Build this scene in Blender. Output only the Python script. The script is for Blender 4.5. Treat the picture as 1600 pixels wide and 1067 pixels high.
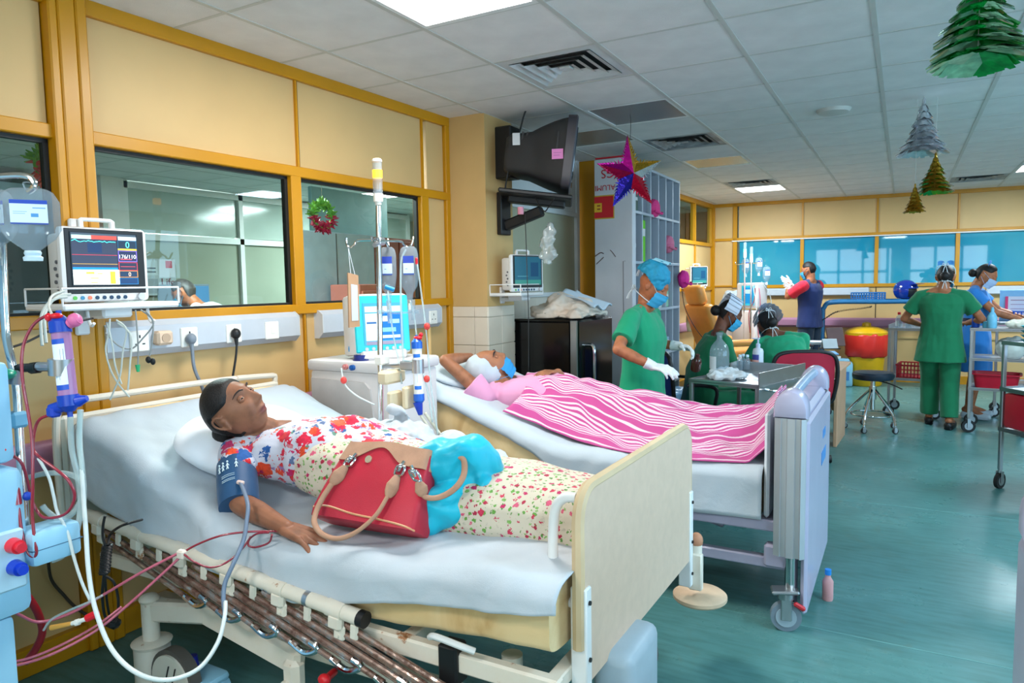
import bpy, bmesh, math, random
import numpy as np
from mathutils import Vector, Matrix, Euler
PI = math.pi
random.seed(7)
for o in list(bpy.data.objects): bpy.data.objects.remove(o)
SC = bpy.context.scene
COL = SC.collection
CEIL = 2.65

# ---------------------------------------------------------------- camera
CAMD = bpy.data.cameras.new('camera'); CAMO = bpy.data.objects.new('camera', CAMD); COL.objects.link(CAMO)
def cam_matrix(yaw, pitch, roll):
    f = Vector((-math.sin(yaw)*math.cos(pitch), math.cos(yaw)*math.cos(pitch), -math.sin(pitch)))
    r = Vector((math.cos(yaw), math.sin(yaw), 0)); u = r.cross(f)
    c, s = math.cos(roll), math.sin(roll)
    r2 = c*r+s*u; u2 = -s*r+c*u
    m = Matrix((r2, u2, -f)).transposed().to_4x4(); m.translation = (0, 0, 1.48); return m
CAMO.matrix_world = cam_matrix(0.50881, 0.081899, -0.016768)
CAMD.sensor_width = 36; CAMD.lens = 36*1096.06/1600; CAMD.clip_start = .05
SC.camera = CAMO

# ---------------------------------------------------------------- colour management, world, lamps
SC.view_settings.view_transform = 'Standard'; SC.view_settings.look = 'None'
SC.view_settings.exposure = 0.28; SC.view_settings.gamma = 1.0; SC.view_settings.use_curve_mapping = False
W = bpy.data.worlds.new('world'); SC.world = W; W.use_nodes = True
W.node_tree.nodes['Background'].inputs[0].default_value = (.55, .75, 1, 1)
W.node_tree.nodes['Background'].inputs[1].default_value = 1.0
def area(name, loc, rot, sx, sy, power, col):
    l = bpy.data.lights.new(name, 'AREA'); l.shape = 'RECTANGLE'; l.size = sx; l.size_y = sy; l.energy = power; l.color = col
    o = bpy.data.objects.new(name, l); COL.objects.link(o); o.location = loc; o.rotation_euler = rot; return o
WARM = (1.0, .955, .90); COOL = (.56, .82, 1.0)
# the ward's ceiling panels (their lamps sit just below each diffuser)
LIGHTS = [(-1.646, 2.417, 1), (-1.646, 9.617, 2), (1.354, 9.617, 2), (-1.646, -.583, 1), (1.354, 2.417, 2), (1.354, 6.017, 2), (1.354, -.583, 2)]
PW = {1: 30, 2: 40}
for i, (x, y, k) in enumerate(LIGHTS):
    area('ceiling_panel_lamp', (x, y, CEIL-.012), (0, 0, 0), .56, .56, PW[k]*(1.7 if y > 9 else 1.3 if y > 5 else 1), WARM if k == 1 else (.74, .90, 1) if y > 9 else COOL)
# side office behind the glazed partition; last two lamps added to brighten it
for x, y in ((-7.646, 5.417), (-5.846, 7.217), (-4.046, 3.017), (-4.646, 7.817)):
    area('office_panel_or_fill_lamp', (x, y, CEIL-.012), (0, 0, 0),   .56, .56, 130, (.86, .97, 1))
# daylight through the tall windows of the end wall behind the viewer and the right-hand wall
area('daylight_right', (4.56, 3.6, 1.6), (0, PI/2, 0), 1.6, 6.4, 190, (.42, .74, 1))
area('daylight_end', (1.7, -2.56, 1.68), (PI/2, 0, 0), 5.0, 1.5, 105, (.72, .9, 1))

# ---------------------------------------------------------------- materials
def lin(c):
    if isinstance(c, (int, float)): c = (c, c, c)
    r = []
    for v in c[:3]:
        v = v/255.0; r.append(v/12.92 if v <= .04045 else ((v+.055)/1.055)**2.4)
    return (r[0], r[1], r[2], 1.0)
class NT:
    def __init__(s, m): s.m = m; s.t = m.node_tree; s.n = s.t.nodes; s.l = s.t.links; s.b = s.n['Principled BSDF']
    def add(s, typ, **k):
        nd = s.n.new(typ)
        for a, v in k.items():
            if a.startswith('i_'):
                key = a[2:]; key = int(key) if key.isdigit() else key.replace('_', ' ')
                nd.inputs[key].default_value = v
            else: setattr(nd, a, v)
        return nd
    def link(s, a, b): s.l.new(a, b)
    def coord(s, kind='Object', scale=None):
        tc = s.add('ShaderNodeTexCoord'); o = tc.outputs[kind]
        if scale is not None:
            mp = s.add('ShaderNodeMapping'); mp.inputs['Scale'].default_value = scale; s.link(o, mp.inputs[0]); o = mp.outputs[0]
        return o
    def ramp(s, fac, stops, interp='LINEAR'):
        r = s.add('ShaderNodeValToRGB'); r.color_ramp.interpolation = interp; e = r.color_ramp.elements
        while len(e) < len(stops): e.new(.5)
        for i, (p, c) in enumerate(stops): e[i].position = p; e[i].color = c if len(c) == 4 and max(c) <= 1.0001 else lin(c)
        s.link(fac, r.inputs[0]); return r.outputs[0]
    def mix(s, fac, a, b, blend='MIX'):
        m = s.add('ShaderNodeMix', data_type='RGBA', blend_type=blend)
        for sock, v in ((m.inputs[0], fac), (m.inputs[6], a), (m.inputs[7], b)):
            if hasattr(v, 'is_output') or isinstance(v, bpy.types.NodeSocket): s.link(v, sock)
            else: sock.default_value = v
        return m.outputs[2]
    def math(s, op, a, b=None):
        m = s.add('ShaderNodeMath', operation=op)
        for i, v in enumerate((a, b)):
            if v is None: continue
            if isinstance(v, bpy.types.NodeSocket): s.link(v, m.inputs[i])
            else: m.inputs[i].default_value = v
        return m.outputs[0]
    def bump(s, h, strength=.3, dist=.01):
        b = s.add('ShaderNodeBump'); b.inputs['Strength'].default_value = strength; b.inputs['Distance'].default_value = dist
        s.link(h, b.inputs['Height']); s.link(b.outputs[0], s.b.inputs['Normal'])
def mat(name, col, rough=.5, metal=0, var=.06, vscale=8, bump=0, bscale=60, spec=.5, emit=0, ecol=None, alpha=1, trans=0, ior=1.45, sheen=0, coat=0, sss=0):
    m = bpy.data.materials.new(name); m.use_nodes = True; t = NT(m); b = t.b
    c = lin(col); b.inputs['Base Color'].default_value = c
    b.inputs['Roughness'].default_value = rough; b.inputs['Metallic'].default_value = metal
    b.inputs['Specular IOR Level'].default_value = spec; b.inputs['Alpha'].default_value = alpha
    b.inputs['Transmission Weight'].default_value = trans; b.inputs['IOR'].default_value = ior
    b.inputs['Sheen Weight'].default_value = sheen; b.inputs['Coat Weight'].default_value = coat
    if emit: b.inputs['Emission Color'].default_value = lin(ecol or col); b.inputs['Emission Strength'].default_value = emit
    if var:
        n = t.add('ShaderNodeTexNoise', i_Scale=vscale, i_Detail=4.0); t.link(t.coord(), n.inputs[0])
        d = tuple(max(0, v*(1-var*1.6)) for v in c[:3])+(1,); l = tuple(min(1, v*(1+var)) for v in c[:3])+(1,)
        t.link(t.ramp(n.outputs[0], [(.3, d), (.7, l)]), b.inputs['Base Color'])
    if bump:
        n2 = t.add('ShaderNodeTexNoise', i_Scale=bscale, i_Detail=3.0); t.link(t.coord(), n2.inputs[0]); t.bump(n2.outputs[0], bump, .004)
    return m
def glassy(name, tint, refl=1.0, haze=0.0, hazecol=(255, 255, 255), rough=.0, ior=1.45):
    """thin clear sheet: see-through straight on, mirror-like at grazing angles, with an optional milky film"""
    m = bpy.data.materials.new(name); m.use_nodes = True; t = NT(m); t.n.remove(t.b)
    out = t.n['Material Output']
    tr = t.add('ShaderNodeBsdfTransparent'); tr.inputs[0].default_value = lin(tint)
    gl = t.add('ShaderNodeBsdfGlossy'); gl.inputs['Roughness'].default_value = rough
    fr = t.add('ShaderNodeFresnel'); fr.inputs[0].default_value = ior
    ge = t.add('ShaderNodeNewGeometry'); f = t.math('MULTIPLY', t.math('MULTIPLY', fr.outputs[0], refl), t.math('SUBTRACT', 1.0, ge.outputs['Backfacing']))
    a = t.add('ShaderNodeMixShader'); t.link(f, a.inputs[0]); t.link(tr.outputs[0], a.inputs[1]); t.link(gl.outputs[0], a.inputs[2])
    if haze:
        df = t.add('ShaderNodeBsdfDiffuse'); df.inputs[0].default_value = lin(hazecol)
        b = t.add('ShaderNodeMixShader'); b.inputs[0].default_value = haze
        t.link(tr.outputs[0], b.inputs[1]); t.link(df.outputs[0], b.inputs[2]); t.link(b.outputs[0], a.inputs[1])
    t.link(a.outputs[0], out.inputs[0]); return m
def print_mat(name, base, pieces, rough=.6, emit=0):
    """flat print: rectangles (u0,v0,u1,v1,colour) painted on Generated x/z of a flat panel"""
    m = bpy.data.materials.new(name); m.use_nodes = True; t = NT(m); b = t.b; b.inputs['Roughness'].default_value = rough
    uv = t.add('ShaderNodeUVMap'); sp = t.add('ShaderNodeSeparateXYZ'); t.link(uv.outputs[0], sp.inputs[0])
    col = lin(base)
    for (u0, v0, u1, v1, c) in pieces:
        f = t.math('MULTIPLY', t.math('GREATER_THAN', sp.outputs[0], u0), t.math('LESS_THAN', sp.outputs[0], u1))
        f = t.math('MULTIPLY', f, t.math('MULTIPLY', t.math('GREATER_THAN', sp.outputs[1], v0), t.math('LESS_THAN', sp.outputs[1], v1)))
        col = t.mix(f, col, lin(c))
    if isinstance(col, bpy.types.NodeSocket):
        t.link(col, b.inputs['Base Color'])
        if emit: t.link(col, b.inputs['Emission Color'])
    else:
        b.inputs['Base Color'].default_value = col
    if emit: b.inputs['Emission Strength'].default_value = emit; b.inputs['Specular IOR Level'].default_value = .2
    return m

# ---------------------------------------------------------------- mesh builder
def spline(pts, n=6, closed=False):
    P = [Vector(p) for p in pts]
    if len(P) < 3: return P
    out = []; N = len(P); rng = N if closed else N-1
    for i in range(rng):
        if closed: a, b, c, d = P[(i-1) % N], P[i], P[(i+1) % N], P[(i+2) % N]
        else: a, b, c, d = P[max(i-1, 0)], P[i], P[i+1], P[min(i+2, N-1)]
        for k in range(n):
            t = k/n
            out.append(.5*((2*b)+(c-a)*t+(2*a-5*b+4*c-d)*t*t+(-a+3*b-3*c+d)*t**3))
    if not closed: out.append(P[-1])
    return out
class MB:
    def __init__(s): s.v = []; s.f = []; s.m = []; s.cur = 0; s.uvs = {}
    def add(s, V, F, mi=None):
        o = len(s.v); s.v += [tuple(x) for x in V]; mi = s.cur if mi is None else mi
        for f in F: s.f.append(tuple(i+o for i in f)); s.m.append(mi)
        return s
    def bmadd(s, bm, M=None, mi=None):
        bm.verts.index_update()
        V = [(M @ v.co if M else v.co) for v in bm.verts]; F = [[v.index for v in f.verts] for f in bm.faces]
        bm.free(); return s.add(V, F, mi)
    def box(s, c, d, bev=0, rot=None, seg=1, top=None, mi=None):
        """c centre, d full sizes, bev edge radius, rot euler, top=(sx,sy) scales the top face"""
        M = Matrix.Translation(c) @ (Euler(rot).to_matrix().to_4x4() if rot else Matrix())
        x, y, z = d[0]/2, d[1]/2, d[2]/2; tx, ty = top if top else (1, 1)
        V = [(-x, -y, -z), (x, -y, -z), (x, y, -z), (-x, y, -z), (-x*tx, -y*ty, z), (x*tx, -y*ty, z), (x*tx, y*ty, z), (-x*tx, y*ty, z)]
        F = [(0, 3, 2, 1), (4, 5, 6, 7), (0, 1, 5, 4), (1, 2, 6, 5), (2, 3, 7, 6), (3, 0, 4, 7)]
        if not bev: return s.add([M @ Vector(v) for v in V], F, mi)
        bm = bmesh.new(); vs = [bm.verts.new(v) for v in V]
        for f in F: bm.faces.new([vs[i] for i in f])
        bmesh.ops.bevel(bm, geom=bm.edges[:], offset=min(bev, min(d)*.49), segments=seg, affect='EDGES', profile=.5)
        return s.bmadd(bm, M, mi)
    def b2(s, lo, hi, bev=0, mi=None, seg=1):
        return s.box([(a+b)/2 for a, b in zip(lo, hi)], [abs(b-a) for a, b in zip(lo, hi)], bev, None, seg, None, mi)
    def cyl(s, p, q, r, r2=None, n=14, cap=True, mi=None):
        p, q = Vector(p), Vector(q); d = (q-p).normalized(); a = d.orthogonal().normalized(); b = d.cross(a); r2 = r if r2 is None else r2
        V = [p+(a*math.cos(2*PI*i/n)+b*math.sin(2*PI*i/n))*r for i in range(n)]+[q+(a*math.cos(2*PI*i/n)+b*math.sin(2*PI*i/n))*r2 for i in range(n)]
        F = [(i, (i+1) % n, n+(i+1) % n, n+i) for i in range(n)]
        if cap: F += [tuple(range(n-1, -1, -1)), tuple(range(n, 2*n))]
        return s.add(V, F, mi)
    def tube(s, pts, r, n=8, sm=6, closed=False, mi=None, flat=None):
        P = spline(pts, sm, closed) if sm > 1 else [Vector(p) for p in pts]
        N = len(P); rr = r if isinstance(r, (list, tuple)) else None
        t0 = (P[1]-P[0]).normalized(); a = t0.orthogonal().normalized(); V = []; F = []
        for i in range(N):
            t = (P[(i+1) % N]-P[i-1]) if closed or 0 < i < N-1 else (P[1]-P[0] if i == 0 else P[-1]-P[-2])
            if t.length < 1e-9: t = t0
            t = t.normalized(); a = (a-t*a.dot(t))
            a = a.normalized() if a.length > 1e-6 else t.orthogonal().normalized()
            b = t.cross(a); t0 = t
            if rr:
                u = i/(N-1)*(len(rr)-1); k = min(int(u), len(rr)-2) if len(rr) > 1 else 0; ra = rr[k]+(rr[k+1]-rr[k])*(u-k)
            else: ra = r
            fl = flat or 1
            V += [P[i]+(a*math.cos(2*PI*j/n)+b*math.sin(2*PI*j/n)*fl)*ra for j in range(n)]
        for i in range(N if closed else N-1):
            for j in range(n): F.append((i*n+j, i*n+(j+1) % n, ((i+1) % N)*n+(j+1) % n, ((i+1) % N)*n+j))
        if not closed: F += [tuple(range(n-1, -1, -1)), tuple(range((N-1)*n, N*n))]
        return s.add(V, F, mi)
    def sph(s, c, r, u=16, v=10, rot=None, mi=None, zmin=-1.01):
        rx, ry, rz = r if isinstance(r, (tuple, list)) else (r, r, r)
        M = Matrix.Translation(c) @ (Euler(rot).to_matrix().to_4x4() if rot else Matrix())
        V = [M @ Vector((0, 0, max(-1, zmin)*rz))]; F = []; rows = []
        for i in range(1, v):
            z = -math.cos(PI*i/v)
            if z < zmin: continue
            rows.append(len(V)); k = math.sqrt(1-z*z)
            V += [M @ Vector((rx*k*math.cos(2*PI*j/u), ry*k*math.sin(2*PI*j/u), rz*z)) for j in range(u)]
        V.append(M @ Vector((0, 0, rz))); e = len(V)-1
        F += [(0, rows[0]+(j+1) % u, rows[0]+j) for j in range(u)]
        for a, b in zip(rows, rows[1:]): F += [(a+j, a+(j+1) % u, b+(j+1) % u, b+j) for j in range(u)]
        F += [(rows[-1]+j, rows[-1]+(j+1) % u, e) for j in range(u)]
        return s.add(V, F, mi)
    def lathe(s, prof, c=(0, 0, 0), n=20, rot=None, mi=None, sx=1, sy=1):
        M = Matrix.Translation(c) @ (Euler(rot).to_matrix().to_4x4() if rot else Matrix())
        V = []; F = []
        for (r, z) in prof: V += [M @ Vector((max(r, 1e-4)*math.cos(2*PI*j/n)*sx, max(r, 1e-4)*math.sin(2*PI*j/n)*sy, z)) for j in range(n)]
        for i in range(len(prof)-1): F += [(i*n+j, i*n+(j+1) % n, (i+1)*n+(j+1) % n, (i+1)*n+j) for j in range(n)]
        F += [tuple(range(n-1, -1, -1)), tuple(range((len(prof)-1)*n, len(prof)*n))]
        return s.add(V, F, mi)
    def prism(s, poly, h, M=None, mi=None, bev=0):
        """2-D outline (x,y) extruded by h along local z, placed with matrix M"""
        bm = bmesh.new(); n = len(poly)
        b = [bm.verts.new((x, y, 0)) for x, y in poly]; t = [bm.verts.new((x, y, h)) for x, y in poly]
        bm.faces.new(b[::-1]); bm.faces.new(t)
        for i in range(n): bm.faces.new((b[i], b[(i+1) % n], t[(i+1) % n], t[i]))
        bmesh.ops.recalc_face_normals(bm, faces=bm.faces[:])
        if bev: bmesh.ops.bevel(bm, geom=[e for e in bm.edges if len(e.link_faces) == 2 and abs(e.verts[0].co.z-e.verts[1].co.z) < 1e-6], offset=bev, segments=2, affect='EDGES', profile=.5)
        return s.bmadd(bm, M, mi)
    def sheet(s, fn, nu, nv, mi=None, thick=0):
        """surface fn(u,v) -> point, optionally a closed shell of the given thickness"""
        P = [[Vector(fn(i/nu, j/nv)) for j in range(nv+1)] for i in range(nu+1)]
        V = [P[i][j] for i in range(nu+1) for j in range(nv+1)]; w = nv+1
        F = [(i*w+j, (i+1)*w+j, (i+1)*w+j+1, i*w+j+1) for i in range(nu) for j in range(nv)]
        if thick:
            Nn = []
            for i in range(nu+1):
                for j in range(nv+1):
                    a = P[min(i+1, nu)][j]-P[max(i-1, 0)][j]; b = P[i][min(j+1, nv)]-P[i][max(j-1, 0)]
                    k = a.cross(b); Nn.append(k.normalized() if k.length > 1e-12 else Vector((0, 0, 1)))
            o = len(V); V = V+[p-n*thick for p, n in zip(V, Nn)]
            F += [tuple(o+k for k in f[::-1]) for f in F]
            per = [i*w for i in range(nu)]+[nu*w+j for j in range(nv)]+[i*w+nv for i in range(nu, 0, -1)]+[j for j in range(nv, 0, -1)]
            F += [(per[k], o+per[k], o+per[(k+1) % len(per)], per[(k+1) % len(per)]) for k in range(len(per))]
        return s.add(V, F, mi)
    def mesh(s, name, smooth=35):
        me = bpy.data.meshes.new(name); me.from_pydata(s.v, [], s.f)
        me.polygons.foreach_set('material_index', s.m); me.validate(); me.update()
        if smooth:
            me.polygons.foreach_set('use_smooth', [True]*len(me.polygons))
            if smooth < 180: me.set_sharp_from_angle(angle=math.radians(smooth))
        return me
    def build(s, name, mats, parent=None, loc=None, rot=None, smooth=35):
        me = s.mesh(name, smooth)
        for m in (mats if isinstance(mats, (list, tuple)) else [mats]): me.materials.append(m)
        o = bpy.data.objects.new(name, me); COL.objects.link(o)
        if parent: o.parent = parent
        if loc: o.location = loc
        if rot: o.rotation_euler = rot
        return o
def tag(o, label=None, cat=None, group=None, kind=None):
    if label: o['label'] = label
    if cat: o['category'] = cat
    if group: o['group'] = group
    if kind: o['kind'] = kind
    return o
def thing(name, label, cat, loc=(0, 0, 0), rz=0, group=None, rot=None):
    o = bpy.data.objects.new(name, None); COL.objects.link(o); o.empty_display_size = .1
    o.location = loc; o.rotation_euler = rot if rot else (0, 0, rz); return tag(o, label, cat, group)
def quad_uv(name, m, parent, P, thick=.002, loc=None, rot=None):
    """thin printed card: P = lower-left, lower-right, upper-right, upper-left (front face carries a 0..1 UV)"""
    P = [Vector(p) for p in P]; n = (P[1]-P[0]).cross(P[3]-P[0]).normalized()*thick
    me = bpy.data.meshes.new(name); V = [p+n for p in P]+P
    me.from_pydata([tuple(v) for v in V], [], [(0, 1, 2, 3), (7, 6, 5, 4), (4, 5, 1, 0), (5, 6, 2, 1), (6, 7, 3, 2), (7, 4, 0, 3)])
    uv = me.uv_layers.new(name='UVMap'); c = [(0, 0), (1, 0), (1, 1), (0, 1)]
    for k in range(4): uv.data[k].uv = c[k]
    for k in range(4, 24): uv.data[k].uv = (.002, .002)
    me.materials.append(m); o = bpy.data.objects.new(name, me); COL.objects.link(o)
    if parent: o.parent = parent
    if loc: o.location = loc
    if rot: o.rotation_euler = rot
    return o
def text_part(name, body, size, m, parent, loc, rot, align='CENTER', ext=.0006):
    c = bpy.data.curves.new(name, 'FONT'); c.body = body; c.size = size; c.extrude = ext; c.align_x = align; c.align_y = 'CENTER'
    tmp = bpy.data.objects.new(name, c); COL.objects.link(tmp)
    dg = bpy.context.evaluated_depsgraph_get(); me = bpy.data.meshes.new_from_object(tmp.evaluated_get(dg))
    bpy.data.objects.remove(tmp); bpy.data.curves.remove(c); me.name = name; me.materials.clear(); me.materials.append(m)
    o = bpy.data.objects.new(name, me); COL.objects.link(o); o.parent = parent; o.location = loc; o.rotation_euler = rot; return o
def copy_tree(o, parent=None):
    c = o.copy(); COL.objects.link(c); c.parent = parent
    for ch in [k for k in o.children]: copy_tree(ch, c)
    return c
def inst(name, me, parent, loc=(0, 0, 0), rot=(0, 0, 0), scale=None):
    o = bpy.data.objects.new(name, me); COL.objects.link(o); o.parent = parent; o.location = loc; o.rotation_euler = rot
    if scale: o.scale = scale
    return o

# ================================================================ materials of the setting
M = {}
M['yellow'] = mat('mustard_gloss_paint', (196, 134, 4), .36, var=.05, vscale=3)
M['cream'] = mat('cream_laminate', (206, 170, 114), .55, var=.035, vscale=2.5)
M['creamwall'] = mat('cream_wall_paint', (206, 170, 112), .6, var=.05, vscale=3)
M['gasket'] = mat('black_rubber_gasket', (24, 22, 20), .5)
M['white'] = mat('white_paint', (226, 226, 224), .45, var=.03)
M['tile'] = mat('mineral_ceiling_tile', (224, 222, 220), .85, var=.05, vscale=5, bump=.35, bscale=240)
M['tbar'] = mat('ceiling_tee_bar', (196, 196, 190), .5, var=.03)
M['dark'] = mat('dark_gap', (38, 36, 34), .8)
M['walltile'] = mat('glazed_wall_tile', (226, 214, 196), .2, var=.03, vscale=5)
M['grout'] = mat('tile_grout', (190, 178, 160), .9)
M['lilac'] = mat('lilac_bumper_plastic', (176, 124, 150), .42, var=.06, vscale=2)
M['trunk'] = mat('grey_service_trunking', (190, 196, 204), .4, var=.03)
M['socket'] = mat('white_socket_plastic', (236, 234, 226), .35, var=.02)
M['black'] = mat('black_plastic', (22, 22, 24), .45)
M['glass'] = glassy('partition_glass', (226, 236, 233), 1.0)
M['panel'] = mat('lit_diffuser', (255, 255, 255), .5, emit=7.0, ecol=(255, 255, 255), var=0)
def mk_floor():
    m = mat('teal_vinyl_floor', (104, 158, 150), .5, var=0, spec=.25); t = NT(m); co = t.coord()
    n1 = t.add('ShaderNodeTexNoise', i_Scale=1.3, i_Detail=8.0, i_Roughness=.65); t.link(co, n1.inputs[0])
    mp = t.add('ShaderNodeMapping'); mp.inputs['Scale'].default_value = (2.2, 14, 1); mp.inputs['Rotation'].default_value = (0, 0, -.25); t.link(co, mp.inputs[0])
    n2 = t.add('ShaderNodeTexNoise', i_Scale=2.5, i_Detail=6.0); t.link(mp.outputs[0], n2.inputs[0])
    base = t.ramp(n1.outputs[0], [(.3, (70, 116, 112)), (.5, (80, 126, 124)), (.72, (92, 138, 135))])
    streak = t.ramp(n2.outputs[0], [(.42, (255, 255, 255)), (.62, (226, 232, 230)), (.75, (205, 214, 210))])
    col = t.mix(.8, base, streak, 'MULTIPLY')
    n3 = t.add('ShaderNodeTexNoise', i_Scale=5.0, i_Detail=6.0, i_Distortion=1.5); t.link(co, n3.inputs[0])
    spot = t.ramp(n3.outputs[0], [(.6, (0, 0, 0)), (.78, (255, 255, 255))])
    col = t.mix(t.math('MULTIPLY', spot, .35), col, lin((92, 104, 88)))
    t.link(col, t.b.inputs['Base Color'])
    t.link(t.ramp(n1.outputs[0], [(.3, (165, 165, 165)), (.7, (130, 130, 130))]), t.b.inputs['Roughness']); return m
M['floor'] = mk_floor()
def mk_film():
    m = mat('cyan_film_on_glass', (52, 168, 196), .025, var=0, spec=.6, ior=1.5); t = NT(m); co = t.coord()
    n = t.add('ShaderNodeTexNoise', i_Scale=.8, i_Detail=3.0); t.link(co, n.inputs[0])
    t.link(t.ramp(n.outputs[0], [(.35, (34, 136, 166)), (.7, (66, 156, 172))]), t.b.inputs['Base Color']); return m
M['film'] = mk_film()

# ================================================================ floor
fl = MB(); fl.b2((-8.2, -2.5, -.1), (5, 12.3, 0)); FLOOR = tag(fl.build('floor', M['floor']), kind='structure')
sm = MB()   # welded seams of the vinyl sheet
sm.b2((-2.9, 3.12, -.01), (4.4, 3.126, .0012)); sm.b2((-2.9, 5.1, -.01), (4.4, 5.106, .0012))
sm.build('welded_seam', mat('seam_weld', (96, 146, 142), .6), FLOOR)

# ================================================================ ceiling: 0.6 m tiles on tee bars
GX, GY = -2.5457, 2.7175
ceil_ = MB(); ceil_.b2((-8.2, -2.5, CEIL+.03), (5, 12.3, CEIL+.1)); CEILO = tag(ceil_.build('ceiling', M['dark']), kind='structure')
holes = {(1, -1): 'light', (1, 11): 'light', (6, 11): 'light', (1, -6): 'light', (6, -1): 'light', (6, 5): 'light', (6, -6): 'light',
         (1, 1): 'vent', (1, 5): 'vent', (1, 10): 'vent', (1, 3): 'dead', (1, 7): 'dead', (0, 4): 'dead', (5, 12): 'vent', (-9, 4): 'light', (-6, 7): 'light', (-3, 0): 'light', (-4, 8): 'light'}
tmb = MB(); tmb.box((0, 0, .012), (.584, .584, .024)); tme = tmb.mesh('ceiling_tile', 0); tme.materials.append(M['tile'])
field = MB()
for k in range(-9, 12):
    for r in range(-8, 16):
        if (k, r) in holes: continue
        x, y = GX+.6*k+.3, GY+.6*r+.3
        if -1 <= k <= 6 and -2 <= r <= 14: inst('ceiling_tile', tme, CEILO, (x, y, CEIL))
        else: field.box((x, y, CEIL+.012), (.584, .584, .024))
tag(field.build('ceiling_tile_field', M['tile'], CEILO, smooth=0), kind='stuff')
for k in range(-9, 13):
    x = GX+.6*k; b = MB(); b.b2((x-.012, -2.5, CEIL-.003), (x+.012, 12.3, CEIL+.02)); b.build('ceiling_runner', M['tbar'], CEILO, smooth=0)
for r in range(-8, 17):
    y = GY+.6*r; b = MB(); b.b2((-8, y-.009, CEIL-.0015), (5, y+.009, CEIL+.02)); b.build('ceiling_cross_tee', M['tbar'], CEILO, smooth=0)

# ceiling fittings
def cell(k, r): return (GX+.6*k+.3, GY+.6*r+.3)
LBL = {(1, -1): 'bright square ceiling light panel nearest the viewer, at the top edge of the photo', (1, 11): 'lit ceiling light panel far away in front of the yellow-framed end wall',
       (6, 11): 'lit ceiling light panel at the right edge of the photo near the end wall', (-9, 4): 'lit ceiling panel of the side office, larger one seen through the first window',
       (-6, 7): 'lit ceiling panel of the side office seen above the red and green wreath', (-3, 0): 'added ceiling panel brightening the side office just behind the partition', (-4, 8): 'added ceiling panel brightening the side office beyond the red-brown cabinet'}
for (k, r), kind in holes.items():
    x, y = cell(k, r)
    if kind == 'light':
        t = thing('ceiling_light', LBL.get((k, r), 'lit ceiling light panel behind or beside the viewer, outside the photo'), 'ceiling light', (x, y, CEIL), 0, None if (k, r) in LBL else 'unseen ceiling panels')
        f = MB()
        for sx, sy, w, d in ((0, -.285, .6, .03), (0, .285, .6, .03), (-.285, 0, .03, .54), (.285, 0, .03, .54)): f.box((sx, sy, .004), (w, d, .012))
        f.build('light_frame', M['white'], t); d = MB(); d.box((0, 0, .006), (.55, .55, .006)); d.build('diffuser', M['panel'], t)
ventg = mat('vent_white_enamel', (205, 208, 208), .4, var=.08, vscale=6)
sooty = mat('sooty_vent_enamel', (150, 154, 156), .5, var=.35, vscale=9)
for (k, r), lab, m in (((1, 1), 'four-way square air diffuser nearest the television', ventg), ((1, 5), 'sooty four-way air diffuser beyond the hanging star', sooty),
                       ((1, 10), 'small air diffuser just before the far ceiling light', sooty), ((5, 12), 'dusty air diffuser by the end wall at the right', sooty)):
    x, y = cell(k, r); t = thing('air_diffuser', lab, 'ceiling vent', (x, y, CEIL))
    p = MB()
    for sx, sy, w, d in ((0, -.265, .59, .06), (0, .265, .59, .06), (-.265, 0, .06, .47), (.265, 0, .06, .47)): p.box((sx, sy, .008), (w, d, .014))
    p.build('face_plate', m, t); q = MB(); q.box((0, 0, .03), (.5, .5, .004)); q.build('duct_back', M['dark'], t)
    for i in range(4):
        s0 = .235-.055*i; b = MB()
        for (a, c) in ((1, 0), (-1, 0), (0, 1), (0, -1)):
            # sloping blade ring
            o0 = s0; o1 = s0-.042
            if a: V = [(a*o0, -o0, -.004), (a*o0, o0, -.004), (a*o1, o1, .014), (a*o1, -o1, .014)]
            else: V = [(-o0, c*o0, -.004), (o0, c*o0, -.004), (o1, c*o1, .014), (-o1, c*o1, .014)]
            b.add(V, [(0, 1, 2, 3)]); b.add([(v[0], v[1], v[2]+.002) for v in V], [(3, 2, 1, 0)])
        b.build('vent_blade', m, t, smooth=0)
    c = MB(); c.box((0, 0, .004), (.06, .06, .012)); c.build('centre_blade', m, t)
for (k, r), lab, colr in (((1, 3), 'unlit silvery prismatic ceiling panel before the hanging star', (120, 122, 122)), ((1, 7), 'unlit yellowed ceiling panel further back than the sooty vent', (196, 188, 160)), ((0, 4), 'unlit grey ceiling panel half behind the television', (150, 148, 140))):
    x, y = cell(k, r); t = thing('unlit_light_panel', lab, 'ceiling light', (x, y, CEIL))
    f = MB()
    for sx, sy, w, d in ((0, -.285, .6, .03), (0, .285, .6, .03), (-.285, 0, .03, .54), (.285, 0, .03, .54)): f.box((sx, sy, .004), (w, d, .012))
    f.build('light_frame', M['white'], t); d = MB(); d.box((0, 0, .006), (.55, .55, .006)); d.build('diffuser', mat('prismatic_diffuser', colr, .22, metal=.35, var=.1, vscale=60, bump=.5, bscale=160), t)
sd = MB(); sd.lathe([(.0, -.03), (.06, -.03), (.1, -.022), (.11, -.006), (.115, 0)], (-.455, 5.46, CEIL), 24)
tag(sd.build('ceiling_detector', M['tbar']), 'round flat pale ceiling detector disc to the right of the star', 'detector')

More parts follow.
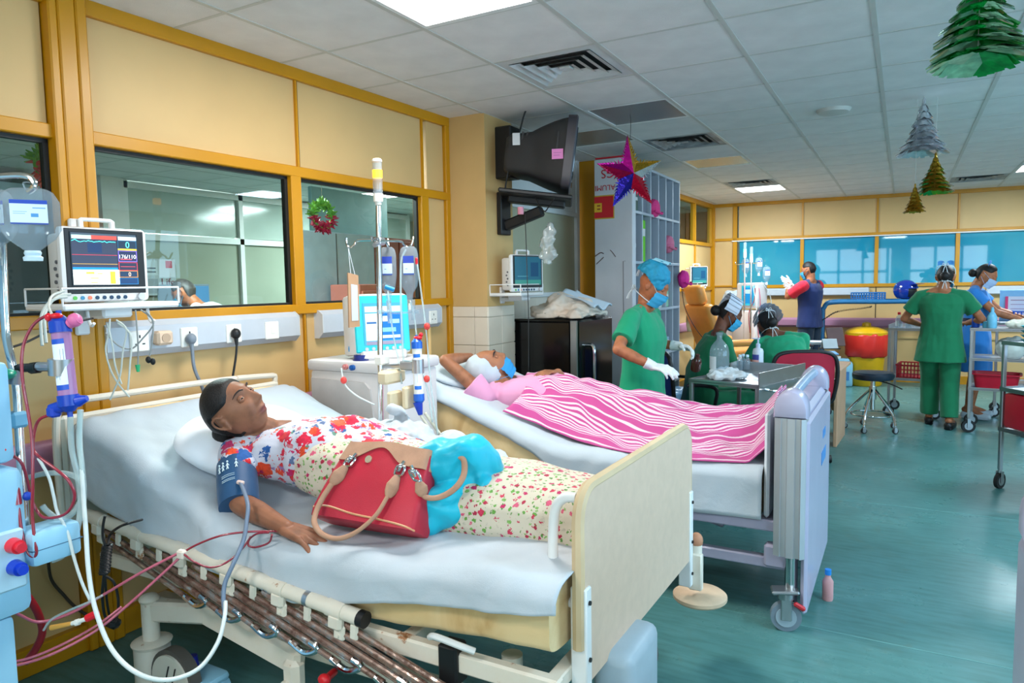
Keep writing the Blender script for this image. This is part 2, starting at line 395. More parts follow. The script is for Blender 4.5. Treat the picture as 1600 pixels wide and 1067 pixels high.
# ================================================================ left wall: yellow-framed partition with glazing
WL = tag(bpy.data.objects.new('wall_left', None), kind='structure'); COL.objects.link(WL)
WL.location = (-2.924, 1.729, 0); WL.rotation_euler = (0, 0, -math.radians(1.8488))
def wl(name, lo, hi, m, bev=0): b = MB(); b.b2(lo, hi, bev); return b.build(name, m, WL, smooth=30)
def wall_panel(s0, s1, z0, z1, m='cream'): return wl('wall_panel', (-.05, s0+.004, z0), (-.004, s1-.004, z1), M[m])
def rail(s0, s1, z0, z1, x1=.022, m='yellow', nm='frame_rail'): return wl(nm, (-.06, s0, z0), (x1, s1, z1), M[m], .004)
S0, S1 = -4.0, 2.48
rail(S0, S1, 2.588, 2.655); rail(S0, S1, 2.075, 2.13); rail(S0, S1, 1.335, 1.388)
for a, b in ((S0, -1.7), (-1.7, -.16), (-.015, 1.098), (1.106, 2.188), (2.236, 2.43)):
    wall_panel(a, b, 2.13, 2.588); wall_panel(a, b, .1, 1.335)
wall_panel(2.236, 2.43, 1.388, 2.075)
for s in (1.102, 2.19):
    wl('joint_strip', (-.055, s-.014, .1), (.012, s-.002, 1.335), M['yellow']); wl('joint_gasket', (-.055, s-.002, .1), (.006, s+.006, 1.335), M['gasket'])
    wl('joint_strip', (-.055, s-.014, 2.13), (.012, s-.002, 2.588), M['yellow']); wl('joint_gasket', (-.055, s-.002, 2.13), (.006, s+.006, 2.588), M['gasket'])
for a, b in ((-.158, -.124), (-.1225, -.056), (-.0545, -.012)): wl('post_strip', (-.06, a, 0), (.05, b, 2.65), M['yellow'], .006)
wl('post_core', (-.06, -.155, 0), (.038, -.014, 2.65), M['yellow'])
for a, b in ((1.03, 1.1), (2.145, 2.225), (2.43, 2.48), (-1.72, -1.66)): wl('frame_post', (-.06, a, 1.36 if a not in (2.43,) else 0), (.02, b, 2.1 if a != 2.43 else 2.65), M['yellow'], .004)
wl('skirting_board', (-.06, S0, 0), (.03, S1, .11), M['yellow'], .004)
for i, (a, b) in enumerate(((-1.66, -.16), (-.012, 1.03), (1.1, 2.145))):
    w = tag(bpy.data.objects.new('window_%d' % (i+1), None), kind='structure'); COL.objects.link(w); w.location = WL.location; w.rotation_euler = WL.rotation_euler
    g = MB(); g.b2((-.03, a, 1.388), (-.024, b, 2.075)); g.build('pane', M['glass'], w)
    for lo, hi in (((-.04, a, 2.058), (-.012, b, 2.075)), ((-.04, a, 1.388), (-.012, b, 1.4)), ((-.04, a, 1.388), (-.012, a+.012, 2.075)), ((-.04, b-.02, 1.388), (-.012, b, 2.075))):
        q = MB(); q.b2(lo, hi); q.build('gasket', M['gasket'], w)
# bumper rail along the left wall
bm_ = MB(); bm_.b2((.0, S0, .775), (.07, 2.4, .905), .03, seg=3); bm_.b2((.0, 2.95, .775), (.07, 9.4, .905), .03, seg=3); bm_.build('bumper_rail', M['lilac'], WL)

# pillar with tiled foot
PI_ = tag(bpy.data.objects.new('trim_1', None), kind='structure'); COL.objects.link(PI_); PI_.location = (-2.95, 4.205, 0)
b = MB(); b.b2((0, 0, 1.325), (.415, .38, CEIL)); b.build('pillar_plaster', M['creamwall'], PI_)
b = MB(); b.b2((.004, .004, 0), (.411, .376, 1.325)); b.build('pillar_grout', M['grout'], PI_)
tA = MB()
for (z0, z1) in ((1.25, 1.325), (1.05, 1.25), (.85, 1.05), (.65, .85), (.45, .65), (.25, .45), (.05, .25)):
    for (a, c) in ((.1, .305), (.305, .415)): q = MB(); q.b2((a+.002, -.004, z0+.002), (c-.002, .01, z1-.002), .002); q.build('wall_tile', M['walltile'], PI_)
    for (a, c) in ((0, .19), (.19, .38)): q = MB(); q.b2((.405, a+.002, z0+.002), (.419, c-.002, z1-.002), .002); q.build('wall_tile', M['walltile'], PI_)
# partition beyond the pillar
def wfar(name, lo, hi, m, bev=0): return wl(name, lo, hi, M[m], bev)
wfar('frame_post', (-.06, 2.88, 0), (.02, 2.95, 2.65), 'yellow')
wfar('white_panel', (-.05, 2.95, 2.14), (-.004, 4.58, 2.65), 'white'); wfar('white_frame', (-.055, 2.95, 2.11), (.012, 4.6, 2.15), 'white', .004)
wfar('white_frame', (-.055, 4.56, .9), (.012, 4.62, 2.65), 'white', .004); wfar('white_frame', (-.055, 2.95, 1.36), (.012, 4.6, 1.4), 'white', .004)
wfar('frosted_pane', (-.03, 2.95, 1.4), (-.02, 4.56, 2.11), 'film'); bpy.data.objects['frosted_pane'].data.materials.clear()
bpy.data.objects['frosted_pane'].data.materials.append(mat('frosted_beige_glass', (190, 186, 158), .2, var=.04, vscale=2))
b = MB(); b.b2((-.05, 2.95, 0), (-.012, 4.6, 1.36)); b.build('tile_backing', M['grout'], WL)
for i in range(8):
    for j in range(7):
        q = MB(); q.b2((-.02, 2.955+.2*i+.002, .002+.195*j), (-.004, 2.955+.2*(i+1)-.002, .195*(j+1)-.002), .002)
        q.build('wall_tile', M['walltile'], WL)
b = MB(); b.b2((-.06, 4.66, 0), (.16, 4.9, 2.65), .005); b.build('frame_post', M['yellow'], WL)
wfar('frame_rail', (-.06, 4.9, 2.588), (.022, 9.44, 2.655), 'yellow'); wfar('frame_rail', (-.06, 4.9, 2.0), (.022, 9.44, 2.05), 'yellow'); wfar('frame_rail', (-.06, 4.9, 1.335), (.022, 9.44, 1.388), 'yellow')
for a, c in ((4.9, 6.2), (6.2, 7.3), (7.3, 8.5), (8.5, 9.38)):
    wall_panel(a, c, 1.388, 2.0); wall_panel(a, c, .1, 1.335); wl('frame_post', (-.055, c-.03, 1.388), (.014, c+.012, 2.6), M['yellow']) if c > 8 else wl('joint_strip', (-.055, c-.01, 0.1), (.012, c+.01, 2.6), M['yellow'])
wl('joint_strip', (-.055, 8.5-.008, .1), (.008, 8.5+.008, 1.34), M['yellow'])
w = tag(bpy.data.objects.new('window_4', None), kind='structure'); COL.objects.link(w); w.location = WL.location; w.rotation_euler = WL.rotation_euler
g = MB(); g.b2((-.03, 4.9, 2.05), (-.024, 8.47, 2.588)); g.build('pane', M['glass'], w); g = MB(); g.b2((-.03, 8.51, 2.05), (-.024, 9.35, 2.588)); g.build('pane', M['glass'], w)
cur = MB(); cur.sheet(lambda u, v: (-.25+.03*math.sin(u*38), 7.6+.75*u, 1.9+.66*v), 60, 3, thick=.004); tag(cur.build('window_curtain', mat('curtain_cloth', (226, 218, 200), .9)), 'pale curtain hanging behind the high window of the far left corner', 'curtain')
bpy.data.objects['window_curtain'].location = WL.location; bpy.data.objects['window_curtain'].rotation_euler = WL.rotation_euler
wl('skirting_board', (-.06, 4.9, 0), (.03, 9.44, .11), M['yellow'], .004)
wl('wall_post', (-.06, 9.38, 0), (.03, 9.45, 2.65), M['yellow'])
# stretch of wall hidden behind the pillar
wl('wall_panel', (-.05, 2.48, 0), (-.01, 2.9, 2.65), M['cream'])

# ================================================================ end wall
WB = tag(bpy.data.objects.new('wall_back', None), kind='structure'); COL.objects.link(WB)
WB.location = (-2.62, 11.147, 0); WB.rotation_euler = (0, 0, math.radians(3.836))
def wb(name, lo, hi, m, bev=0): b = MB(); b.b2(lo, hi, bev); return b.build(name, M[m] if isinstance(m, str) else m, WB, smooth=30)
XE = 7.6
wb('frame_rail', (0, -.022, 2.6), (XE, .06, 2.655), 'yellow', .004); wb('frame_rail', (0, -.022, 2.083), (XE, .06, 2.122), 'yellow', .004); wb('frame_rail', (.38, -.022, 1.352), (XE, .06, 1.4), 'yellow', .004)
wb('frame_rail', (0, -.018, 1.38), (.38, .06, 1.4), 'yellow'); wb('white_strip', (.3, -.03, 2.068), (XE, .05, 2.083), 'white')
wb('corner_post', (-.02, -.03, 0), (.045, .06, 2.65), 'yellow'); wb('frame_post', (.312, -.022, 1.36), (.375, .06, 2.65), 'yellow', .004)
cols = [.39, 1.305, 2.285, 3.265, 4.3, 5.3, 6.4, XE]
wb('wall_panel', (.04, .004, .1), (.312, .05, 1.38), 'cream'); wb('wall_panel', (.04, .004, 1.4), (.312, .05, 2.083), 'cream'); wb('wall_panel', (.04, .004, 2.122), (.312, .05, 2.6), 'cream')
for i in range(len(cols)-1):
    a, c = cols[i], cols[i+1]
    wb('wall_panel', (a+.006, .004, 2.122), (c-.006, .05, 2.6), 'cream'); wb('wall_panel', (a+.004, .004, .1), (c-.004, .05, 1.352), 'cream')
    wb('joint_strip', (c-.014, -.014, 2.122), (c+.01, .05, 2.6), 'yellow'); wb('frame_post', (c-.03, -.02, 1.4), (c+.02, .05, 2.07), 'yellow', .003)
    wb('joint_gasket', (c-.005, .0, .1), (c+.005, .05, 1.352), 'gasket')
    w = tag(bpy.data.objects.new('window_%d' % (i+5), None), kind='structure'); COL.objects.link(w); w.location = WB.location; w.rotation_euler = WB.rotation_euler
    g = MB(); g.b2((a+.02, .01, 1.4), (c-.03, .018, 2.07)); g.build('filmed_pane', M['film'], w)
wb('wall_panel', (.3, .004, .1), (.40, .05, 1.352), 'cream'); wb('skirting_board', (0, -.02, 0), (XE, .05, .11), 'yellow'); wb('bumper_rail', (.05, -.08, .77), (XE, .004, .91), 'lilac', .03)
wb('service_trunking', (.42, -.07, 1.235), (2.2, .004, 1.345), 'trunk', .012); wb('service_trunking', (3.6, -.07, 1.235), (XE, .004, 1.345), 'trunk', .012)
wb('conduit', (1.2, -.02, .62), (XE, .004, .65), 'creamwall')

# ================================================================ walls outside the photo: right, behind the viewer, side office
WR = tag(bpy.data.objects.new('wall_right', None), kind='structure'); COL.objects.link(WR)
def wr(nm, lo, hi, m='cream'): b = MB(); b.b2(lo, hi); return b.build(nm, M[m], WR, smooth=0)
wr('wall_panel', (4.4, -2.5, 0), (4.5, 12.3, .8)); wr('wall_panel', (4.4, -2.5, 2.4), (4.5, 12.3, 2.75)); wr('wall_panel', (4.4, -2.5, .8), (4.5, .3, 2.4)); wr('wall_panel', (4.4, 6.9, .8), (4.5, 12.3, 2.4))
for i in range(8): wr('mullion', (4.42, .3+i*.94-.03, .8), (4.48, .3+i*.94+.03, 2.4), 'white')
wr('mullion', (4.42, .3, 1.6), (4.48, 6.9, 1.66), 'white')
WF = tag(bpy.data.objects.new('wall_front', None), kind='structure'); COL.objects.link(WF)
def wf(nm, lo, hi, m='cream'): b = MB(); b.b2(lo, hi); return b.build(nm, M[m], WF, smooth=0)
wf('wall_panel', (-8.2, -2.5, 0), (5, -2.4, .95)); wf('wall_panel', (-8.2, -2.5, 2.4), (5, -2.4, 2.75))
for a, c in ((-8.2, -.7), (1.5, 2.0), (4.1, 5)): wf('wall_panel', (a, -2.5, .95), (c, -2.4, 2.4))
for a in (-.7, 2.0):
    for k in range(4): wf('mullion', (a+k*.7-.04, -2.48, .95), (a+k*.7+.04, -2.42, 2.4), 'white')
    wf('mullion', (a, -2.48, 1.64), (a+2.1, -2.42, 1.72), 'white')
M['office'] = mat('office_pale_laminate', (200, 206, 200), .35, var=.04, vscale=1.5)
WO = tag(bpy.data.objects.new('wall_office', None), kind='structure'); COL.objects.link(WO)
def wo(nm, lo, hi, m='office', bev=0): b = MB(); b.b2(lo, hi, bev); return b.build(nm, M[m] if isinstance(m, str) else m, WO, smooth=0)
wo('wall_panel', (-8.2, -2.5, 0), (-8.1, 12.3, 2.75)); wo('wall_panel', (-8.2, 12.2, 0), (-2.6, 12.3, 2.75))
wo('wall_panel', (-8.2, 12.2, 0), (5, 12.3, 2.75))
bluegrey = mat('office_glass_greenish', (178, 190, 182), .12, var=.06, vscale=1)
greenish = mat('office_lower_greenish', (158, 166, 150), .15, var=.08, vscale=1.2)
for a, c in ((4.62, 6.02), (6.08, 7.4), (7.46, 9.4)):
    wo('office_panel', (-7.25, a, 2.1), (-7.22, c, 2.56), bluegrey); wo('office_panel', (-7.25, a, .9), (-7.22, c, 2.02), greenish); wo('office_panel', (-7.25, a, 0), (-7.22, c, .85))
for a in (4.54, 6.02, 7.4, 9.4): wo('office_mullion', (-7.28, a, 0), (-7.18, a+.06, 2.65), 'white')
for z in (.85, 2.02, 2.56): wo('office_rail', (-7.28, 4.54, z), (-7.18, 9.4, z+.07), 'white')
wo('office_door_frame', (-7.3, 4.3, 0), (-7.15, 4.54, 2.65), 'white'); wo('office_dark_opening', (-8.0, 2.2, 0), (-7.9, 4.3, 2.65), mat('dim_office_grey', (84, 88, 90), .6))  # dimness of the opening is put into the grey sheet's colour

# ================================================================ figures
from mathutils import noise as mnoise
V3 = Vector
def rc(mb, p, q, r0, r1, n=14):
    mb.cyl(p, q, r0, r1, n); mb.sph(p, r0, n, 8); mb.sph(q, r1, n, 8)
def loft(mb, rings, n=28):
    """rings: (centre, half right vector, half depth vector[, squareness])"""
    V = []; F = []
    for g in rings:
        c, a, b = V3(g[0]), V3(g[1]), V3(g[2]); e = g[3] if len(g) > 3 else 1.0
        for j in range(n):
            t = 2*PI*j/n; cx, sx = math.cos(t), math.sin(t)
            V.append(c+a*(math.copysign(abs(cx)**e, cx))+b*(math.copysign(abs(sx)**e, sx)))
    for i in range(len(rings)-1): F += [(i*n+j, i*n+(j+1) % n, (i+1)*n+(j+1) % n, (i+1)*n+j) for j in range(n)]
    F += [tuple(range(n-1, -1, -1)), tuple(range((len(rings)-1)*n, len(rings)*n))]
    mb.add(V, F)
def remesh(mb, name, voxel, smooth=3, fac=.5):
    me = mb.mesh(name+'_src', 0)
    bm = bmesh.new(); bm.from_mesh(me); bmesh.ops.recalc_face_normals(bm, faces=bm.faces[:]); bm.to_mesh(me); bm.free()
    o = bpy.data.objects.new('tmp', me); COL.objects.link(o)
    r = o.modifiers.new('r', 'REMESH'); r.mode = 'VOXEL'; r.voxel_size = voxel
    if smooth: s = o.modifiers.new('s', 'SMOOTH'); s.iterations = smooth; s.factor = fac
    dg = bpy.context.evaluated_depsgraph_get(); out = bpy.data.meshes.new_from_object(o.evaluated_get(dg))
    bpy.data.objects.remove(o); bpy.data.meshes.remove(me); out.name = name; out.materials.clear()
    out.polygons.foreach_set('use_smooth', [True]*len(out.polygons)); return out
def wrinkle(me, amp, scale=9, stretch=(1, 1, 1), seed=0):
    n = len(me.vertices); co = np.empty(n*3, 'f'); me.vertices.foreach_get('co', co); co = co.reshape(-1, 3)
    no = np.empty(n*3, 'f'); me.vertices.foreach_get('normal', no); no = no.reshape(-1, 3)
    d = np.array([mnoise.noise((c[0]*scale*stretch[0]+seed, c[1]*scale*stretch[1], c[2]*scale*stretch[2]))+.5*mnoise.noise((c[0]*scale*2.3*stretch[0]+seed, c[1]*scale*2.3*stretch[1], c[2]*scale*2.3*stretch[2])) for c in co])
    co += no*(d*amp)[:, None]; me.vertices.foreach_set('co', co.ravel()); me.update(); return me
def put(name, me, m, parent):
    for k in (m if isinstance(m, (list, tuple)) else [m]): me.materials.append(k)
    o = bpy.data.objects.new(name, me); COL.objects.link(o); o.parent = parent; return o
def mk_skin(name, col, lip=(150, 84, 76), rough=.5):
    m = mat(name, col, rough, var=0, spec=.4); t = NT(m); co = t.coord()
    n = t.add('ShaderNodeTexNoise', i_Scale=22.0, i_Detail=5.0); t.link(co, n.inputs[0]); c = col
    base = t.ramp(n.outputs[0], [(.3, tuple(v*.86 for v in c)), (.5, c), (.75, tuple(min(255, v*1.08) for v in c))])
    a = t.add('ShaderNodeAttribute', attribute_name='lip'); t.link(t.mix(a.outputs['Fac'], base, lin(lip)), t.b.inputs['Base Color'])
    t.b.inputs['Subsurface Weight'].default_value = .08; t.b.inputs['Subsurface Radius'].default_value = (.01, .004, .002)
    n2 = t.add('ShaderNodeTexNoise', i_Scale=220.0); t.link(co, n2.inputs[0]); t.bump(n2.outputs[0], .12, .002); return m
def head_shape(nu, nv, jaw=1.0, old=0.0):
    """head in its own axes: x = right, y = face, z = up, centred between the ears, 0.225 m tall"""
    u = np.linspace(0, 2*np.pi, nu, endpoint=False); v = np.linspace(0, np.pi, nv+1)
    U, Vv = np.meshgrid(u, v, indexing='xy'); x = np.sin(Vv)*np.cos(U); y = np.sin(Vv)*np.sin(U); z = -np.cos(Vv)
    X, Y, Z = x*.074, y*.094, z*.112
    lo = np.clip(-Z/.112, 0, 1); hi = np.clip(Z/.112, 0, 1)
    X *= 1-.30*lo**1.6*jaw
    back = (y < 0); Y = np.where(back, Y*(1-.55*lo**1.0), Y)
    Y = np.where(~back, Y*(1-.06*hi**2), Y)
    Y = np.where(~back & (Z < 0), np.maximum(Y, 0)*(1+.10*lo), Y)
    fr = np.clip(y, 0, 1)**.7
    ax = np.abs(X); g = lambda cx, cz, sx, sz: np.exp(-((ax-cx)/sx)**2-((Z-cz)/sz)**2)
    d = np.zeros_like(X)
    d += .006*g(.028, .033, .024, .009) - .0125*g(.031, .010, .017, .012) + .004*g(0, .032, .018, .014)
    d += .010*g(0, .004, .0075, .026) + .012*g(0, -.016, .009, .014) + .019*g(0, -.029, .0115, .0095) + .010*g(.0135, -.034, .0075, .0075)
    d -= .004*g(.007, -.041, .004, .003)
    d += .0075*g(0, -.0565, .022, .0055)+.0085*g(0, -.0705, .019, .006) - .0075*g(0, -.0632, .026, .0022) + .004*g(0, -.063, .028, .018)
    d += .009*g(0, -.096, .018, .013) - .003*g(0, -.081, .016, .005)
    d += .007*g(.043, -.018, .020, .017) - old*.004*np.exp(-((ax-.020-(-.030-Z)*.35)/.0045)**2)*((Z < -.028) & (Z > -.078))
    d -= old*.003*g(.034, -.008, .016, .0035)-old*.002*g(.032, -.003, .014, .004)
    d -= .006*g(.058, .02, .015, .03)
    Y = Y+d*fr
    P = np.stack([X, Y, Z], -1).reshape(-1, 3); F = []
    for i in range(nv):
        for j in range(nu): F.append((i*nu+j, i*nu+(j+1) % nu, (i+1)*nu+(j+1) % nu, (i+1)*nu+j))
    return P, F
def headM(c, R, F):
    R = V3(R).normalized(); F = V3(F); F = (F-R*F.dot(R)).normalized(); U = R.cross(F)
    m = Matrix((R, F, U)).transposed().to_4x4(); m.translation = c; return m
def add_head(mb, Hm, s=1.0, fine=1, jaw=1.0, old=0.0, ears=True):
    P, F = head_shape(64*fine, 44*fine, jaw, old)
    mb.add([Hm @ V3(tuple(p*s)) for p in P], F)
    if ears:
        for sx in (1, -1):
            t = MB(); t.sph((sx*.074*s, -.012*s, -.006*s), (.006*s, .017*s, .029*s), 14, 10, rot=(.18, 0, sx*-.35))
            pts = [(sx*.079, .006, .012), (sx*.085, -.006, .026), (sx*.089, -.024, .022), (sx*.089, -.029, .004), (sx*.084, -.020, -.018), (sx*.077, -.008, -.032)]
            t.tube([V3(p)*s for p in pts], .0042*s, 8); t.sph((sx*.077*s, -.006*s, -.031*s), (.005*s, .008*s, .008*s), 10, 8); t.sph((sx*.08*s, .004*s, -.006*s), (.004*s, .004*s, .006*s), 8, 6)
            mb.add([Hm @ V3(v) for v in t.v], t.f)
def add_hand(mb, w, d, n, a, s=1.0, curl=(.25, .3, .35, .4), spread=.06, thumb=.5, fat=1.0, tcurl=.3):
    """w wrist, d finger direction, n palm-facing normal, a towards the thumb"""
    d = V3(d).normalized(); n = (V3(n)-d*V3(n).dot(d)).normalized(); a2 = d.cross(n); a = a2 if a2.dot(V3(a)) > 0 else -a2; w = V3(w)
    K = []
    for i in range(4):
        off = (.027, .009, -.009, -.026)[i]*s; L = (.082, .086, .081, .073)[i]*s; k = w+d*L+a*off-n*.004*s; K.append(k)
        rc(mb, w+d*.006*s+a*off*.62, k, .0125*s*fat, .0102*s*fat, 10)
    rc(mb, w+d*.02*s+n*.004*s+a*.012*s, w+d*.07*s+a*.012*s+n*.003*s, .013*s*fat, .010*s, 10)
    tips = []
    for i in range(4):
        ln = ((.040, .024, .020), (.044, .028, .021), (.041, .026, .020), (.032, .019, .018))[i]; p = K[i]; ang = 0
        sp = (1.2, .3, -.5, -1.5)[i]*spread; dd = (d+a*sp).normalized()
        r = (.0087, .0088, .0084, .0076)[i]*s*fat
        for j in range(3):
            ang += curl[i]*(.9, 1.1, .7)[j]; q = p+(dd*math.cos(ang)+n*math.sin(ang))*ln[j]*s
            rc(mb, p, q, r*(1-.06*j), r*(1-.06*(j+1)), 10); p = q
        tips.append((p, (dd*math.cos(ang)+n*math.sin(ang)), (-dd*math.sin(ang)+n*math.cos(ang))))
    b = w+d*.022*s+a*.020*s+n*.004*s; t1 = b+(d*.62+a*.62*(thumb/.5)+n*.25).normalized()*.040*s
    dt = (d*.88+a*.32*(thumb/.5)+n*tcurl).normalized(); t2 = t1+dt*.030*s; t3 = t2+(dt+n*tcurl*.6-a*.12).normalized()*.024*s
    rc(mb, b, t1, .0135*s*fat, .0105*s*fat, 10); rc(mb, t1, t2, .0102*s*fat, .0092*s*fat, 10); rc(mb, t2, t3, .0092*s*fat, .0075*s*fat, 10)
    return tips
def ik(a, c, l1, l2, hint):
    a, c = V3(a), V3(c); v = c-a; L = min(v.length, (l1+l2)*.999); u = v.normalized(); x = (l1*l1-l2*l2+L*L)/(2*L); h = math.sqrt(max(l1*l1-x*x, 0))
    k = V3(hint); k = (k-u*k.dot(u)).normalized(); return a+u*x+k*h
class Fig:
    """one figure; J holds joint positions in the figure's own frame"""
    def __init__(s, root, J, skin, voxel=.006, bust=0, size=1.0, sm=3): s.sm = sm; s.root = root; s.J = {k: V3(v) for k, v in J.items()}; s.skin = skin; s.vx = voxel; s.k = size; s.bust = bust
    def frame(s):
        J = s.J; rp = (J['hipR']-J['hipL']).normalized(); rs = (J['shR']-J['shL']).normalized(); P = (J['hipR']+J['hipL'])/2; S = (J['shR']+J['shL'])/2; return P, S, rp, rs
    def torso_rings(s, pad=0, t0=-.12, t1=1.1, flare=0, prof=None):
        P, S, rp, rs = s.frame(); k = s.k; up = (S-P); Ln = up.length
        mid = s.J.get('waist'); out = []
        T = [-.55, -.35, -.12, 0, .2, .42, .65, .85, .97, 1.06, 1.13]
        W = [.185, .182, .176, .172, .155, .145, .158, .170, .162, .105, .062]; D = [.125, .122, .118, .115, .102, .100, .112, .108, .088, .066, .055]
        if prof: W, D = prof
        for t, w, d in zip(T, W, D):
            if t < t0-1e-6 or t > t1+1e-6: continue
            f = min(max(t, 0), 1); r = (rp*(1-f)+rs*f).normalized(); c = P+up*t
            if mid: c = c+(mid-(P+up*.4))*math.exp(-((t-.4)/.3)**2)
            F = up.cross(r).normalized()
            fl = 1+flare*max(0, -t); b = s.bust*math.exp(-((t-.68)/.16)**2)
            out.append((c+F*b*.5, r*(w*k+pad)*fl, F*(d*k+pad+b*.5)*fl, .85))
        return out
    def body(s, Hm, hands=None, old=0, jaw=1.0, fine=1, legs=True, headscale=1.0, hs=1.0, lipamt=.8, ears=True):
        J = s.J; k = s.k; mb = MB(); loft(mb, s.torso_rings(-.012))
        hc = Hm.translation; nb = J['neck']
        rc(mb, nb, hc+(Hm.to_3x3() @ V3((0, -.018, -.05)))*headscale, .053*k, .050*k)
        for sd in 'LR':
            rc(mb, J['sh'+sd], J['el'+sd], .046*k, .037*k); rc(mb, J['el'+sd], J['el'+sd].lerp(J['wr'+sd], .35), .037*k, .038*k); rc(mb, J['el'+sd].lerp(J['wr'+sd], .35), J['wr'+sd], .038*k, .0245*k)
            rc(mb, nb-(nb-J['sh'+sd])*.15, J['sh'+sd], .045*k, .046*k)
            if legs:
                rc(mb, J['hip'+sd], J['kn'+sd], .078*k, .052*k); rc(mb, J['kn'+sd], J['kn'+sd].lerp(J['an'+sd], .3), .052*k, .052*k); rc(mb, J['kn'+sd].lerp(J['an'+sd], .3), J['an'+sd], .052*k, .033*k)
                if 'to'+sd in J:
                    t = J['to'+sd]; rc(mb, J['an'+sd]-(t-J['an'+sd])*.15, J['an'+sd].lerp(t, .55), .034*k, .034*k); rc(mb, J['an'+sd].lerp(t, .55), t, .034*k, .022*k)
        add_head(mb, Hm, headscale, fine, jaw, old, ears); s.tips = {}
        for sd, h in (hands or {}).items(): s.tips[sd] = add_hand(mb, J['wr'+sd], *h[:3], s=hs, **(h[3] if len(h) > 3 else {}))
        me = remesh(mb, 'body', s.vx, s.sm); n = len(me.vertices); co = np.empty(n*3, 'f'); me.vertices.foreach_get('co', co); co = co.reshape(-1, 3)
        inv = np.array(Hm.inverted()); q = (co @ inv[:3, :3].T+inv[:3, 3])/headscale
        zl = q[:, 2]+.0635-.0035*np.exp(-(q[:, 0]/.012)**2)*0
        lip = np.exp(-(q[:, 0]/.021)**4-(zl/.0105)**4)*(q[:, 1] > .06)*lipamt
        at = me.attributes.new('lip', 'FLOAT', 'POINT'); at.data.foreach_set('value', lip.astype('f'))
        return put('body', me, s.skin, s.root)
    def eyes(s, Hm, sc=1.0, closed=False, gaze=0):
        wht = MATS('eye_white', (150, 134, 122), .35); iris = MATS('dark_brown_iris', (36, 22, 14), .12)
        for sx, nm in ((1, 'eye'), (-1, 'eye')):
            c = Hm @ (V3((sx*.031, .0735, .010))*sc); b = MB(); b.sph(c, .0122*sc, 20, 14); e = b.build('eye', wht, s.root, smooth=180)
            i = MB(); f = (Hm.to_3x3() @ V3((gaze, 1, -.02))).normalized(); i.sph(c+f*.0060*sc, .0069*sc, 14, 10); i.build('iris', iris, e, smooth=180)
            l = MB(); N = 14
            for top in (1, 0):
                def fn(u, v, top=top):
                    a = (u-.5)*PI*1.06; ed = max(0, math.cos(a*1.35))**.8; e0 = (.13*ed if not closed else -.2) if top else -.23*ed
                    el = 1.45+(e0-1.45)*v if top else -1.45+(e0-.015+1.45)*v; r = .0134*sc
                    q = V3((math.sin(a)*math.cos(el), math.cos(a)*math.cos(el), math.sin(el)))*r; return c+Hm.to_3x3() @ q
                l.sheet(fn, N, 6, thick=.0012*sc)
            l.build('eyelid', s.skin, s.root, smooth=180)
    def brows(s, Hm, m, sc=1.0, th=.0042):
        for sx in (1, -1):
            b = MB(); pts = [Hm @ (V3(p)*sc) for p in ((sx*.012, .0945, .0275), (sx*.026, .0935, .034), (sx*.041, .0835, .034), (sx*.052, .0695, .028))]
            b.tube(pts, [th*.7*sc, th*sc, th*.9*sc, th*.35*sc], 8); b.build('eyebrow', m, s.root, smooth=180)
    def mask(s, Hm, m, sc=1.0, strap='ear', sm=None):
        R3 = Hm.to_3x3()
        def fn(u, v):
            a = (u-.5)*2; z = -.015-.10*v; w = .068-.014*abs(v-.45); x = a*w
            y = .112-.055*abs(a)**2.2-.018*max(0, v-.35)*1.6-.012*(abs(a) < .2)*0+.006*math.cos(a*2)*(1-v)-.0022*(math.floor(v*7) % 2)
            y += .012*math.exp(-(a/.3)**2)*(1-abs(v-.25))
            return Hm @ (V3((x, y, z))*sc)
        b = MB(); b.sheet(fn, 16, 21, thick=.002*sc); mk = b.build('face_mask', m, s.root, smooth=60); sm = sm or m; st = MB()
        for sx in (1, -1):
            if strap == 'ear':
                if sx < 0: st.build('mask_strap', sm, mk, smooth=60); st = MB()
                for z, z2 in ((-.02, .02), (-.10, -.03)): st.tube([Hm @ (V3(p)*sc) for p in ((sx*.066, .06, z), (sx*.078, .02, (z+z2)/2), (sx*.086, -.02, z2))], .0016*sc, 5)
            else:
                st.tube([Hm @ (V3(p)*sc) for p in ((sx*.062, .06, -.02), (sx*.083, .0, .03), (sx*.07, -.07, .075), (sx*.01, -.11, .085))], .004*sc, 6, flat=.5)
                st.tube([Hm @ (V3(p)*sc) for p in ((sx*.062, .05, -.095), (sx*.075, -.01, -.085), (sx*.05, -.075, -.075), (sx*.006, -.09, -.07))], .004*sc, 6, flat=.5)
        if strap != 'ear':
            for z, y in ((.085, -.115), (-.07, -.095)):
                for sx in (1, -1): st.tube([Hm @ (V3(p)*sc) for p in ((0, y, z), (sx*.018, y-.012, z+.012), (sx*.022, y-.008, z-.012), (0, y, z))], .003*sc, 5); st.tube([Hm @ (V3(p)*sc) for p in ((0, y, z), (sx*.01, y-.012, z-.04), (sx*.02, y-.006, z-.085))], .003*sc, 5)
        st.build('mask_strap', sm, mk, smooth=60); return mk
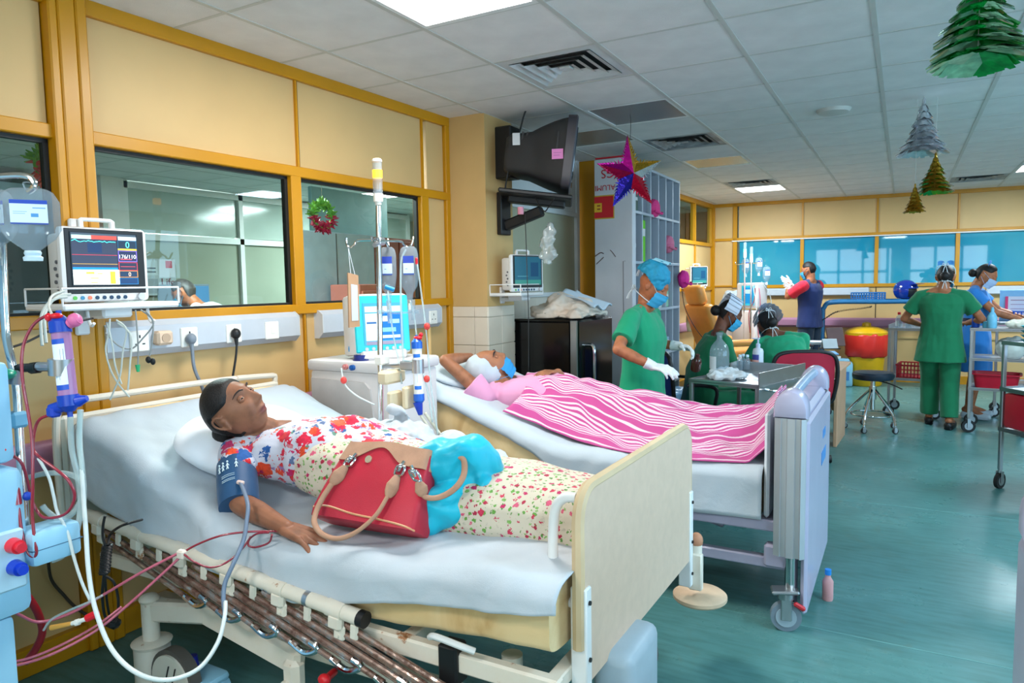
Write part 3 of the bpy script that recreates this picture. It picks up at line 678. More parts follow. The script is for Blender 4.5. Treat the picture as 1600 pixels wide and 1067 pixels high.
    def top(s, name, m, hem=-.35, sleeve=.62, pad=.014, flare=.12, t1=1.06, sl_r=(.066, .062), amp=.006, vx=None, extra=None, prof=None):
        J = s.J; mb = MB(); loft(mb, s.torso_rings(pad, hem, t1, flare, prof))
        for sd in 'LR':
            a, b = J['sh'+sd], J['sh'+sd].lerp(J['el'+sd], sleeve); d = (b-a).normalized()
            mb.sph(a, .060*s.k, 16, 10); mb.cyl(a, b, .060*s.k, sl_r[1]*s.k, 20); nb = J['neck']; rc(mb, nb-(nb-a)*.42-V3((0, 0, 0)), a, .048*s.k, .058*s.k)
            if sleeve > 1: mb.cyl(J['el'+sd], J['el'+sd].lerp(J['wr'+sd], sleeve-1), sl_r[1]*s.k, sl_r[1]*.8*s.k, 20); mb.sph(J['el'+sd], sl_r[1]*s.k, 14, 10)
        if extra: extra(mb)
        me = wrinkle(remesh(mb, name, vx or s.vx*1.3, 4), amp, 10, (1, 1, .5)); return put(name, me, m, s.root)
    def trousers(s, m, name='trousers', r=(.098, .078, .068), end=.93, amp=.007, waist=.1):
        J = s.J; mb = MB(); loft(mb, s.torso_rings(.006, -.12, .2))
        for sd in 'LR':
            h, k_, a = J['hip'+sd], J['kn'+sd], J['an'+sd]; e = k_.lerp(a, end)
            mb.sph(h, r[0]*s.k, 16, 10); mb.cyl(h, k_, r[0]*s.k, r[1]*s.k, 20); mb.sph(k_, r[1]*s.k, 16, 10); mb.cyl(k_, e, r[1]*s.k, r[2]*s.k, 20)
        me = wrinkle(remesh(mb, name, s.vx*1.3, 4), amp, 9, (1, 1, .45)); return put(name, me, m, s.root)
    def shoes(s, m, name='shoe'):
        for sd in 'LR':
            a, t = s.J['an'+sd], s.J['to'+sd]; d = (t-a); d.z = 0; d.normalize(); b = MB()
            rc(b, a-d*.03+V3((0, 0, -.045)), a+d*.06+V3((0, 0, -.05)), .040*s.k, .042*s.k); rc(b, a+d*.06+V3((0, 0, -.05)), V3((t.x, t.y, a.z-.052)), .042*s.k, .034*s.k)
            b.box((a+d*.06+V3((0, 0, -.075))), (.075, .24, .02), .01, (0, 0, math.atan2(d.y, d.x)-PI/2)); put(name, remesh(b, name, .006, 3), m, s.root)
    def glove(s, sd, m, h, cuff=.06, hs=1.0, name='glove'):
        J = s.J; mb = MB(); w = J['wr'+sd]; dr = (J['el'+sd]-w).normalized()
        kw = dict(h[3]) if len(h) > 3 else {}; kw['fat'] = 1.22
        add_hand(mb, w, *h[:3], s=hs, **kw); mb.cyl(w+dr*cuff, w, .037*s.k, .031*s.k, 18); mb.sph(w, .031*s.k, 12, 8)
        return put(name, wrinkle(remesh(mb, name, .0045, 2), .0025, 40), m, s.root)
_mc = {}
def MATS(name, col, rough=.5, **k):
    if name not in _mc: _mc[name] = mat(name, col, rough, **k)
    return _mc[name]
def stand(h=1.6, lean=0.0, shw=.175, hipw=.088, stance=.10):
    """plain standing joints, facing +y, feet on z=0"""
    k = h/1.6
    J = dict(hipR=(hipw*k, 0, .82*k), hipL=(-hipw*k, 0, .82*k), knR=(stance*k, .02*k, .45*k), knL=(-stance*k, .02*k, .45*k), anR=(stance*k, -.02*k, .085*k), anL=(-stance*k, -.02*k, .085*k),
             toR=(stance*k+.02, .15*k, .03*k), toL=(-stance*k-.02, .15*k, .03*k), shR=(shw*k, lean*.45, 1.29*k), shL=(-shw*k, lean*.45, 1.29*k), neck=(0, lean*.52+.0, 1.355*k), waist=(0, lean*.14+.01, 1.02*k))
    return J

# ================================================================ near bed
M['enamel'] = mat('chipped_cream_enamel', (222, 214, 198), .4, var=.05, vscale=5)
def mk_rust():
    m = mat('rusty_chrome_tube', (128, 112, 104), .38, metal=.55, var=0); t = NT(m); co = t.coord()
    n = t.add('ShaderNodeTexNoise', i_Scale=26.0, i_Detail=7.0, i_Roughness=.75); t.link(co, n.inputs[0])
    t.link(t.ramp(n.outputs[0], [(.36, (176, 172, 168)), (.47, (140, 112, 98)), (.58, (98, 66, 54)), (.75, (60, 40, 34))]), t.b.inputs['Base Color'])
    t.link(t.ramp(n.outputs[0], [(.36, (200, 200, 200)), (.55, (30, 30, 30))]), t.b.inputs['Metallic']); t.link(t.ramp(n.outputs[0], [(.36, (60, 60, 60)), (.6, (190, 190, 190))]), t.b.inputs['Roughness']); return m
M['rust'] = mk_rust()
def mk_enamelrust():
    m = mat('cream_enamel_with_rust_chips', (226, 218, 204), .4, var=0); t = NT(m); co = t.coord()
    n = t.add('ShaderNodeTexNoise', i_Scale=13.0, i_Detail=6.0, i_Roughness=.7); t.link(co, n.inputs[0])
    t.link(t.ramp(n.outputs[0], [(.0, (228, 222, 210)), (.64, (222, 210, 192)), (.70, (168, 112, 70)), (.78, (112, 70, 48))]), t.b.inputs['Base Color']); return m
M['enamelrust'] = mk_enamelrust()
M['chrome'] = mat('polished_chrome', (210, 212, 214), .12, metal=1, var=0)
M['steel'] = mat('brushed_steel', (176, 178, 182), .3, metal=.9, var=.08, vscale=4)
def mk_cloth(name, col, var=.04, bump=.12, scale=350, rough=.9):
    m = mat(name, col, rough, var=var, vscale=3, sheen=.15); t = NT(m)
    w = t.add('ShaderNodeTexNoise', i_Scale=float(scale), i_Detail=2.0); t.link(t.coord(), w.inputs[0])
    n = t.add('ShaderNodeTexNoise', i_Scale=9.0, i_Detail=5.0, i_Distortion=.6); t.link(t.coord(), n.inputs[0])
    h = t.math('ADD', t.math('MULTIPLY', w.outputs[0], .12), n.outputs[0]); t.bump(h, bump*3, .01); return m
M['sheet'] = mk_cloth('white_bed_sheet', (184, 193, 201), .02)
def mk_ticking():
    m = mk_cloth('stained_beige_mattress_cover', (222, 190, 138), .05, .06); t = NT(m); co = t.coord()
    n = t.add('ShaderNodeTexNoise', i_Scale=4.0, i_Detail=5.0, i_Distortion=1.0); t.link(co, n.inputs[0])
    t.link(t.ramp(n.outputs[0], [(.35, (232, 204, 154)), (.55, (218, 184, 130)), (.7, (190, 148, 92))]), t.b.inputs['Base Color']); return m
M['ticking'] = mk_ticking()
B1Y0, B1Y1 = 1.46, 2.48
def sstep(a, b, x): t = min(max((x-a)/(b-a), 0), 1); return t*t*(3-2*t)
def top1(x):
    z = .70+.05*sstep(-1.5, -.75, x)
    return z+(.39*(-1.86-x) if x < -2.0 else (.39*(-1.86+2.0))*((x+1.72)/(-.28))**2 if x < -1.72 else 0)
bed = thing('hospital_bed', 'near hospital bed with cream footboard, rusty folded side rails and stained beige mattress', 'bed', (-1.7, 2.0, 0))
O1 = V3((-1.7, 2.0, 0))
def bl(mb, name, m, parent=None, smooth=35):
    o = mb.build(name, m, parent or bed, smooth=smooth)
    if parent is None: o.location = -O1
    return o
mt = MB(); nx = 40
rings = []
for i in range(nx+1):
    x = -2.68+(1.94)*i/nx; z = top1(x)-.012; zb = z-.19+.0*x; sag = .004*math.sin(i*1.7)
    rings.append(((x, (B1Y0+B1Y1)/2+.01, (z+zb)/2), (0, (B1Y1-B1Y0)/2-.015+sag, 0), (0, 0, (z-zb)/2), .28))
loft(mt, rings, 40); mo = bl(mt, 'mattress', M['ticking'], smooth=60)
pip = MB()
for zz in (-.02,): pip.tube([(x, B1Y0+.016, top1(x)+zz-.006) for x in np.linspace(-1.35, -.76, 12)], .006, 6, sm=2)
pip.build('mattress_piping', M['ticking'], mo)
hemx = [-2.75, -2.6, -2.45, -2.2, -1.94, -1.75, -1.57, -1.4, -1.22, -.95, -.7]; hemz = [.73, .72, .672, .62, .575, .552, .542, .575, .615, .655, .69]
def sheet1(u, v):
    x = -2.715+2.01*u; hz = float(np.interp(x, hemx, hemz)); zt = top1(x); L = [.12, B1Y1-B1Y0, zt-hz]; s = v*sum(L); rnd = .03
    wv = .5*mnoise.noise((x*6, s*5, 1.3))+.35*mnoise.noise((x*13+s*9, s*4, 5))+.3*abs(mnoise.noise((x*9-s*6, s*11, 8)))
    if s < L[0]: y, z = B1Y1+.004, zt-(L[0]-s); n = (0, 1, 0)
    elif s < L[0]+L[1]:
        y = B1Y1-(s-L[0]); z = zt; e = min(y-B1Y0, B1Y1-y); z -= .03*(1-min(e/.05, 1))**2; n = (0, 0, 1)
    else: y, z = B1Y0-.006-.03*(s-L[0]-L[1]), zt-.03-(s-L[0]-L[1])*(1-.03/max(L[2], .05)); n = (0, -1, 0)
    a = .017 if n[2] else .02
    # soft pulls running from the sitter to the near edge
    if n[2] or n[1] < 0: wv += .55*math.sin((x*1.0+y*1.9)*17+2*mnoise.noise((x*3, y*3, 0)))*sstep(2.0, 1.5, y)*.5
    end = sstep(-2.6, -2.715, x); z -= .05*end*end
    return (x, y+n[1]*a*wv, z+n[2]*(a*wv+.004))
sh = MB(); sh.sheet(sheet1, 150, 90, thick=.003); bl(sh, 'bed_sheet', M['sheet'], smooth=180)
# head end
hb = MB(); hb.box((-2.77, 1.98, .80), (.03, 1.06, .42), .012); bl(hb, 'headboard', M['enamel'])
ht = MB(); ht.tube([(-2.775, 1.44, .60), (-2.775, 1.44, .98), (-2.775, 1.49, 1.05), (-2.775, 1.62, 1.06), (-2.775, 2.4, 1.045), (-2.775, 2.5, .98), (-2.775, 2.5, .6)], .014, 10); bl(ht, 'headboard_rail', M['enamelrust'])
# footboard, slightly skewed
def fb(nm, mb, m): o = mb.build(nm, m, bed, smooth=40); o.location = V3((-.69, 2.055, 0))-O1; o.rotation_euler = (0, 0, -.02); return o
ol = []
w2, zb, zt, r = .475, .45, .955, .075
ol = [(-w2, zb), (w2, zb)]+[(w2-r+r*math.cos(a), zt-r+r*math.sin(a)) for a in np.linspace(0, PI/2, 8)]+[(-w2+r-r*math.sin(a), zt-r+r*math.cos(a)) for a in np.linspace(0, PI/2, 8)]
MY = Matrix(((0, 0, 1, -.0165), (1, 0, 0, 0), (0, 1, 0, 0), (0, 0, 0, 1)))
p = MB(); p.prism(ol, .033, MY); fbo = fb('footboard', p, mat('footboard_laminate', (212, 184, 160), .5, var=.03, vscale=30))
p = MB(); p.tube([(0, -w2-.001, .55), (0, -w2-.001, zt-r)]+[(0, -w2+r-r*math.sin(a), zt-r+r*math.cos(a)) for a in np.linspace(PI/2, 0, 9)]+[(0, 0, zt)]+[(0, w2-r+r*math.cos(a), zt-r+r*math.sin(a)) for a in np.linspace(PI/2, 0, 9)]+[(0, w2+.001, .55)], .0175, 8, sm=1)
fb('footboard_edge_band', p, mat('tan_edge_band', (204, 178, 140), .45))
for sy in (-1, 1):
    p = MB(); p.box((.0, sy*(w2-.012), .53), (.046, .034, .36), .004); fb('edge_channel', p, M['white'])
    for z in (.40, .52, .67): p = MB(); p.cyl((.02, sy*(w2-.012), z), (.028, sy*(w2-.012), z), .006, n=8); fb('channel_bolt', p, M['black'])
p = MB(); p.tube([(-.02, -.44, .93), (-.055, -.44, .925), (-.082, -.44, .89), (-.09, -.44, .80), (-.088, -.44, .71), (-.07, -.44, .66), (-.02, -.44, .645)], .0135, 10); fb('grab_handle', p, M['white'])
p = MB(); p.tube([(-.02, .44, .93), (-.055, .44, .925), (-.082, .44, .89), (-.09, .44, .80), (-.088, .44, .71), (-.07, .44, .66), (-.02, .44, .645)], .0135, 10); fb('grab_handle', p, M['white'])
# bumper disc at the far foot corner
p = MB(); p.cyl((.03, .50, .34), (.03, .50, .50), .02, n=14); p.box((.03, .49, .40), (.05, .03, .14), .005); fb('bumper_bracket', p, M['enamelrust'])
p = MB(); p.sph((.03, .50, .515), (.024, .024, .03), 12, 8); fb('bumper_cap', p, mat('worn_orange_rubber', (190, 132, 100), .6, var=.15))
p = MB(); p.lathe([(.03, -.016), (.092, -.014), (.1, -.006), (.1, .006), (.09, .014), (.02, .016)], (.035, .53, .29), 30); fb('bumper_disc', p, mat('scuffed_bumper_disc', (206, 176, 146), .55, var=.12, vscale=12))
# deck frame
p = MB(); p.b2((-2.6, 1.475, .455), (-.71, 1.51, .51), .006); p.b2((-2.6, 2.43, .455), (-.71, 2.465, .51), .006)
for x in (-2.6, -1.9, -1.2, -.74): p.b2((x-.02, 1.48, .46), (x+.02, 2.46, .50), .004)
bl(p, 'deck_frame', M['enamelrust'])
p = MB(); p.b2((-1.06, 1.462, .42), (-1.0, 1.52, .53), .006); bl(p, 'black_strap', M['black'])
p = MB(); p.tube([(-1.08, 1.46, .545), (-1.05, 1.445, .56), (-.97, 1.445, .553), (-.94, 1.46, .54)], .009, 8); bl(p, 'mattress_retainer', M['white'])
# folded side rail
RA, RB = V3((-2.62, 1.445, .655)), V3((-1.31, 1.445, .553))
p = MB(); p.cyl(RA, RB, .0225, n=18); rl = bl(p, 'side_rail', M['enamelrust'])
p = MB(); p.cyl(RB, RB+V3((.022, 0, -.002)), .024, n=16); p.build('rail_end_cap', M['black'], rl)
p = MB(); p.cyl(RA.lerp(RB, .845), RA.lerp(RB, .858), .0235, n=16); p.build('rail_joint_band', M['steel'], rl)
for i in range(6):
    f = .06+.175*i; c = RA.lerp(RB, f); p = MB()
    p.cyl(c-V3((.03, 0, -.0024)), c+V3((.03, 0, -.0024)), .0255, n=16); p.box(c+V3((.004, -.010, -.03)), (.052, .03, .05), .010, (0, .08, 0)); p.box(c+V3((.012, -.006, -.062)), (.042, .016, .05), .014, (0, .1, 0)); p.cyl(c+V3((.012, -.018, -.07)), c+V3((.012, -.012, -.07)), .005, n=8)
    p.build('rail_clamp', M['enamelrust'], rl)
    c2 = RA.lerp(RB, min(f+.088, .985)); p = MB(); p.box(c2+V3((0, -.004, -.045)), (.03, .012, .05), .012, (0, .1, 0)); p.build('rail_tab', M['enamel'], rl)
for i in range(8):
    f = .01+.124*i; c = RA.lerp(RB, f)+V3((.01, .004, -.055)); e = c+V3((.56, -.012, -.145))
    p = MB(); off = V3((.082, 0, .010))
    p.cyl(c, e, .0088, n=10); p.cyl(c+off, e+off*.75+V3((.02, 0, .01)), .0088, n=10); p.build('rail_bar', M['rust'], rl)
    p = MB(); p.tube([e-V3((.03, 0, -.008)), e+V3((.02, 0, -.012)), e+V3((.055, 0, -.006)), e+off*.75+V3((.02, 0, .006)), e+off*.75+V3((-.01, 0, .018))], .0095, 10); p.build('rail_bend', M['chrome'], rl)
# undercarriage
p = MB(); p.cyl((-2.36, 1.50, .20), (-2.36, 1.50, .36), .03, n=14); p.sph((-2.36, 1.5, .365), (.036, .036, .02), 14, 8); bl(p, 'leg_pivot', M['enamelrust'])
p = MB(); p.box((-2.2, 1.53, .34), (.30, .05, .075), .01, (0, -.12, .15)); bl(p, 'swing_arm', M['enamelrust'])
p = MB(); p.box((-1.86, 1.53, .33), (.46, .05, .095), .015, (0, .16, 0)); p.box((-1.66, 1.52, .26), (.07, .06, .11), .02); p.cyl((-1.665, 1.48, .235), (-1.665, 1.5, .235), .016, n=10); bl(p, 'lift_arm', M['enamelrust'])
p = MB(); p.cyl((-2.36, 1.50, .03), (-2.36, 1.50, .2), .062, n=20); p.lathe([(.064, 0), (.07, .012), (.05, .022)], (-2.36, 1.5, .195), 20); bl(p, 'leg_sleeve', M['enamelrust'])
p = MB(); p.cyl((-2.20, 1.46, .115), (-2.20, 1.50, .115), .112, n=32); cw = bl(p, 'castor_wheel', mat('grey_tyre', (92, 86, 80), .6))
p = MB(); p.cyl((-2.20, 1.452, .115), (-2.20, 1.462, .115), .096, n=32); p.build('wheel_cover', M['enamel'], cw)
p = MB()
for d in (-.018, .018): p.box((-2.20+d, 1.450, .115), (.003, .004, .13), 0, (0, .35, 0))
p.build('cover_groove', M['black'], cw)
for y in (2.42,):
    p = MB(); p.cyl((-2.36, y, 0.2), (-2.36, y, .45), .03); p.cyl((-2.36, y, .10), (-2.36, y, .2), .05); bl(p, 'leg_sleeve', M['enamelrust']); p = MB(); p.cyl((-2.28, y-.02, .10), (-2.28, y+.02, .10), .10, n=24); bl(p, 'castor_wheel', MATS('grey_tyre2', (92, 86, 80)))
for y in (1.62, 2.42):
    p = MB(); p.cyl((-.92, y, .18), (-.92, y, .46), .03); p.cyl((-.92, y, .12), (-.92, y, .2), .05); bl(p, 'leg_sleeve', M['enamelrust']); p = MB(); p.cyl((-.86, y-.02, .10), (-.86, y+.02, .10), .10, n=24); bl(p, 'castor_wheel', MATS('grey_tyre2', (92, 86, 80)))
p = MB(); p.b2((-.73, 1.72, .10), (-.61, 1.98, .47), .035, seg=3); p.b2((-.76, 1.70, .20), (-.60, 2.0, .26), .01); bl(p, 'foot_housing', mat('blue_grey_plastic', (164, 180, 190), .4))
p = MB(); p.b2((-2.0, 1.62, .36), (-1.9, 1.74, .44), .01); p.cyl((-2.0, 1.68, .40), (-1.45, 1.68, .34), .03, n=14); p.cyl((-1.5, 1.66, .345), (-1.36, 1.60, .37), .045, n=16); bl(p, 'lift_actuator', M['black'])
p = MB(); p.b2((-2.5, 1.60, .26), (-.85, 1.66, .31), .008); p.b2((-2.5, 2.34, .26), (-.85, 2.40, .31), .008); bl(p, 'base_frame', M['enamelrust'])
p = MB(); p.cyl((-1.43, 1.46, .355), (-1.40, 1.40, .375), .011); p.sph((-1.395, 1.385, .38), (.020, .016, .016), 12, 8); bl(p, 'release_knob', mat('red_knob_plastic', (206, 22, 34), .35))
# pillow
def pillow(nm, label, c, d, rot, m, amp=.006):
    t = thing(nm, label, 'pillow', c, rot=rot); b = MB()
    b.sph((0, 0, 0), 1, 44, 28); V = []
    for x, y, z in b.v:
        e = lambda q: math.copysign(abs(q)**.62, q); k = 1-.16*(abs(x*y))
        V.append((e(x)*d[0]/2*k, e(y)*d[1]/2*k, z*d[2]/2*(1-.25*max(abs(x), abs(y))**4)))
    b.v = V; me = wrinkle(b.mesh('pillow_case', 0), amp, 9); me.polygons.foreach_set('use_smooth', [True]*len(me.polygons)); put('pillow_case', me, m, t); return t
pillow('pillow', 'white pillow under the head of the woman in the floral blouse', (-2.20, 1.86, .895), (.40, .62, .15), (0, .40, .04), mk_cloth('pillow_cotton', (232, 234, 240), .02))

# ================================================================ the woman in the floral blouse
def mk_floral(name, base, scale, palette, size, leaf, big=True):
    m = mat(name, base, .85, var=0, sheen=.1); t = NT(m); co = t.coord()
    nz = t.add('ShaderNodeTexNoise', i_Scale=scale*2.2, i_Detail=3.0); t.link(co, nz.inputs[0])
    v0 = t.add('ShaderNodeVectorMath', operation='SUBTRACT'); t.link(nz.outputs['Color'], v0.inputs[0]); v0.inputs[1].default_value = (.5, .5, .5)
    v1 = t.add('ShaderNodeVectorMath', operation='SCALE'); t.link(v0.outputs[0], v1.inputs[0]); v1.inputs['Scale'].default_value = .55/scale
    v2 = t.add('ShaderNodeVectorMath', operation='ADD'); t.link(co, v2.inputs[0]); t.link(v1.outputs[0], v2.inputs[1]); col = lin(base)
    def layer(col, sc, off, rad, pal, rag):
        mp = t.add('ShaderNodeMapping'); mp.inputs['Location'].default_value = off; t.link(v2.outputs[0], mp.inputs[0])
        vo = t.add('ShaderNodeTexVoronoi', i_Scale=float(sc)); vo.inputs['Randomness'].default_value = .85; t.link(mp.outputs[0], vo.inputs[0])
        sx = t.add('ShaderNodeSeparateColor'); t.link(vo.outputs['Color'], sx.inputs[0])
        n2 = t.add('ShaderNodeTexNoise', i_Scale=sc*4.5, i_Detail=2.0); t.link(mp.outputs[0], n2.inputs[0])
        dist = t.math('ADD', vo.outputs['Distance'], t.math('MULTIPLY', t.math('SUBTRACT', n2.outputs[0], .5), rag))
        rr = t.math('MULTIPLY', sx.outputs[1], rad); f = t.math('LESS_THAN', dist, t.math('ADD', rr, rad*.45))
        pc = t.ramp(sx.outputs[0], [(i/len(pal), c) for i, c in enumerate(pal)], 'CONSTANT')
        sh_ = t.ramp(n2.outputs[0], [(.35, (150, 150, 150)), (.6, (255, 255, 255))]); pc = t.mix(.35, pc, sh_, 'MULTIPLY')
        return t.mix(f, col, pc)
    col = layer(col, scale*1.5, (3, 1, 2), leaf[0], leaf[1], .5)
    col = layer(col, scale, (0, 0, 0), size, palette, .75 if big else .5)
    if big: col = layer(col, scale*1.35, (7, 4, 9), size*.62, palette[::-1], .7)
    t.link(col, t.b.inputs['Base Color'])
    n = t.add('ShaderNodeTexNoise', i_Scale=14.0, i_Detail=4.0); t.link(co, n.inputs[0]); t.bump(n.outputs[0], .35, .01); return m
M['blouse'] = mk_floral('white_blouse_with_red_and_blue_flowers', (192, 192, 204), 18, [(214, 24, 62), (228, 72, 34), (196, 30, 96), (218, 40, 50), (36, 88, 156), (232, 96, 60)], .42, (.28, [(96, 140, 120), (150, 120, 170), (200, 120, 130), (90, 110, 150)]))
M['skirt'] = mk_floral('cream_cotton_with_pink_flowers', (204, 194, 174), 42, [(190, 32, 92), (206, 52, 84), (178, 40, 70), (214, 90, 120)], .30, (.30, [(104, 160, 70), (128, 176, 92), (88, 140, 66), (204, 194, 174)]), False)
SK1 = mk_skin('dark_brown_skin', (142, 94, 70), (118, 62, 58))
HAIRM = mat('black_hair', (22, 20, 22), .38, var=.3, vscale=40, spec=.6)
def mk_hair(name, col):
    m = mat(name, col, .5, var=0, spec=.35); t = NT(m); mp = t.coord('Object', (60, 60, 14)); n = t.add('ShaderNodeTexNoise', i_Scale=6.0, i_Detail=4.0); t.link(mp, n.inputs[0])
    t.link(t.ramp(n.outputs[0], [(.3, tuple(v*.6 for v in col)), (.7, tuple(v*1.5 for v in col))]), t.b.inputs['Base Color']); t.bump(n.outputs[0], .5, .004); return m
M['hair'] = mk_hair('combed_black_hair', (24, 21, 21))
PO = V3((-1.5, 1.85, .7))
pat = thing('person', 'woman in a floral blouse lying in the near bed with a blue cuff', 'person', PO)
R1, F1 = V3((0.3338, -0.8813, -0.3374)), V3((0.781, 0.0599, 0.6162))
HM1 = headM(V3((-2.07, 1.677, 1.05))-PO, R1, F1)
W = lambda x, y, z: V3((x, y, z))-PO
J1 = dict(hipR=W(-1.42, 1.82, .80), hipL=W(-1.40, 2.02, .80), knR=W(-1.06, 1.80, .815), knL=W(-1.04, 2.06, .815), anR=W(-.80, 1.84, .80), anL=W(-.79, 2.0, .80), toR=W(-.775, 1.82, .88), toL=W(-.77, 2.03, .88),
          shR=W(-2.045, 1.655, .895), shL=W(-1.915, 1.965, .925), neck=W(-2.02, 1.775, .955), waist=W(-1.66, 1.89, .85), elR=W(-1.89, 1.535, .775), wrR=W(-1.66, 1.515, .733), elL=W(-1.68, 2.13, .84), wrL=W(-1.47, 2.2, .80))
f1 = Fig(pat, J1, SK1, .0034, bust=.02, sm=2)
hR = ((.85, .02, -.16), (.08, .1, -1), (0, 1, .1), dict(curl=(.14, .12, .16, .24), spread=.13, thumb=.3, fat=1.06))
hL = ((1, .1, -.1), (0, 0, -1), (0, -1, 0))
f1.body(HM1, dict(R=hR, L=hL), old=.9, fine=2, headscale=1.06, hs=1.12, lipamt=1.0)
for p, d, u in f1.tips['R']:
    b = MB(); b.sph(p-u*.0052+d*.0015, (.0062, .0045, .0022), 10, 6, rot=(u*-1).to_track_quat('Z', 'Y').to_euler()); b.build('fingernail', MATS('fingernail', (196, 152, 136), .3), pat, smooth=180)
f1.eyes(HM1, 1.06, False, .38); f1.brows(HM1, MATS('brow_hair', (44, 30, 26), .7), 1.06, .0026)
def hair1(Hm, s, root, m, front=.045, bun=True, vol=0):
    b = MB(); P, F = head_shape(96, 72); V = []
    for x, y, z in P:
        lim = front+.012*math.cos(x/.03)-.1*max(0, abs(x)-.045)-.5*max(0, .05-z)
        e = lim-y
        if abs(x) > .045 and -.07 < z < .035: e = min(e, -.040-y)
        e = min(e, (z+.078)*1.0); f = min(max(.5+e/.016, 0), 1); k = lambda a: .95+(a-.95)*f*f*(3-2*f)
        V.append(Hm @ (V3((x*k(1.07+vol), y*k(1.06+vol*1.6*(y < 0)), z*k(1.05+vol*.4)))*s))
    b.add(V, F)
    if bun: b.sph(Hm @ (V3((0, -.105, -.03))*s), .042*s, 18, 12)
    return b.build('hair', m, root, smooth=180)
hair1(HM1, 1.06, pat, M['hair'], .058, True, .07)
def bl_extra(mb):
    rc(mb, W(-1.98, 1.71, .925), W(-1.95, 1.86, .945), .06, .06)
PROF1 = ([.19, .19, .185, .18, .165, .16, .17, .172, .150, .085, .06], [.11, .11, .115, .115, .112, .112, .112, .098, .070, .048, .04])
f1.top('blouse', M['blouse'], hem=.12, sleeve=.42, pad=.014, t1=1.0, sl_r=(.062, .064), amp=.014, vx=.0055, prof=PROF1)
# wrapped cotton skirt
sk = MB(); rg = []
for x, y, z, hw, hd in ((-1.83, 1.86, .868, .168, .118), (-1.72, 1.87, .85, .186, .127), (-1.62, 1.885, .83, .192, .125), (-1.45, 1.90, .805, .205, .125), (-1.25, 1.915, .79, .215, .115), (-1.05, 1.92, .79, .215, .110), (-.88, 1.915, .785, .21, .105), (-.76, 1.91, .78, .19, .10), (-.725, 1.91, .78, .17, .085)):
    rg.append((W(x, y, z), V3((0, -hw, 0)), V3((0, 0, hd)), .75))
loft(sk, rg, 40); me = wrinkle(remesh(sk, 'skirt', .0075, 4), .012, 7, (.5, 1.4, 1.4), 3); put('skirt', me, M['skirt'], pat)
# blood-pressure cuff with hose stub
cuff = thing('pressure_cuff', 'teal blue blood pressure cuff with white figures wrapped round her upper arm', 'cuff', tuple(V3((-1.955, 1.585, .82))))
CO = V3((-1.955, 1.585, .82)); a, c = V3((-2.01, 1.622, .868))-CO, V3((-1.90, 1.537, .762))-CO
dz = (c-a).normalized(); rr_ = [.064, .0665, .067, .0665, .064]
b = MB(); pts = [a.lerp(c, i/4) for i in range(5)]
b.tube(pts, rr_, 28, sm=3); wrinkle_me = b.mesh('cuff_wrap', 60); put('cuff_wrap', wrinkle_me, mk_cloth('teal_cuff_nylon', (6, 66, 108), .06, .1, 200, .55), cuff)
cm = MATS('white_print', (206, 224, 232), .6); camd = V3((.486, -.87, .2)).normalized(); camd = (camd-dz*camd.dot(dz)).normalized(); side = dz.cross(camd)
def on_cuff(u, v, r=.0685): ang = v/.067; return a+dz*u+(camd*math.cos(ang)+side*math.sin(ang))*r
b = MB()
for v in (-.032, -.004, .012, .028):
    b.sph(on_cuff(.030, v), .0035, 8, 6)
    for k in (0, 1): b.tube([on_cuff(.036, v), on_cuff(.048, v), on_cuff(.062, v+(.003 if k else -.003))], .0016, 5)
    b.tube([on_cuff(.048, v-.005), on_cuff(.038, v), on_cuff(.048, v+.005)], .0014, 5)
for u in (.085, .092, .104, .110): b.tube([on_cuff(u, q) for q in (-.025, -.01, .005, .02)], .0009, 4)
b.build('cuff_print', cm, cuff)
p0 = on_cuff(.134, -.040, .073); b = MB(); b.box(p0, (.03, .014, .014), .004); b.build('hose_port', MATS('pinkish_port', (226, 200, 190), .4), cuff)
PORT = CO+p0

# ================================================================ bed-head services on the left wall
RZL = -math.radians(1.8488); OL = V3((-2.924, 1.729, 0))
def trunking(label, s0, s1, grp=None):
    t = thing('service_trunking', label, 'trunking', tuple(OL), RZL, grp)
    b = MB(); MX = Matrix(((0, 1, 0, 0), (0, 0, 1, s0), (1, 0, 0, 0), (0, 0, 0, 1)))
    b.prism([(1.195, -.004), (1.195, .028), (1.225, .062), (1.325, .062), (1.35, .03), (1.35, -.004)], s1-s0, Matrix(((0, 1, 0, 0), (0, 0, 1, s0), (1, 0, 0, 0), (0, 0, 0, 1))))
    b.build('trunking_body', M['trunk'], t, smooth=20)
    for s in (s0, s1): c = MB(); c.prism([(1.193, -.004), (1.193, .03), (1.225, .064), (1.327, .064), (1.352, .032), (1.352, -.004)], .006, Matrix(((0, 1, 0, 0), (0, 0, 1, s-.003), (1, 0, 0, 0), (0, 0, 0, 1)))); c.build('end_cap', MATS('trunking_end_cap', (206, 208, 210)), t, smooth=20)
    return t
def wall_socket(t, s, pins=True, w=.085, m=None, h=.09):
    b = MB(); b.box((.064, s, 1.262), (.012, w, h), .004); o = b.build('socket_plate', m or M['socket'], t)
    h = MB()
    if pins:
        for dy, dz, sx, sz in ((0, .02, .006, .013), (-.016, -.012, .012, .005), (.016, -.012, .012, .005)): h.box((.0702, s+dy, 1.262+dz), (.002, sx, sz))
    else: h.box((.071, s, 1.262), (.004, .02, .03), .001)
    h.build('socket_slots' if pins else 'rocker_switch', M['black'] if pins else M['socket'], o); return o
tr1 = trunking('long grey bed-head trunking with four socket plates under the first window', -.02, 1.005)
wall_socket(tr1, .114); wall_socket(tr1, .35); wall_socket(tr1, .59); wall_socket(tr1, .82, False)
tr2 = trunking('grey trunking behind the cream dialysis machine between the two beds', 1.175, 2.28); wall_socket(tr2, 1.385, False); wall_socket(tr2, 2.18)
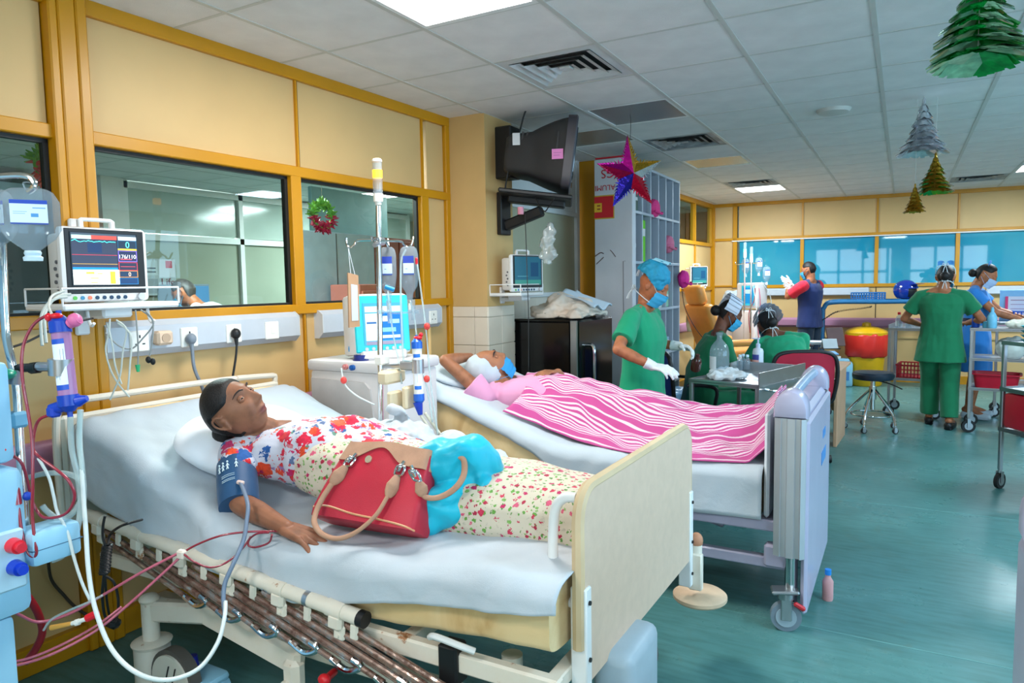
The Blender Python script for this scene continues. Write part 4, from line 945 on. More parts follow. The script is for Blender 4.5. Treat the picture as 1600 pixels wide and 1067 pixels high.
def lw(P): return tuple(OL+Matrix.Rotation(RZL, 3, 'Z') @ V3(P))
def plug(label, s, z, m, pts, r, kind=0, name='plug_and_cord'):
    t = thing(name, label, 'power plug', tuple(OL), RZL); b = MB()
    if kind == 0: b.sph((.085, s, z), (.022, .024, .026), 14, 10); b.cyl((.085, s, z-.015), (.088, s, z-.055), .011, .007, 10)
    else: b.box((.083, s, z), (.034, .05, .052), .01); b.cyl((.088, s, z-.02), (.09, s, z-.05), .008, .006, 10)
    b.build('plug_head', m, t); c = MB(); c.tube([(.089, s, z-.045)]+pts, r, 8); c.build('power_cord', m, t); return t
plug('grey mains plug with thick grey cord in the trunking above the woman', .345, 1.255, mat('slate_grey_plug', (126, 136, 148), .45), [(.09, .35, 1.12), (.085, .39, 1.02), (.08, .40, .96), (.05, .40, .7), (.03, .42, .5)], .008)
plug('black mains plug with thin black cord to the right of the grey plug', .585, 1.262, M['black'], [(.09, .575, 1.15), (.085, .55, 1.03), (.08, .545, .96), (.05, .55, .7), (.03, .56, .5)], .0055)
ad = thing('plug_adapter', 'beige round-faced plug adapter beside the leftmost socket plate', 'adapter', tuple(OL), RZL)
b = MB(); b.box((.083, .21, 1.27), (.05, .075, .062), .01); b.build('adapter_body', mat('beige_adapter', (220, 192, 166), .5), ad)
b = MB(); b.cyl((.108, .21, 1.27), (.111, .21, 1.27), .02, n=18); b.build('adapter_recess', MATS('adapter_recess', (186, 158, 132)), ad)

# ================================================================ patient monitors on wall shelves
M['mon'] = mat('monitor_white_plastic', (222, 222, 222), .4, var=.02); M['screen_off'] = mat('dark_screen', (24, 40, 52), .12, var=0, spec=.8)
def screen_ui():
    P = [(.015, .93, .98, .985, (60, 70, 80)), (.02, .875, .30, .945, (170, 214, 206)), (.30, .875, .68, .945, (226, 66, 52)), (.70, .875, .985, .945, (190, 206, 214)),
         (.015, .30, .675, .875, (42, 44, 62)), (.24, .62, .45, .80, (18, 36, 74)), (.015, .575, .675, .583, (196, 40, 60)), (.015, .405, .675, .413, (206, 160, 60)), (.015, .30, .675, .345, (22, 122, 196)),
         (.015, .02, .70, .30, (244, 242, 226)), (.55, .03, .63, .27, (226, 190, 40)), (.2, .22, .32, .26, (228, 196, 60)), (.26, .13, .38, .15, (228, 200, 90)), (.26, .05, .36, .07, (228, 200, 90)), (.36, .22, .44, .24, (228, 200, 90)),
         (.69, .68, .985, .87, (24, 78, 112)), (.70, .70, .975, .86, (20, 34, 52)), (.69, .68, .985, .715, (206, 170, 50)), (.69, .46, .985, .675, (120, 92, 190)), (.70, .475, .975, .665, (26, 28, 60)), (.69, .29, .985, .45, (190, 40, 60)), (.70, .30, .975, .44, (34, 30, 52)),
         (.72, .36, .95, .37, (196, 60, 70)), (.72, .50, .90, .515, (196, 70, 80)), (.69, .155, .985, .285, (200, 130, 60)), (.70, .165, .975, .275, (24, 40, 66)), (.69, .02, .985, .145, (20, 96, 150)), (.70, .03, .975, .135, (16, 44, 84))]
    return print_mat('monitor_display_picture', (14, 18, 26), P, .15, emit=.9)
def monitor(label, loc, rz, on=False, sc=1.0, grp=None):
    t = thing('patient_monitor', label, 'monitor', loc, rz, grp); t.scale = (sc, sc, sc)
    b = MB(); b.box((-.055, 0, .135), (.11, .30, .25), .018, seg=2); b.box((-.04, 0, .262), (.03, .02, .03), .004)
    b.build('monitor_case', M['mon'], t)
    b = MB(); b.box((.012, 0, .140), (.036, .335, .285), .016, seg=2); b.build('bezel', M['mon'], t)
    b = MB(); b.box((.0305, 0, .152), (.004, .30, .245), .008); b.build('screen_surround', M['black'], t)
    b = MB()
    for y in (-.06, .06): b.box((-.03, y, .29), (.02, .02, .05), .004)
    b.tube([(-.03, -.06, .305), (-.03, -.055, .315), (-.03, .055, .315), (-.03, .06, .305)], .008, 8, sm=2); b.build('carry_handle', M['mon'], t)
    if on:
        s = quad_uv('screen', screen_ui(), t, [(.0345, -.132, .06), (.0345, .122, .06), (.0345, .122, .262), (.0345, -.132, .262)], .001)
        cy = mat('cyan_trace', (70, 226, 226), .5, emit=1.2, var=0); wh = mat('white_digits', (240, 240, 250), .5, emit=1.0, var=0); cg = mat('cyan_digits', (90, 230, 220), .5, emit=1.0, var=0); orr = mat('pale_orange_digits', (240, 200, 170), .5, emit=1.0, var=0)
        g = MB(); g.tube([(.0352, -.128+.0068*i, .228+.005*mnoise.noise((i*.7, 2, 0))+.0045*math.sin(i*.9)*math.exp(-i/9)) for i in range(25)], .0016, 5, sm=2); g.build('wave_trace', cy, s)
        R_ = (PI/2, 0, PI/2)
        text_part('reading_digits', '176/110', .0215, wh, s, (.0356, .079, .172), R_); text_part('pulse_digit', '0', .034, cg, s, (.0356, .082, .218), R_); text_part('lower_digit', '0', .022, orr, s, (.0356, .085, .103), R_)
    else:
        s = quad_uv('screen', print_mat('standby_display', (40, 92, 112), [(.0, .0, 1, .18, (60, 130, 120)), (.1, .3, .5, .32, (90, 150, 160)), (.6, .3, .9, .8, (30, 70, 100))], .12, emit=.25), t, [(.0345, -.135, .05), (.0345, .135, .05), (.0345, .135, .265), (.0345, -.135, .265)], .001)
    cols_ = [(90, 180, 80), (60, 130, 170), (226, 120, 90), (26, 60, 90), (26, 60, 90), (26, 60, 90), (26, 60, 90), (26, 60, 90)]
    for i, c in enumerate(cols_):
        k = MB(); k.cyl((.03, -.125+.027*i, .014), (.0335, -.125+.027*i, .014), .0075, n=10); k.build('front_button', MATS('button_%d' % c[0], c), t)
    k = MB(); k.cyl((.03, .125, .016), (.044, .125, .016), .014, n=18); k.build('control_knob', M['trunk'], t)
    p = MB()
    for i in range(5): p.cyl((-.03-.012*(i % 2), -.149, .05+.025*i), (-.03-.012*(i % 2), -.156, .05+.025*i), .007, n=8)
    p.build('side_port', MATS('port_grey', (110, 112, 118)), t); return t
def wall_shelf(label, loc, rz, grp=None, w=.46, post=True):
    t = thing('monitor_shelf', label, 'shelf', loc, rz, grp)
    b = MB(); b.box((.12, 0, -.014), (.26, w, .024), .006); b.box((.14, .0, -.04), (.12, .12, .04), .008); b.build('shelf_tray', M['mon'], t)
    r = MB(); h = .055
    r.tube([(.0, -w/2, h), (.245, -w/2, h), (.245, w/2, h), (.0, w/2, h)], .004, 6, sm=1)
    for x, y in ((.245, -w/2), (.245, w/2), (.0, -w/2), (.0, w/2)): r.cyl((x, y, -.01), (x, y, h), .004, n=6)
    r.build('guard_rail', M['mon'], t)
    b = MB(); b.box((.0, .0 if not post else -.03, .1 if post else -.02), (.02, .055, .46 if post else .12), .006); b.box((.05, 0, -.05), (.1, .05, .03), .006); b.build('wall_bracket', M['mon'], t)
    if post:
        b = MB(); b.cyl((.03, -.02, .285), (.03, .11, .278), .011, n=10); b.cyl((.0, -.02, .285), (.03, -.02, .285), .014); b.cyl((.03, .1, .30), (.03, .1, .25), .012); b.build('support_arm', M['mon'], t)
        b = MB()
        for y in (-.12, .12): b.tube([(.2, y, -.03), (.21, y, -.07), (.225, y, -.085), (.24, y, -.075)], .006, 6)
        b.build('cable_hook', M['mon'], t)
    return t
sp = lw((.06, -.085, 1.435))
wall_shelf('white wall shelf with guard rail carrying the lit monitor above the near bed', sp, RZL+.03)
monitor('lit patient monitor reading 176/110 above the near bed', lw((.19, -.09, 1.440)), RZL-.02, True, 1.0)
wall_shelf('white wall shelf on the tiled pillar under the television', (-2.53, 4.40, 1.42), 0, None, .34, False)
monitor('switched-off patient monitor on the tiled pillar under the television', (-2.35, 4.42, 1.425), -.35, False, .92)
wall_shelf('white wall shelf in the far left corner by the orange recliner', lw((.0, 8.0, 1.395)), RZL, None, .40, False)
monitor('patient monitor on the shelf in the far left corner beyond the pigeonholes', lw((.19, 8.0, 1.40)), RZL-.5, False, .98)
# sensor leads under the near monitor
lead = mat('pale_sensor_lead', (206, 208, 200), .5); leadg = mat('grey_sensor_lead', (150, 152, 150), .5)
for lab, m, r, L_ in [
    ('white sensor leads looping beneath the near monitor', lead, .0028, [[(-2.300, 1.385, 1.387), (-2.302, 1.380, 1.340), (-2.310, 1.370, 1.288), (-2.296, 1.372, 1.224), (-2.270, 1.382, 1.170), (-2.237, 1.396, 1.127)], [(-2.281, 1.395, 1.382), (-2.251, 1.409, 1.350), (-2.260, 1.397, 1.276), (-2.265, 1.387, 1.202), (-2.283, 1.373, 1.149), (-2.293, 1.364, 1.118)], [(-2.307, 1.380, 1.372), (-2.290, 1.382, 1.298), (-2.281, 1.381, 1.234), (-2.261, 1.387, 1.170)], [(-2.277, 1.397, 1.372), (-2.237, 1.415, 1.329), (-2.238, 1.405, 1.233), (-2.242, 1.395, 1.149)]]),
    ('grey sensor leads ending in a green tip and a black clip', leadg, .0026, [[(-2.255, 1.447, 1.414), (-2.250, 1.445, 1.358), (-2.244, 1.441, 1.283), (-2.244, 1.436, 1.225)], [(-2.240, 1.456, 1.414), (-2.205, 1.472, 1.379), (-2.203, 1.467, 1.315), (-2.210, 1.458, 1.259)], [(-2.225, 1.464, 1.409), (-2.201, 1.473, 1.368), (-2.234, 1.450, 1.315), (-2.265, 1.430, 1.284), (-2.303, 1.410, 1.295), (-2.341, 1.392, 1.339)]])]:
    t = thing('sensor_lead', lab, 'cable', L_[0][0])
    for pts in L_: b = MB(); b.tube([V3(p)-V3(L_[0][0]) for p in pts], r, 6); b.build('lead_wire', m, t)
    if m is leadg:
        b = MB(); b.cyl(V3((-2.245, 1.436, 1.230))-V3(L_[0][0]), V3((-2.242, 1.435, 1.206))-V3(L_[0][0]), .008, .005, 8); b.build('green_tip', MATS('green_tip', (40, 170, 110)), t)
        b = MB(); b.sph(V3((-2.213, 1.455, 1.246))-V3(L_[0][0]), (.012, .008, .012), 8, 6); b.sph(V3((-2.200, 1.462, 1.240))-V3(L_[0][0]), (.009, .008, .012), 8, 6); b.build('black_clip', M['black'], t)
c = [V3(p) for p in [(-2.395, 1.305, 1.462), (-2.399, 1.273, 1.458), (-2.401, 1.241, 1.434), (-2.388, 1.216, 1.391), (-2.355, 1.198, 1.312)]]; b = MB(); b.tube(c, .005, 7); b.tube([q+V3((0, .012, .008)) for q in c], .005, 7); b.tube([V3(p) for p in [(-2.404, 1.301, 1.481), (-2.402, 1.263, 1.467), (-2.376, 1.236, 1.435), (-2.330, 1.221, 1.407)]], .004, 6)
tag(b.build('monitor_cable', lead), 'pale cables curling from the side ports of the near monitor', 'cable')

# ================================================================ left dialysis machine (mostly out of frame)
M['lblue'] = mat('pale_blue_machine_plastic', (150, 200, 226), .38, var=.03, vscale=2)
m1 = thing('dialysis_machine', 'pale blue dialysis machine cut off by the left edge of the photo', 'dialysis machine', (-2.28, .72, 0))
OM = V3((-2.28, .72, 0))
def mb1(mb, nm, m, smooth=35, par=None):
    o = mb.build(nm, m, par or m1, smooth=smooth)
    if par is None: o.location = -OM
    return o
b = MB(); b.b2((-2.62, .42, .62), (-2.03, .972, 1.02), .03, seg=2); mb1(b, 'lower_cabinet', M['lblue'])
b = MB(); b.b2((-2.60, .44, 1.03), (-2.05, .962, 1.30), .02, seg=2); mb1(b, 'pump_cabinet', M['lblue'])
b = MB(); b.b2((-2.58, .46, 1.31), (-2.08, .93, 1.62), .03, seg=2); mb1(b, 'screen_head', M['lblue'])
b = MB(); b.b2((-2.58, .46, .16), (-2.06, .935, .62), .02, seg=2); mb1(b, 'column', M['lblue'])
b = MB(); b.b2((-2.66, .38, .05), (-1.99, .99, .17), .03, seg=2); mb1(b, 'base', M['lblue'])
for x, y in ((-2.6, .44), (-2.05, .44), (-2.6, .93), (-2.05, .93)): b = MB(); b.cyl((x, y-.015, .035), (x, y+.015, .035), .035, n=14); mb1(b, 'castor', M['black'])
b = MB(); b.b2((-2.035, .60, .70), (-2.02, .952, .86), .006); mb1(b, 'dial_panel', MATS('panel_blue_grey', (176, 208, 224)))
for z, c_, nm in (((-2.000, 0.899, 0.820)[2], (222, 40, 56), 'red_coupling'), ((-2.000, 0.898, 0.761)[2], (20, 60, 190), 'blue_coupling')):
    b = MB(); b.cyl((-2.025, .921, z), (-1.99, .921, z), .021, .018, 18); b.cyl((-1.99, .921, z), (-1.975, .921, z), .013, n=12); mb1(b, nm, MATS(nm, c_, .3))
b = MB(); b.box(V3((-2.039, 1.016, 0.797)), (.10, .13, .095), .014, seg=2); bx_ = mb1(b, 'side_drawer', M['lblue'])
b = MB(); b.box(V3((-2.039, 1.016, 0.795)), (.1015, .1315, .002)); b.build('drawer_gap', MATS('gap_blue', (50, 90, 120)), bx_)
b = MB(); b.sph(V3((-2.123, 0.978, 1.259)), (.03, .03, .016), 14, 8); mb1(b, 'green_knob', MATS('green_knob', (26, 160, 130), .3))
# drip pole
b = MB(); b.tube([(-2.226, 1.046, 1.618), (-2.209, 1.034, 1.510), (-2.188, 1.021, 1.367), (-2.163, 1.017, 1.297), (-2.151, 1.018, 1.243), (-2.145, 1.017, 1.190), (-2.137, 1.011, 1.084), (-2.128, 1.006, 0.977), (-2.119, 1.001, 0.871), (-2.113, 0.996, 0.782)], .0115, 12); pl_ = mb1(b, 'drip_pole', M['chrome'], 60)
b = MB(); b.cyl(V3((-2.153, 1.015, 1.226)), V3((-2.148, 1.022, 1.266)), .018, n=14); b.build('pole_collar', M['steel'], pl_); b = MB(); b.box(V3((-2.145, 1.011, 1.128)), (.05, .045, .045), .008); b.build('pole_clamp', MATS('clamp_blue', (120, 180, 210), .35), pl_)
b = MB(); b.tube([(-2.191, 0.990, 1.793), (-2.146, 1.016, 1.794), (-2.100, 1.041, 1.795), (-2.076, 1.054, 1.789), (-2.065, 1.059, 1.774), (-2.066, 1.057, 1.760), (-2.078, 1.049, 1.750)], .0085, 10); b.tube([(-2.226, 1.006, 1.798), (-2.208, 1.007, 1.703), (-2.190, 1.008, 1.615)], .0085, 10); b.build('hook_arm', M['chrome'], pl_)
# infusion bottles
M['clear'] = glassy('clear_soft_plastic', (232, 240, 244), .9, .2, (206, 220, 230), .08, 1.5)
def bottle_label(): return print_mat('infusion_label', (214, 232, 244), [(0, .84, 1, 1, (24, 70, 180)), (0, 0, 1, .06, (40, 70, 160)), (.55, .3, .75, .45, (80, 150, 210)), (.6, .65, .95, .7, (120, 170, 220)), (.08, .5, .45, .53, (150, 190, 220)), (.08, .42, .4, .45, (150, 190, 220))], .5)
def drip_bottle(label, top, h, w, rz, grp=None, oct_=True):
    t = thing('infusion_bottle', label, 'infusion bottle', top, rz, grp); k = h
    pr = [(w*.10, -.02*k), (w*.30, -.03*k), (w*.40, -.07*k), (w*.5, -.20*k), (w*.5, -.58*k), (w*.40, -.70*k), (w*.16, -.84*k), (w*.13, -.86*k)] if oct_ else [(w*.2, -.02*k), (w*.42, -.05*k), (w*.5, -.14*k), (w*.5, -.62*k), (w*.42, -.76*k), (w*.2, -.84*k), (w*.14, -.88*k)]
    b = MB(); b.lathe(pr, n=24, sx=1, sy=.62); b.build('bottle_body', M['clear'], t, smooth=50)
    b = MB(); b.lathe([(w*.13, -.86*k), (w*.15, -.89*k), (w*.13, -.93*k), (w*.17, -.95*k), (w*.16, -1.0*k), (w*.05, -1.0*k)], n=16); b.build('port_cap', MATS('pale_cap', (196, 218, 230), .35), t)
    b = MB(); b.tube([(-.006, 0, -.03*k), (-.01, 0, .01), (.01, 0, .01), (.006, 0, -.03*k)], .0022, 6); b.build('hanging_loop', M['clear'], t)
    y = -w*.315; quad_uv('bottle_label', bottle_label(), t, [(-w*.30, y, -.52*k), (w*.30, y, -.52*k), (w*.30, y, -.2*k), (-w*.30, y, -.2*k)], .001)
    return t
drip_bottle('octagonal clear infusion bottle hanging upside down at the far left', (-2.078, 1.050, 1.764), .20, .14, 1.05)
drip_bottle('clear infusion bottle almost wholly cut off by the left edge', (-2.183, 0.992, 1.766), .20, .14, 1.05)

# dialyser filter and its clamp
def dialyser(label, top, bot, r, tube_m, cap_c, label_c, grp=None, front=(.486, -.87, 0), band=True, twist=0):
    t = thing('dialyser', label, 'dialyser', top); T, B = V3((0, 0, 0)), V3(bot)-V3(top); d = (B-T).normalized()
    b = MB(); b.cyl(T+d*.012, B-d*.012, r, n=22); b.build('filter_tube', tube_m, t)
    cp = MATS('dialyser_cap_%d' % cap_c[0], cap_c, .3)
    for P, q in ((T, 1), (B, -1)):
        b = MB(); b.cyl(P, P+d*.03*q, r*1.14, n=22); b.cyl(P, P-d*.016*q, r*1.1, r*.5, 18); b.cyl(P-d*.014*q, P-d*.03*q, r*.3, n=12); b.build('end_cap', cp, t)
    f = V3(front).normalized(); s = d.cross(f).normalized(); lm = print_mat('dialyser_label', (230, 236, 244), [(0, .9, 1, 1, label_c), (0, 0, 1, .1, label_c), (.1, .5, .14, .8, (120, 140, 170)), (.3, .45, .34, .8, (160, 170, 190)), (.5, .2, .54, .6, (150, 160, 190))], .4)
    L = (B-T).length; b = MB(); uvq = []
    a0, a1 = -.75, .75
    def fn(u, v): an = a0+(a1-a0)*v; return T+d*(L*(.20+.60*u))+(f*math.cos(an)+s*math.sin(an))*(r+.0008)
    b.sheet(fn, 1, 8); me = b.mesh('filter_label', 180); uv = me.uv_layers.new(name='UVMap')
    for poly in me.polygons:
        for li in poly.loop_indices: vi = me.loops[li].vertex_index; uv.data[li].uv = ((vi % 9)/8, 1-(vi//9))
    put('filter_label', me, lm, t); return t
dl1 = dialyser('lilac dialyser tube with bright blue caps on the left machine', (-1.995, 1.063, 1.399), (-1.966, 1.057, 1.171), .0235, glassy('lilac_fibre_tube', (214, 170, 214), .6, .55, (206, 156, 206), .1), (16, 62, 170), (24, 80, 190))
b = MB(); b.cyl(V3((-1.989, 1.055, 1.277))-V3((0, 0, .022)), V3((-1.987, 1.055, 1.277))+V3((0, 0, .022)), .031, n=22); b.cyl(V3((-2.063, 1.036, 1.276)), V3((-1.993, 1.052, 1.277)), .013, n=10); b.build('dialyser_clamp', M['steel'], pl_)
b = MB(); b.cyl(V3((-2.142, 1.026, 1.270)), V3((-2.060, 1.037, 1.274)), .012, n=10); b.cyl(V3((-2.089, 1.032, 1.271)), V3((-2.063, 1.036, 1.274)), .016, n=12); b.build('clamp_screw', M['black'], pl_)
b = MB(); b.sph((-1.992, 1.054, 1.414), (.018, .016, .009), 10, 6); b.sph((-2.010, 1.044, 1.411), (.012, .01, .012), 10, 6); tag(b.build('line_connector', MATS('red_connector', (214, 24, 40), .3)), 'red connector cap on top of the lilac dialyser', 'connector')
b = MB(); b.cyl((-1.972, 1.075, 1.392), (-1.948, 1.089, 1.405), .014, n=14); b.sph((-1.959, 1.083, 1.402), .019, 12, 8); tag(b.build('line_connector', MATS('pink_connector', (222, 110, 160), .35)), 'pink side connector at the top of the lilac dialyser', 'connector')
b = MB(); b.cyl((-2.008, 1.033, 1.161), (-1.945, 1.070, 1.184), .016, n=14); b.cyl((-1.945, 1.070, 1.184), (-1.924, 1.082, 1.191), .017, .008, 12); b.box((-2.002, 1.036, 1.156), (.03, .03, .03), .006); tag(b.build('line_connector', MATS('blue_connector', (20, 60, 176), .3)), 'blue side connector at the foot of the lilac dialyser', 'connector')

# ---- tubing around the left machine
BLOOD = mat('blood_filled_line', (142, 26, 48), .2, var=.06, spec=.7, coat=.5); BLOODP = mat('pinkish_blood_line', (186, 92, 112), .22, var=.05, spec=.7)
CLEART = glassy('clear_tubing', (236, 244, 244), .9, .35, (214, 228, 228), .08); WHITET = mat('white_hose', (208, 216, 214), .35, var=.03); GREYT = mat('slate_hose', (112, 128, 150), .4)
def line(name, label, pts, r, m, cat='tube', group=None, n=8):
    b = MB(); b.tube(pts, r, n); return tag(b.build(name, m, smooth=180), label, cat, group)
line('blood_line', 'dark red blood line looping left of the lilac dialyser', [(-2.009, 1.056, 1.410), (-2.023, 1.043, 1.414), (-2.046, 1.022, 1.391), (-2.061, 1.004, 1.345), (-2.061, 0.994, 1.294), (-2.051, 0.989, 1.235), (-2.034, 0.987, 1.167), (-2.018, 0.984, 1.100), (-2.009, 0.978, 1.042), (-2.004, 0.971, 0.966), (-2.004, 0.965, 0.898), (-1.996, 0.962, 0.831), (-1.991, 0.962, 0.793), (-1.998, 0.957, 0.780), (-2.013, 0.950, 0.797), (-2.026, 0.947, 0.848), (-2.034, 0.948, 0.899), (-2.040, 0.947, 0.923)], .0042, BLOOD)
line('blood_line', 'red blood line making a wide loop below the lilac dialyser', [(-2.008, 1.032, 1.148), (-2.031, 1.014, 1.137), (-2.039, 1.003, 1.108), (-2.037, 0.995, 1.061), (-2.017, 1.000, 1.036), (-1.971, 1.018, 1.002), (-1.943, 1.031, 0.972), (-1.936, 1.039, 0.930), (-1.956, 1.032, 0.889), (-1.990, 1.020, 0.870), (-2.031, 1.005, 0.868), (-2.057, 1.000, 0.889), (-2.065, 0.994, 0.925), (-2.067, 0.986, 0.989), (-2.067, 0.977, 1.023), (-2.075, 0.963, 1.043), (-2.082, 0.948, 1.056), (-2.097, 0.928, 1.062)], .0042, BLOOD)
b = MB(); b.cyl((-2.047, 0.948, 0.980), (-2.038, 0.947, 0.919), .0115, n=14); b.cyl((-2.051, 0.948, 1.004), (-2.047, 0.948, 0.980), .009, n=10); tag(b.build('drip_chamber', BLOOD), 'dark red drip chamber on the front of the left machine', 'drip chamber')
b = MB(); b.sph((-2.065, 0.935, 1.068), (.016, .012, .012), 10, 8); b.cyl((-2.083, 0.926, 1.080), (-2.056, 0.939, 1.064), .008); tag(b.build('line_clamp', MATS('red_clamp', (220, 50, 60))), 'red line clamp at the left edge of the photo', 'clamp')
b = MB(); b.sph((-2.038, 0.972, 0.935), .012, 10, 8); mb1(b, 'line_port', MATS('deep_blue', (16, 60, 170)))
line('dialysate_hose', 'clear ridged hose hanging from the lilac dialyser to the machine', [(-2.014, 1.084, 1.134), (-2.015, 1.082, 1.044), (-2.006, 1.087, 0.972), (-2.001, 1.089, 0.898), (-2.001, 1.078, 0.828), (-2.001, 1.057, 0.780), (-2.007, 1.035, 0.754), (-2.019, 1.011, 0.746)], .008, CLEART)
line('dialysate_hose', 'second clear hose hanging beside the lilac dialyser', [(-2.000, 1.105, 1.150), (-2.006, 1.099, 1.060), (-2.003, 1.100, 0.987), (-2.002, 1.100, 0.923), (-2.007, 1.098, 0.877)], .008, CLEART)
line('dialysate_hose', 'clear hose arching behind the side drawer of the left machine', [(-2.173, 1.036, 0.950), (-2.119, 1.060, 0.965), (-2.057, 1.088, 0.965), (-2.017, 1.101, 0.945), (-2.006, 1.096, 0.905), (-2.019, 1.078, 0.862), (-2.043, 1.055, 0.844), (-2.069, 1.036, 0.868), (-2.076, 1.026, 0.888)], .008, CLEART)
line('pressure_hose', 'white hose sweeping from the left machine to the floor and up to the rail', [(-2.044, 1.126, 1.143), (-2.017, 1.107, 1.039), (-1.986, 1.089, 0.919), (-1.956, 1.073, 0.819), (-1.925, 1.056, 0.713), (-1.885, 1.046, 0.617), (-1.824, 1.047, 0.524), (-1.743, 1.063, 0.471), (-1.699, 1.118, 0.436), (-1.664, 1.186, 0.442), (-1.655, 1.243, 0.490), (-1.674, 1.285, 0.542), (-1.708, 1.317, 0.569)], .0062, WHITET)
line('pressure_hose', 'slate grey hose running from the teal cuff over the bed rail', [tuple(PORT)]+[(-1.780, 1.472, 0.809), (-1.749, 1.439, 0.764), (-1.724, 1.403, 0.720), (-1.715, 1.357, 0.668), (-1.724, 1.332, 0.618), (-1.716, 1.317, 0.577), (-1.699, 1.307, 0.536)], .0066, GREYT)
line('thin_tube', 'thin white tube crossing the red lines below the bed rail', [(-2.036, 1.005, 1.032), (-2.018, 1.019, 0.978), (-2.012, 1.025, 0.924), (-2.009, 1.030, 0.878), (-1.992, 1.043, 0.823), (-1.982, 1.050, 0.750), (-1.967, 1.059, 0.676), (-1.953, 1.070, 0.623)], .0042, WHITET)
line('thin_tube', 'thin pale tube joining the pink lines at the lower left', [(-2.117, 1.026, 0.518), (-2.099, 1.039, 0.548), (-2.060, 1.063, 0.571), (-2.005, 1.097, 0.597), (-1.973, 1.116, 0.615)], .0035, CLEART)
line('blood_line', 'upper pink blood line rising from the lower left to the bed rail', [(-2.132, 0.915, 0.646), (-2.125, 0.971, 0.587), (-2.128, 1.023, 0.542), (-2.093, 1.089, 0.547), (-2.052, 1.160, 0.580), (-1.973, 1.233, 0.637), (-1.887, 1.309, 0.690)], .0042, BLOODP)
line('blood_line', 'lower pink blood line rising from the lower left to the bed rail', [(-2.127, 0.901, 0.464), (-2.106, 0.969, 0.452), (-2.081, 1.041, 0.457), (-2.026, 1.121, 0.496), (-1.985, 1.195, 0.551), (-1.923, 1.260, 0.626), (-1.882, 1.311, 0.682)], .0042, BLOODP)
line('blood_line', 'pale pink return line beside the lower pink blood line', [(-2.150, 0.911, 0.466), (-2.128, 0.980, 0.452), (-2.094, 1.057, 0.465), (-2.047, 1.133, 0.499), (-2.021, 1.197, 0.536)], .0042, BLOODP)
line('blood_line', 'red blood line arching from the bed rail clamp over the sheet', [(-1.889, 1.319, 0.686), (-1.851, 1.342, 0.709), (-1.792, 1.377, 0.733), (-1.736, 1.425, 0.738), (-1.689, 1.483, 0.729), (-1.667, 1.526, 0.717)], .0032, BLOOD)
line('blood_line', 'red blood line looping along the sheet edge below her arm', [(-1.861, 1.300, 0.690), (-1.832, 1.314, 0.666), (-1.800, 1.344, 0.645), (-1.788, 1.392, 0.646), (-1.766, 1.430, 0.677), (-1.752, 1.455, 0.712)], .0032, BLOOD)
line('blood_line', 'small coil of red blood line on the sheet under her wrist', [(-1.656, 1.453, 0.734), (-1.676, 1.457, 0.704), (-1.722, 1.447, 0.685), (-1.742, 1.436, 0.691), (-1.739, 1.439, 0.711), (-1.707, 1.442, 0.732), (-1.665, 1.449, 0.740)], .0032, BLOOD)
line('waste_hose', 'thick dark red hose curving behind the column of the left machine', [(-2.215, 1.036, 0.597), (-2.215, 1.060, 0.539), (-2.227, 1.076, 0.470), (-2.239, 1.064, 0.422), (-2.268, 1.044, 0.375)], .011, mat('dark_red_hose', (140, 16, 28), .35))
b = MB(); b.cyl((-2.099, 1.037, 0.525), (-2.048, 1.067, 0.536), .0075, .006, 10); o_ = b.build('line_connector', MATS('orange_sleeve', (222, 160, 70))); tag(o_, 'orange and white line connector with a red cap at the lower left', 'connector')
b = MB(); b.cyl((-2.048, 1.067, 0.536), (-2.007, 1.091, 0.550), .006, n=10); b.cyl((-2.038, 1.072, 0.538), (-2.029, 1.078, 0.541), .009, n=10); b.build('white_luer', M['socket'], o_)
b = MB(); b.cyl((-2.010, 1.089, 0.550), (-1.985, 1.105, 0.564), .011, n=10); b.build('red_cap', MATS('red_connector', (214, 24, 40)), o_)
b = MB(); b.box((-1.876, 1.303, 0.686), (.03, .02, .028), .005); tag(b.build('line_clip', MATS('cream_clip', (226, 210, 196))), 'cream clip holding the red lines on the bed rail', 'clip')
# black cords hanging over the rail
bc = thing('call_cord', 'coiled black call cord hanging over the bed rail', 'cord', (-1.979, 1.132, 0.824)); OB = V3((-1.979, 1.132, 0.824))
pts = [V3(p) for p in [(-2.111, 1.219, 0.702), (-2.098, 1.206, 0.683), (-2.082, 1.193, 0.661), (-2.069, 1.180, 0.638)]]; ctr = spline(pts, 8); cp_ = []
for i in range(160):
    f = i/159*(len(ctr)-1); k = min(int(f), len(ctr)-2); c_ = ctr[k].lerp(ctr[k+1], f-k); a_ = i*.95; cp_.append(c_-OB+V3((math.cos(a_)*.013, math.sin(a_)*.013, 0)))
b = MB(); b.tube(cp_, .0035, 6, sm=1); b.build('coil', M['black'], bc)
b = MB(); b.tube([V3(p)-OB for p in [(-2.111, 1.219, 0.702), (-2.142, 1.247, 0.722), (-2.059, 1.225, 0.765), (-1.986, 1.211, 0.793), (-2.021, 1.277, 0.779)]], .004, 6); b.tube([V3(p)-OB for p in [(-2.115, 1.217, 0.696), (-2.124, 1.214, 0.726), (-2.125, 1.218, 0.765), (-2.121, 1.223, 0.792)]], .004, 6); b.tube([V3(p)-OB for p in [(-2.069, 1.180, 0.638), (-2.121, 1.199, 0.550), (-2.160, 1.227, 0.458), (-2.182, 1.269, 0.424), (-2.223, 1.307, 0.463), (-2.237, 1.305, 0.526), (-2.262, 1.293, 0.548)]], .0045, 6); b.tube([V3(p)-OB for p in [(-2.165, 1.236, 0.588), (-2.223, 1.270, 0.479), (-2.262, 1.299, 0.404), (-2.286, 1.320, 0.367)]], .004, 6); b.build('cord', M['black'], bc)
b = MB(); b.box(V3((-2.284, 1.321, 0.371))-OB, (.05, .04, .035), .012); b.build('call_button', M['black'], bc)
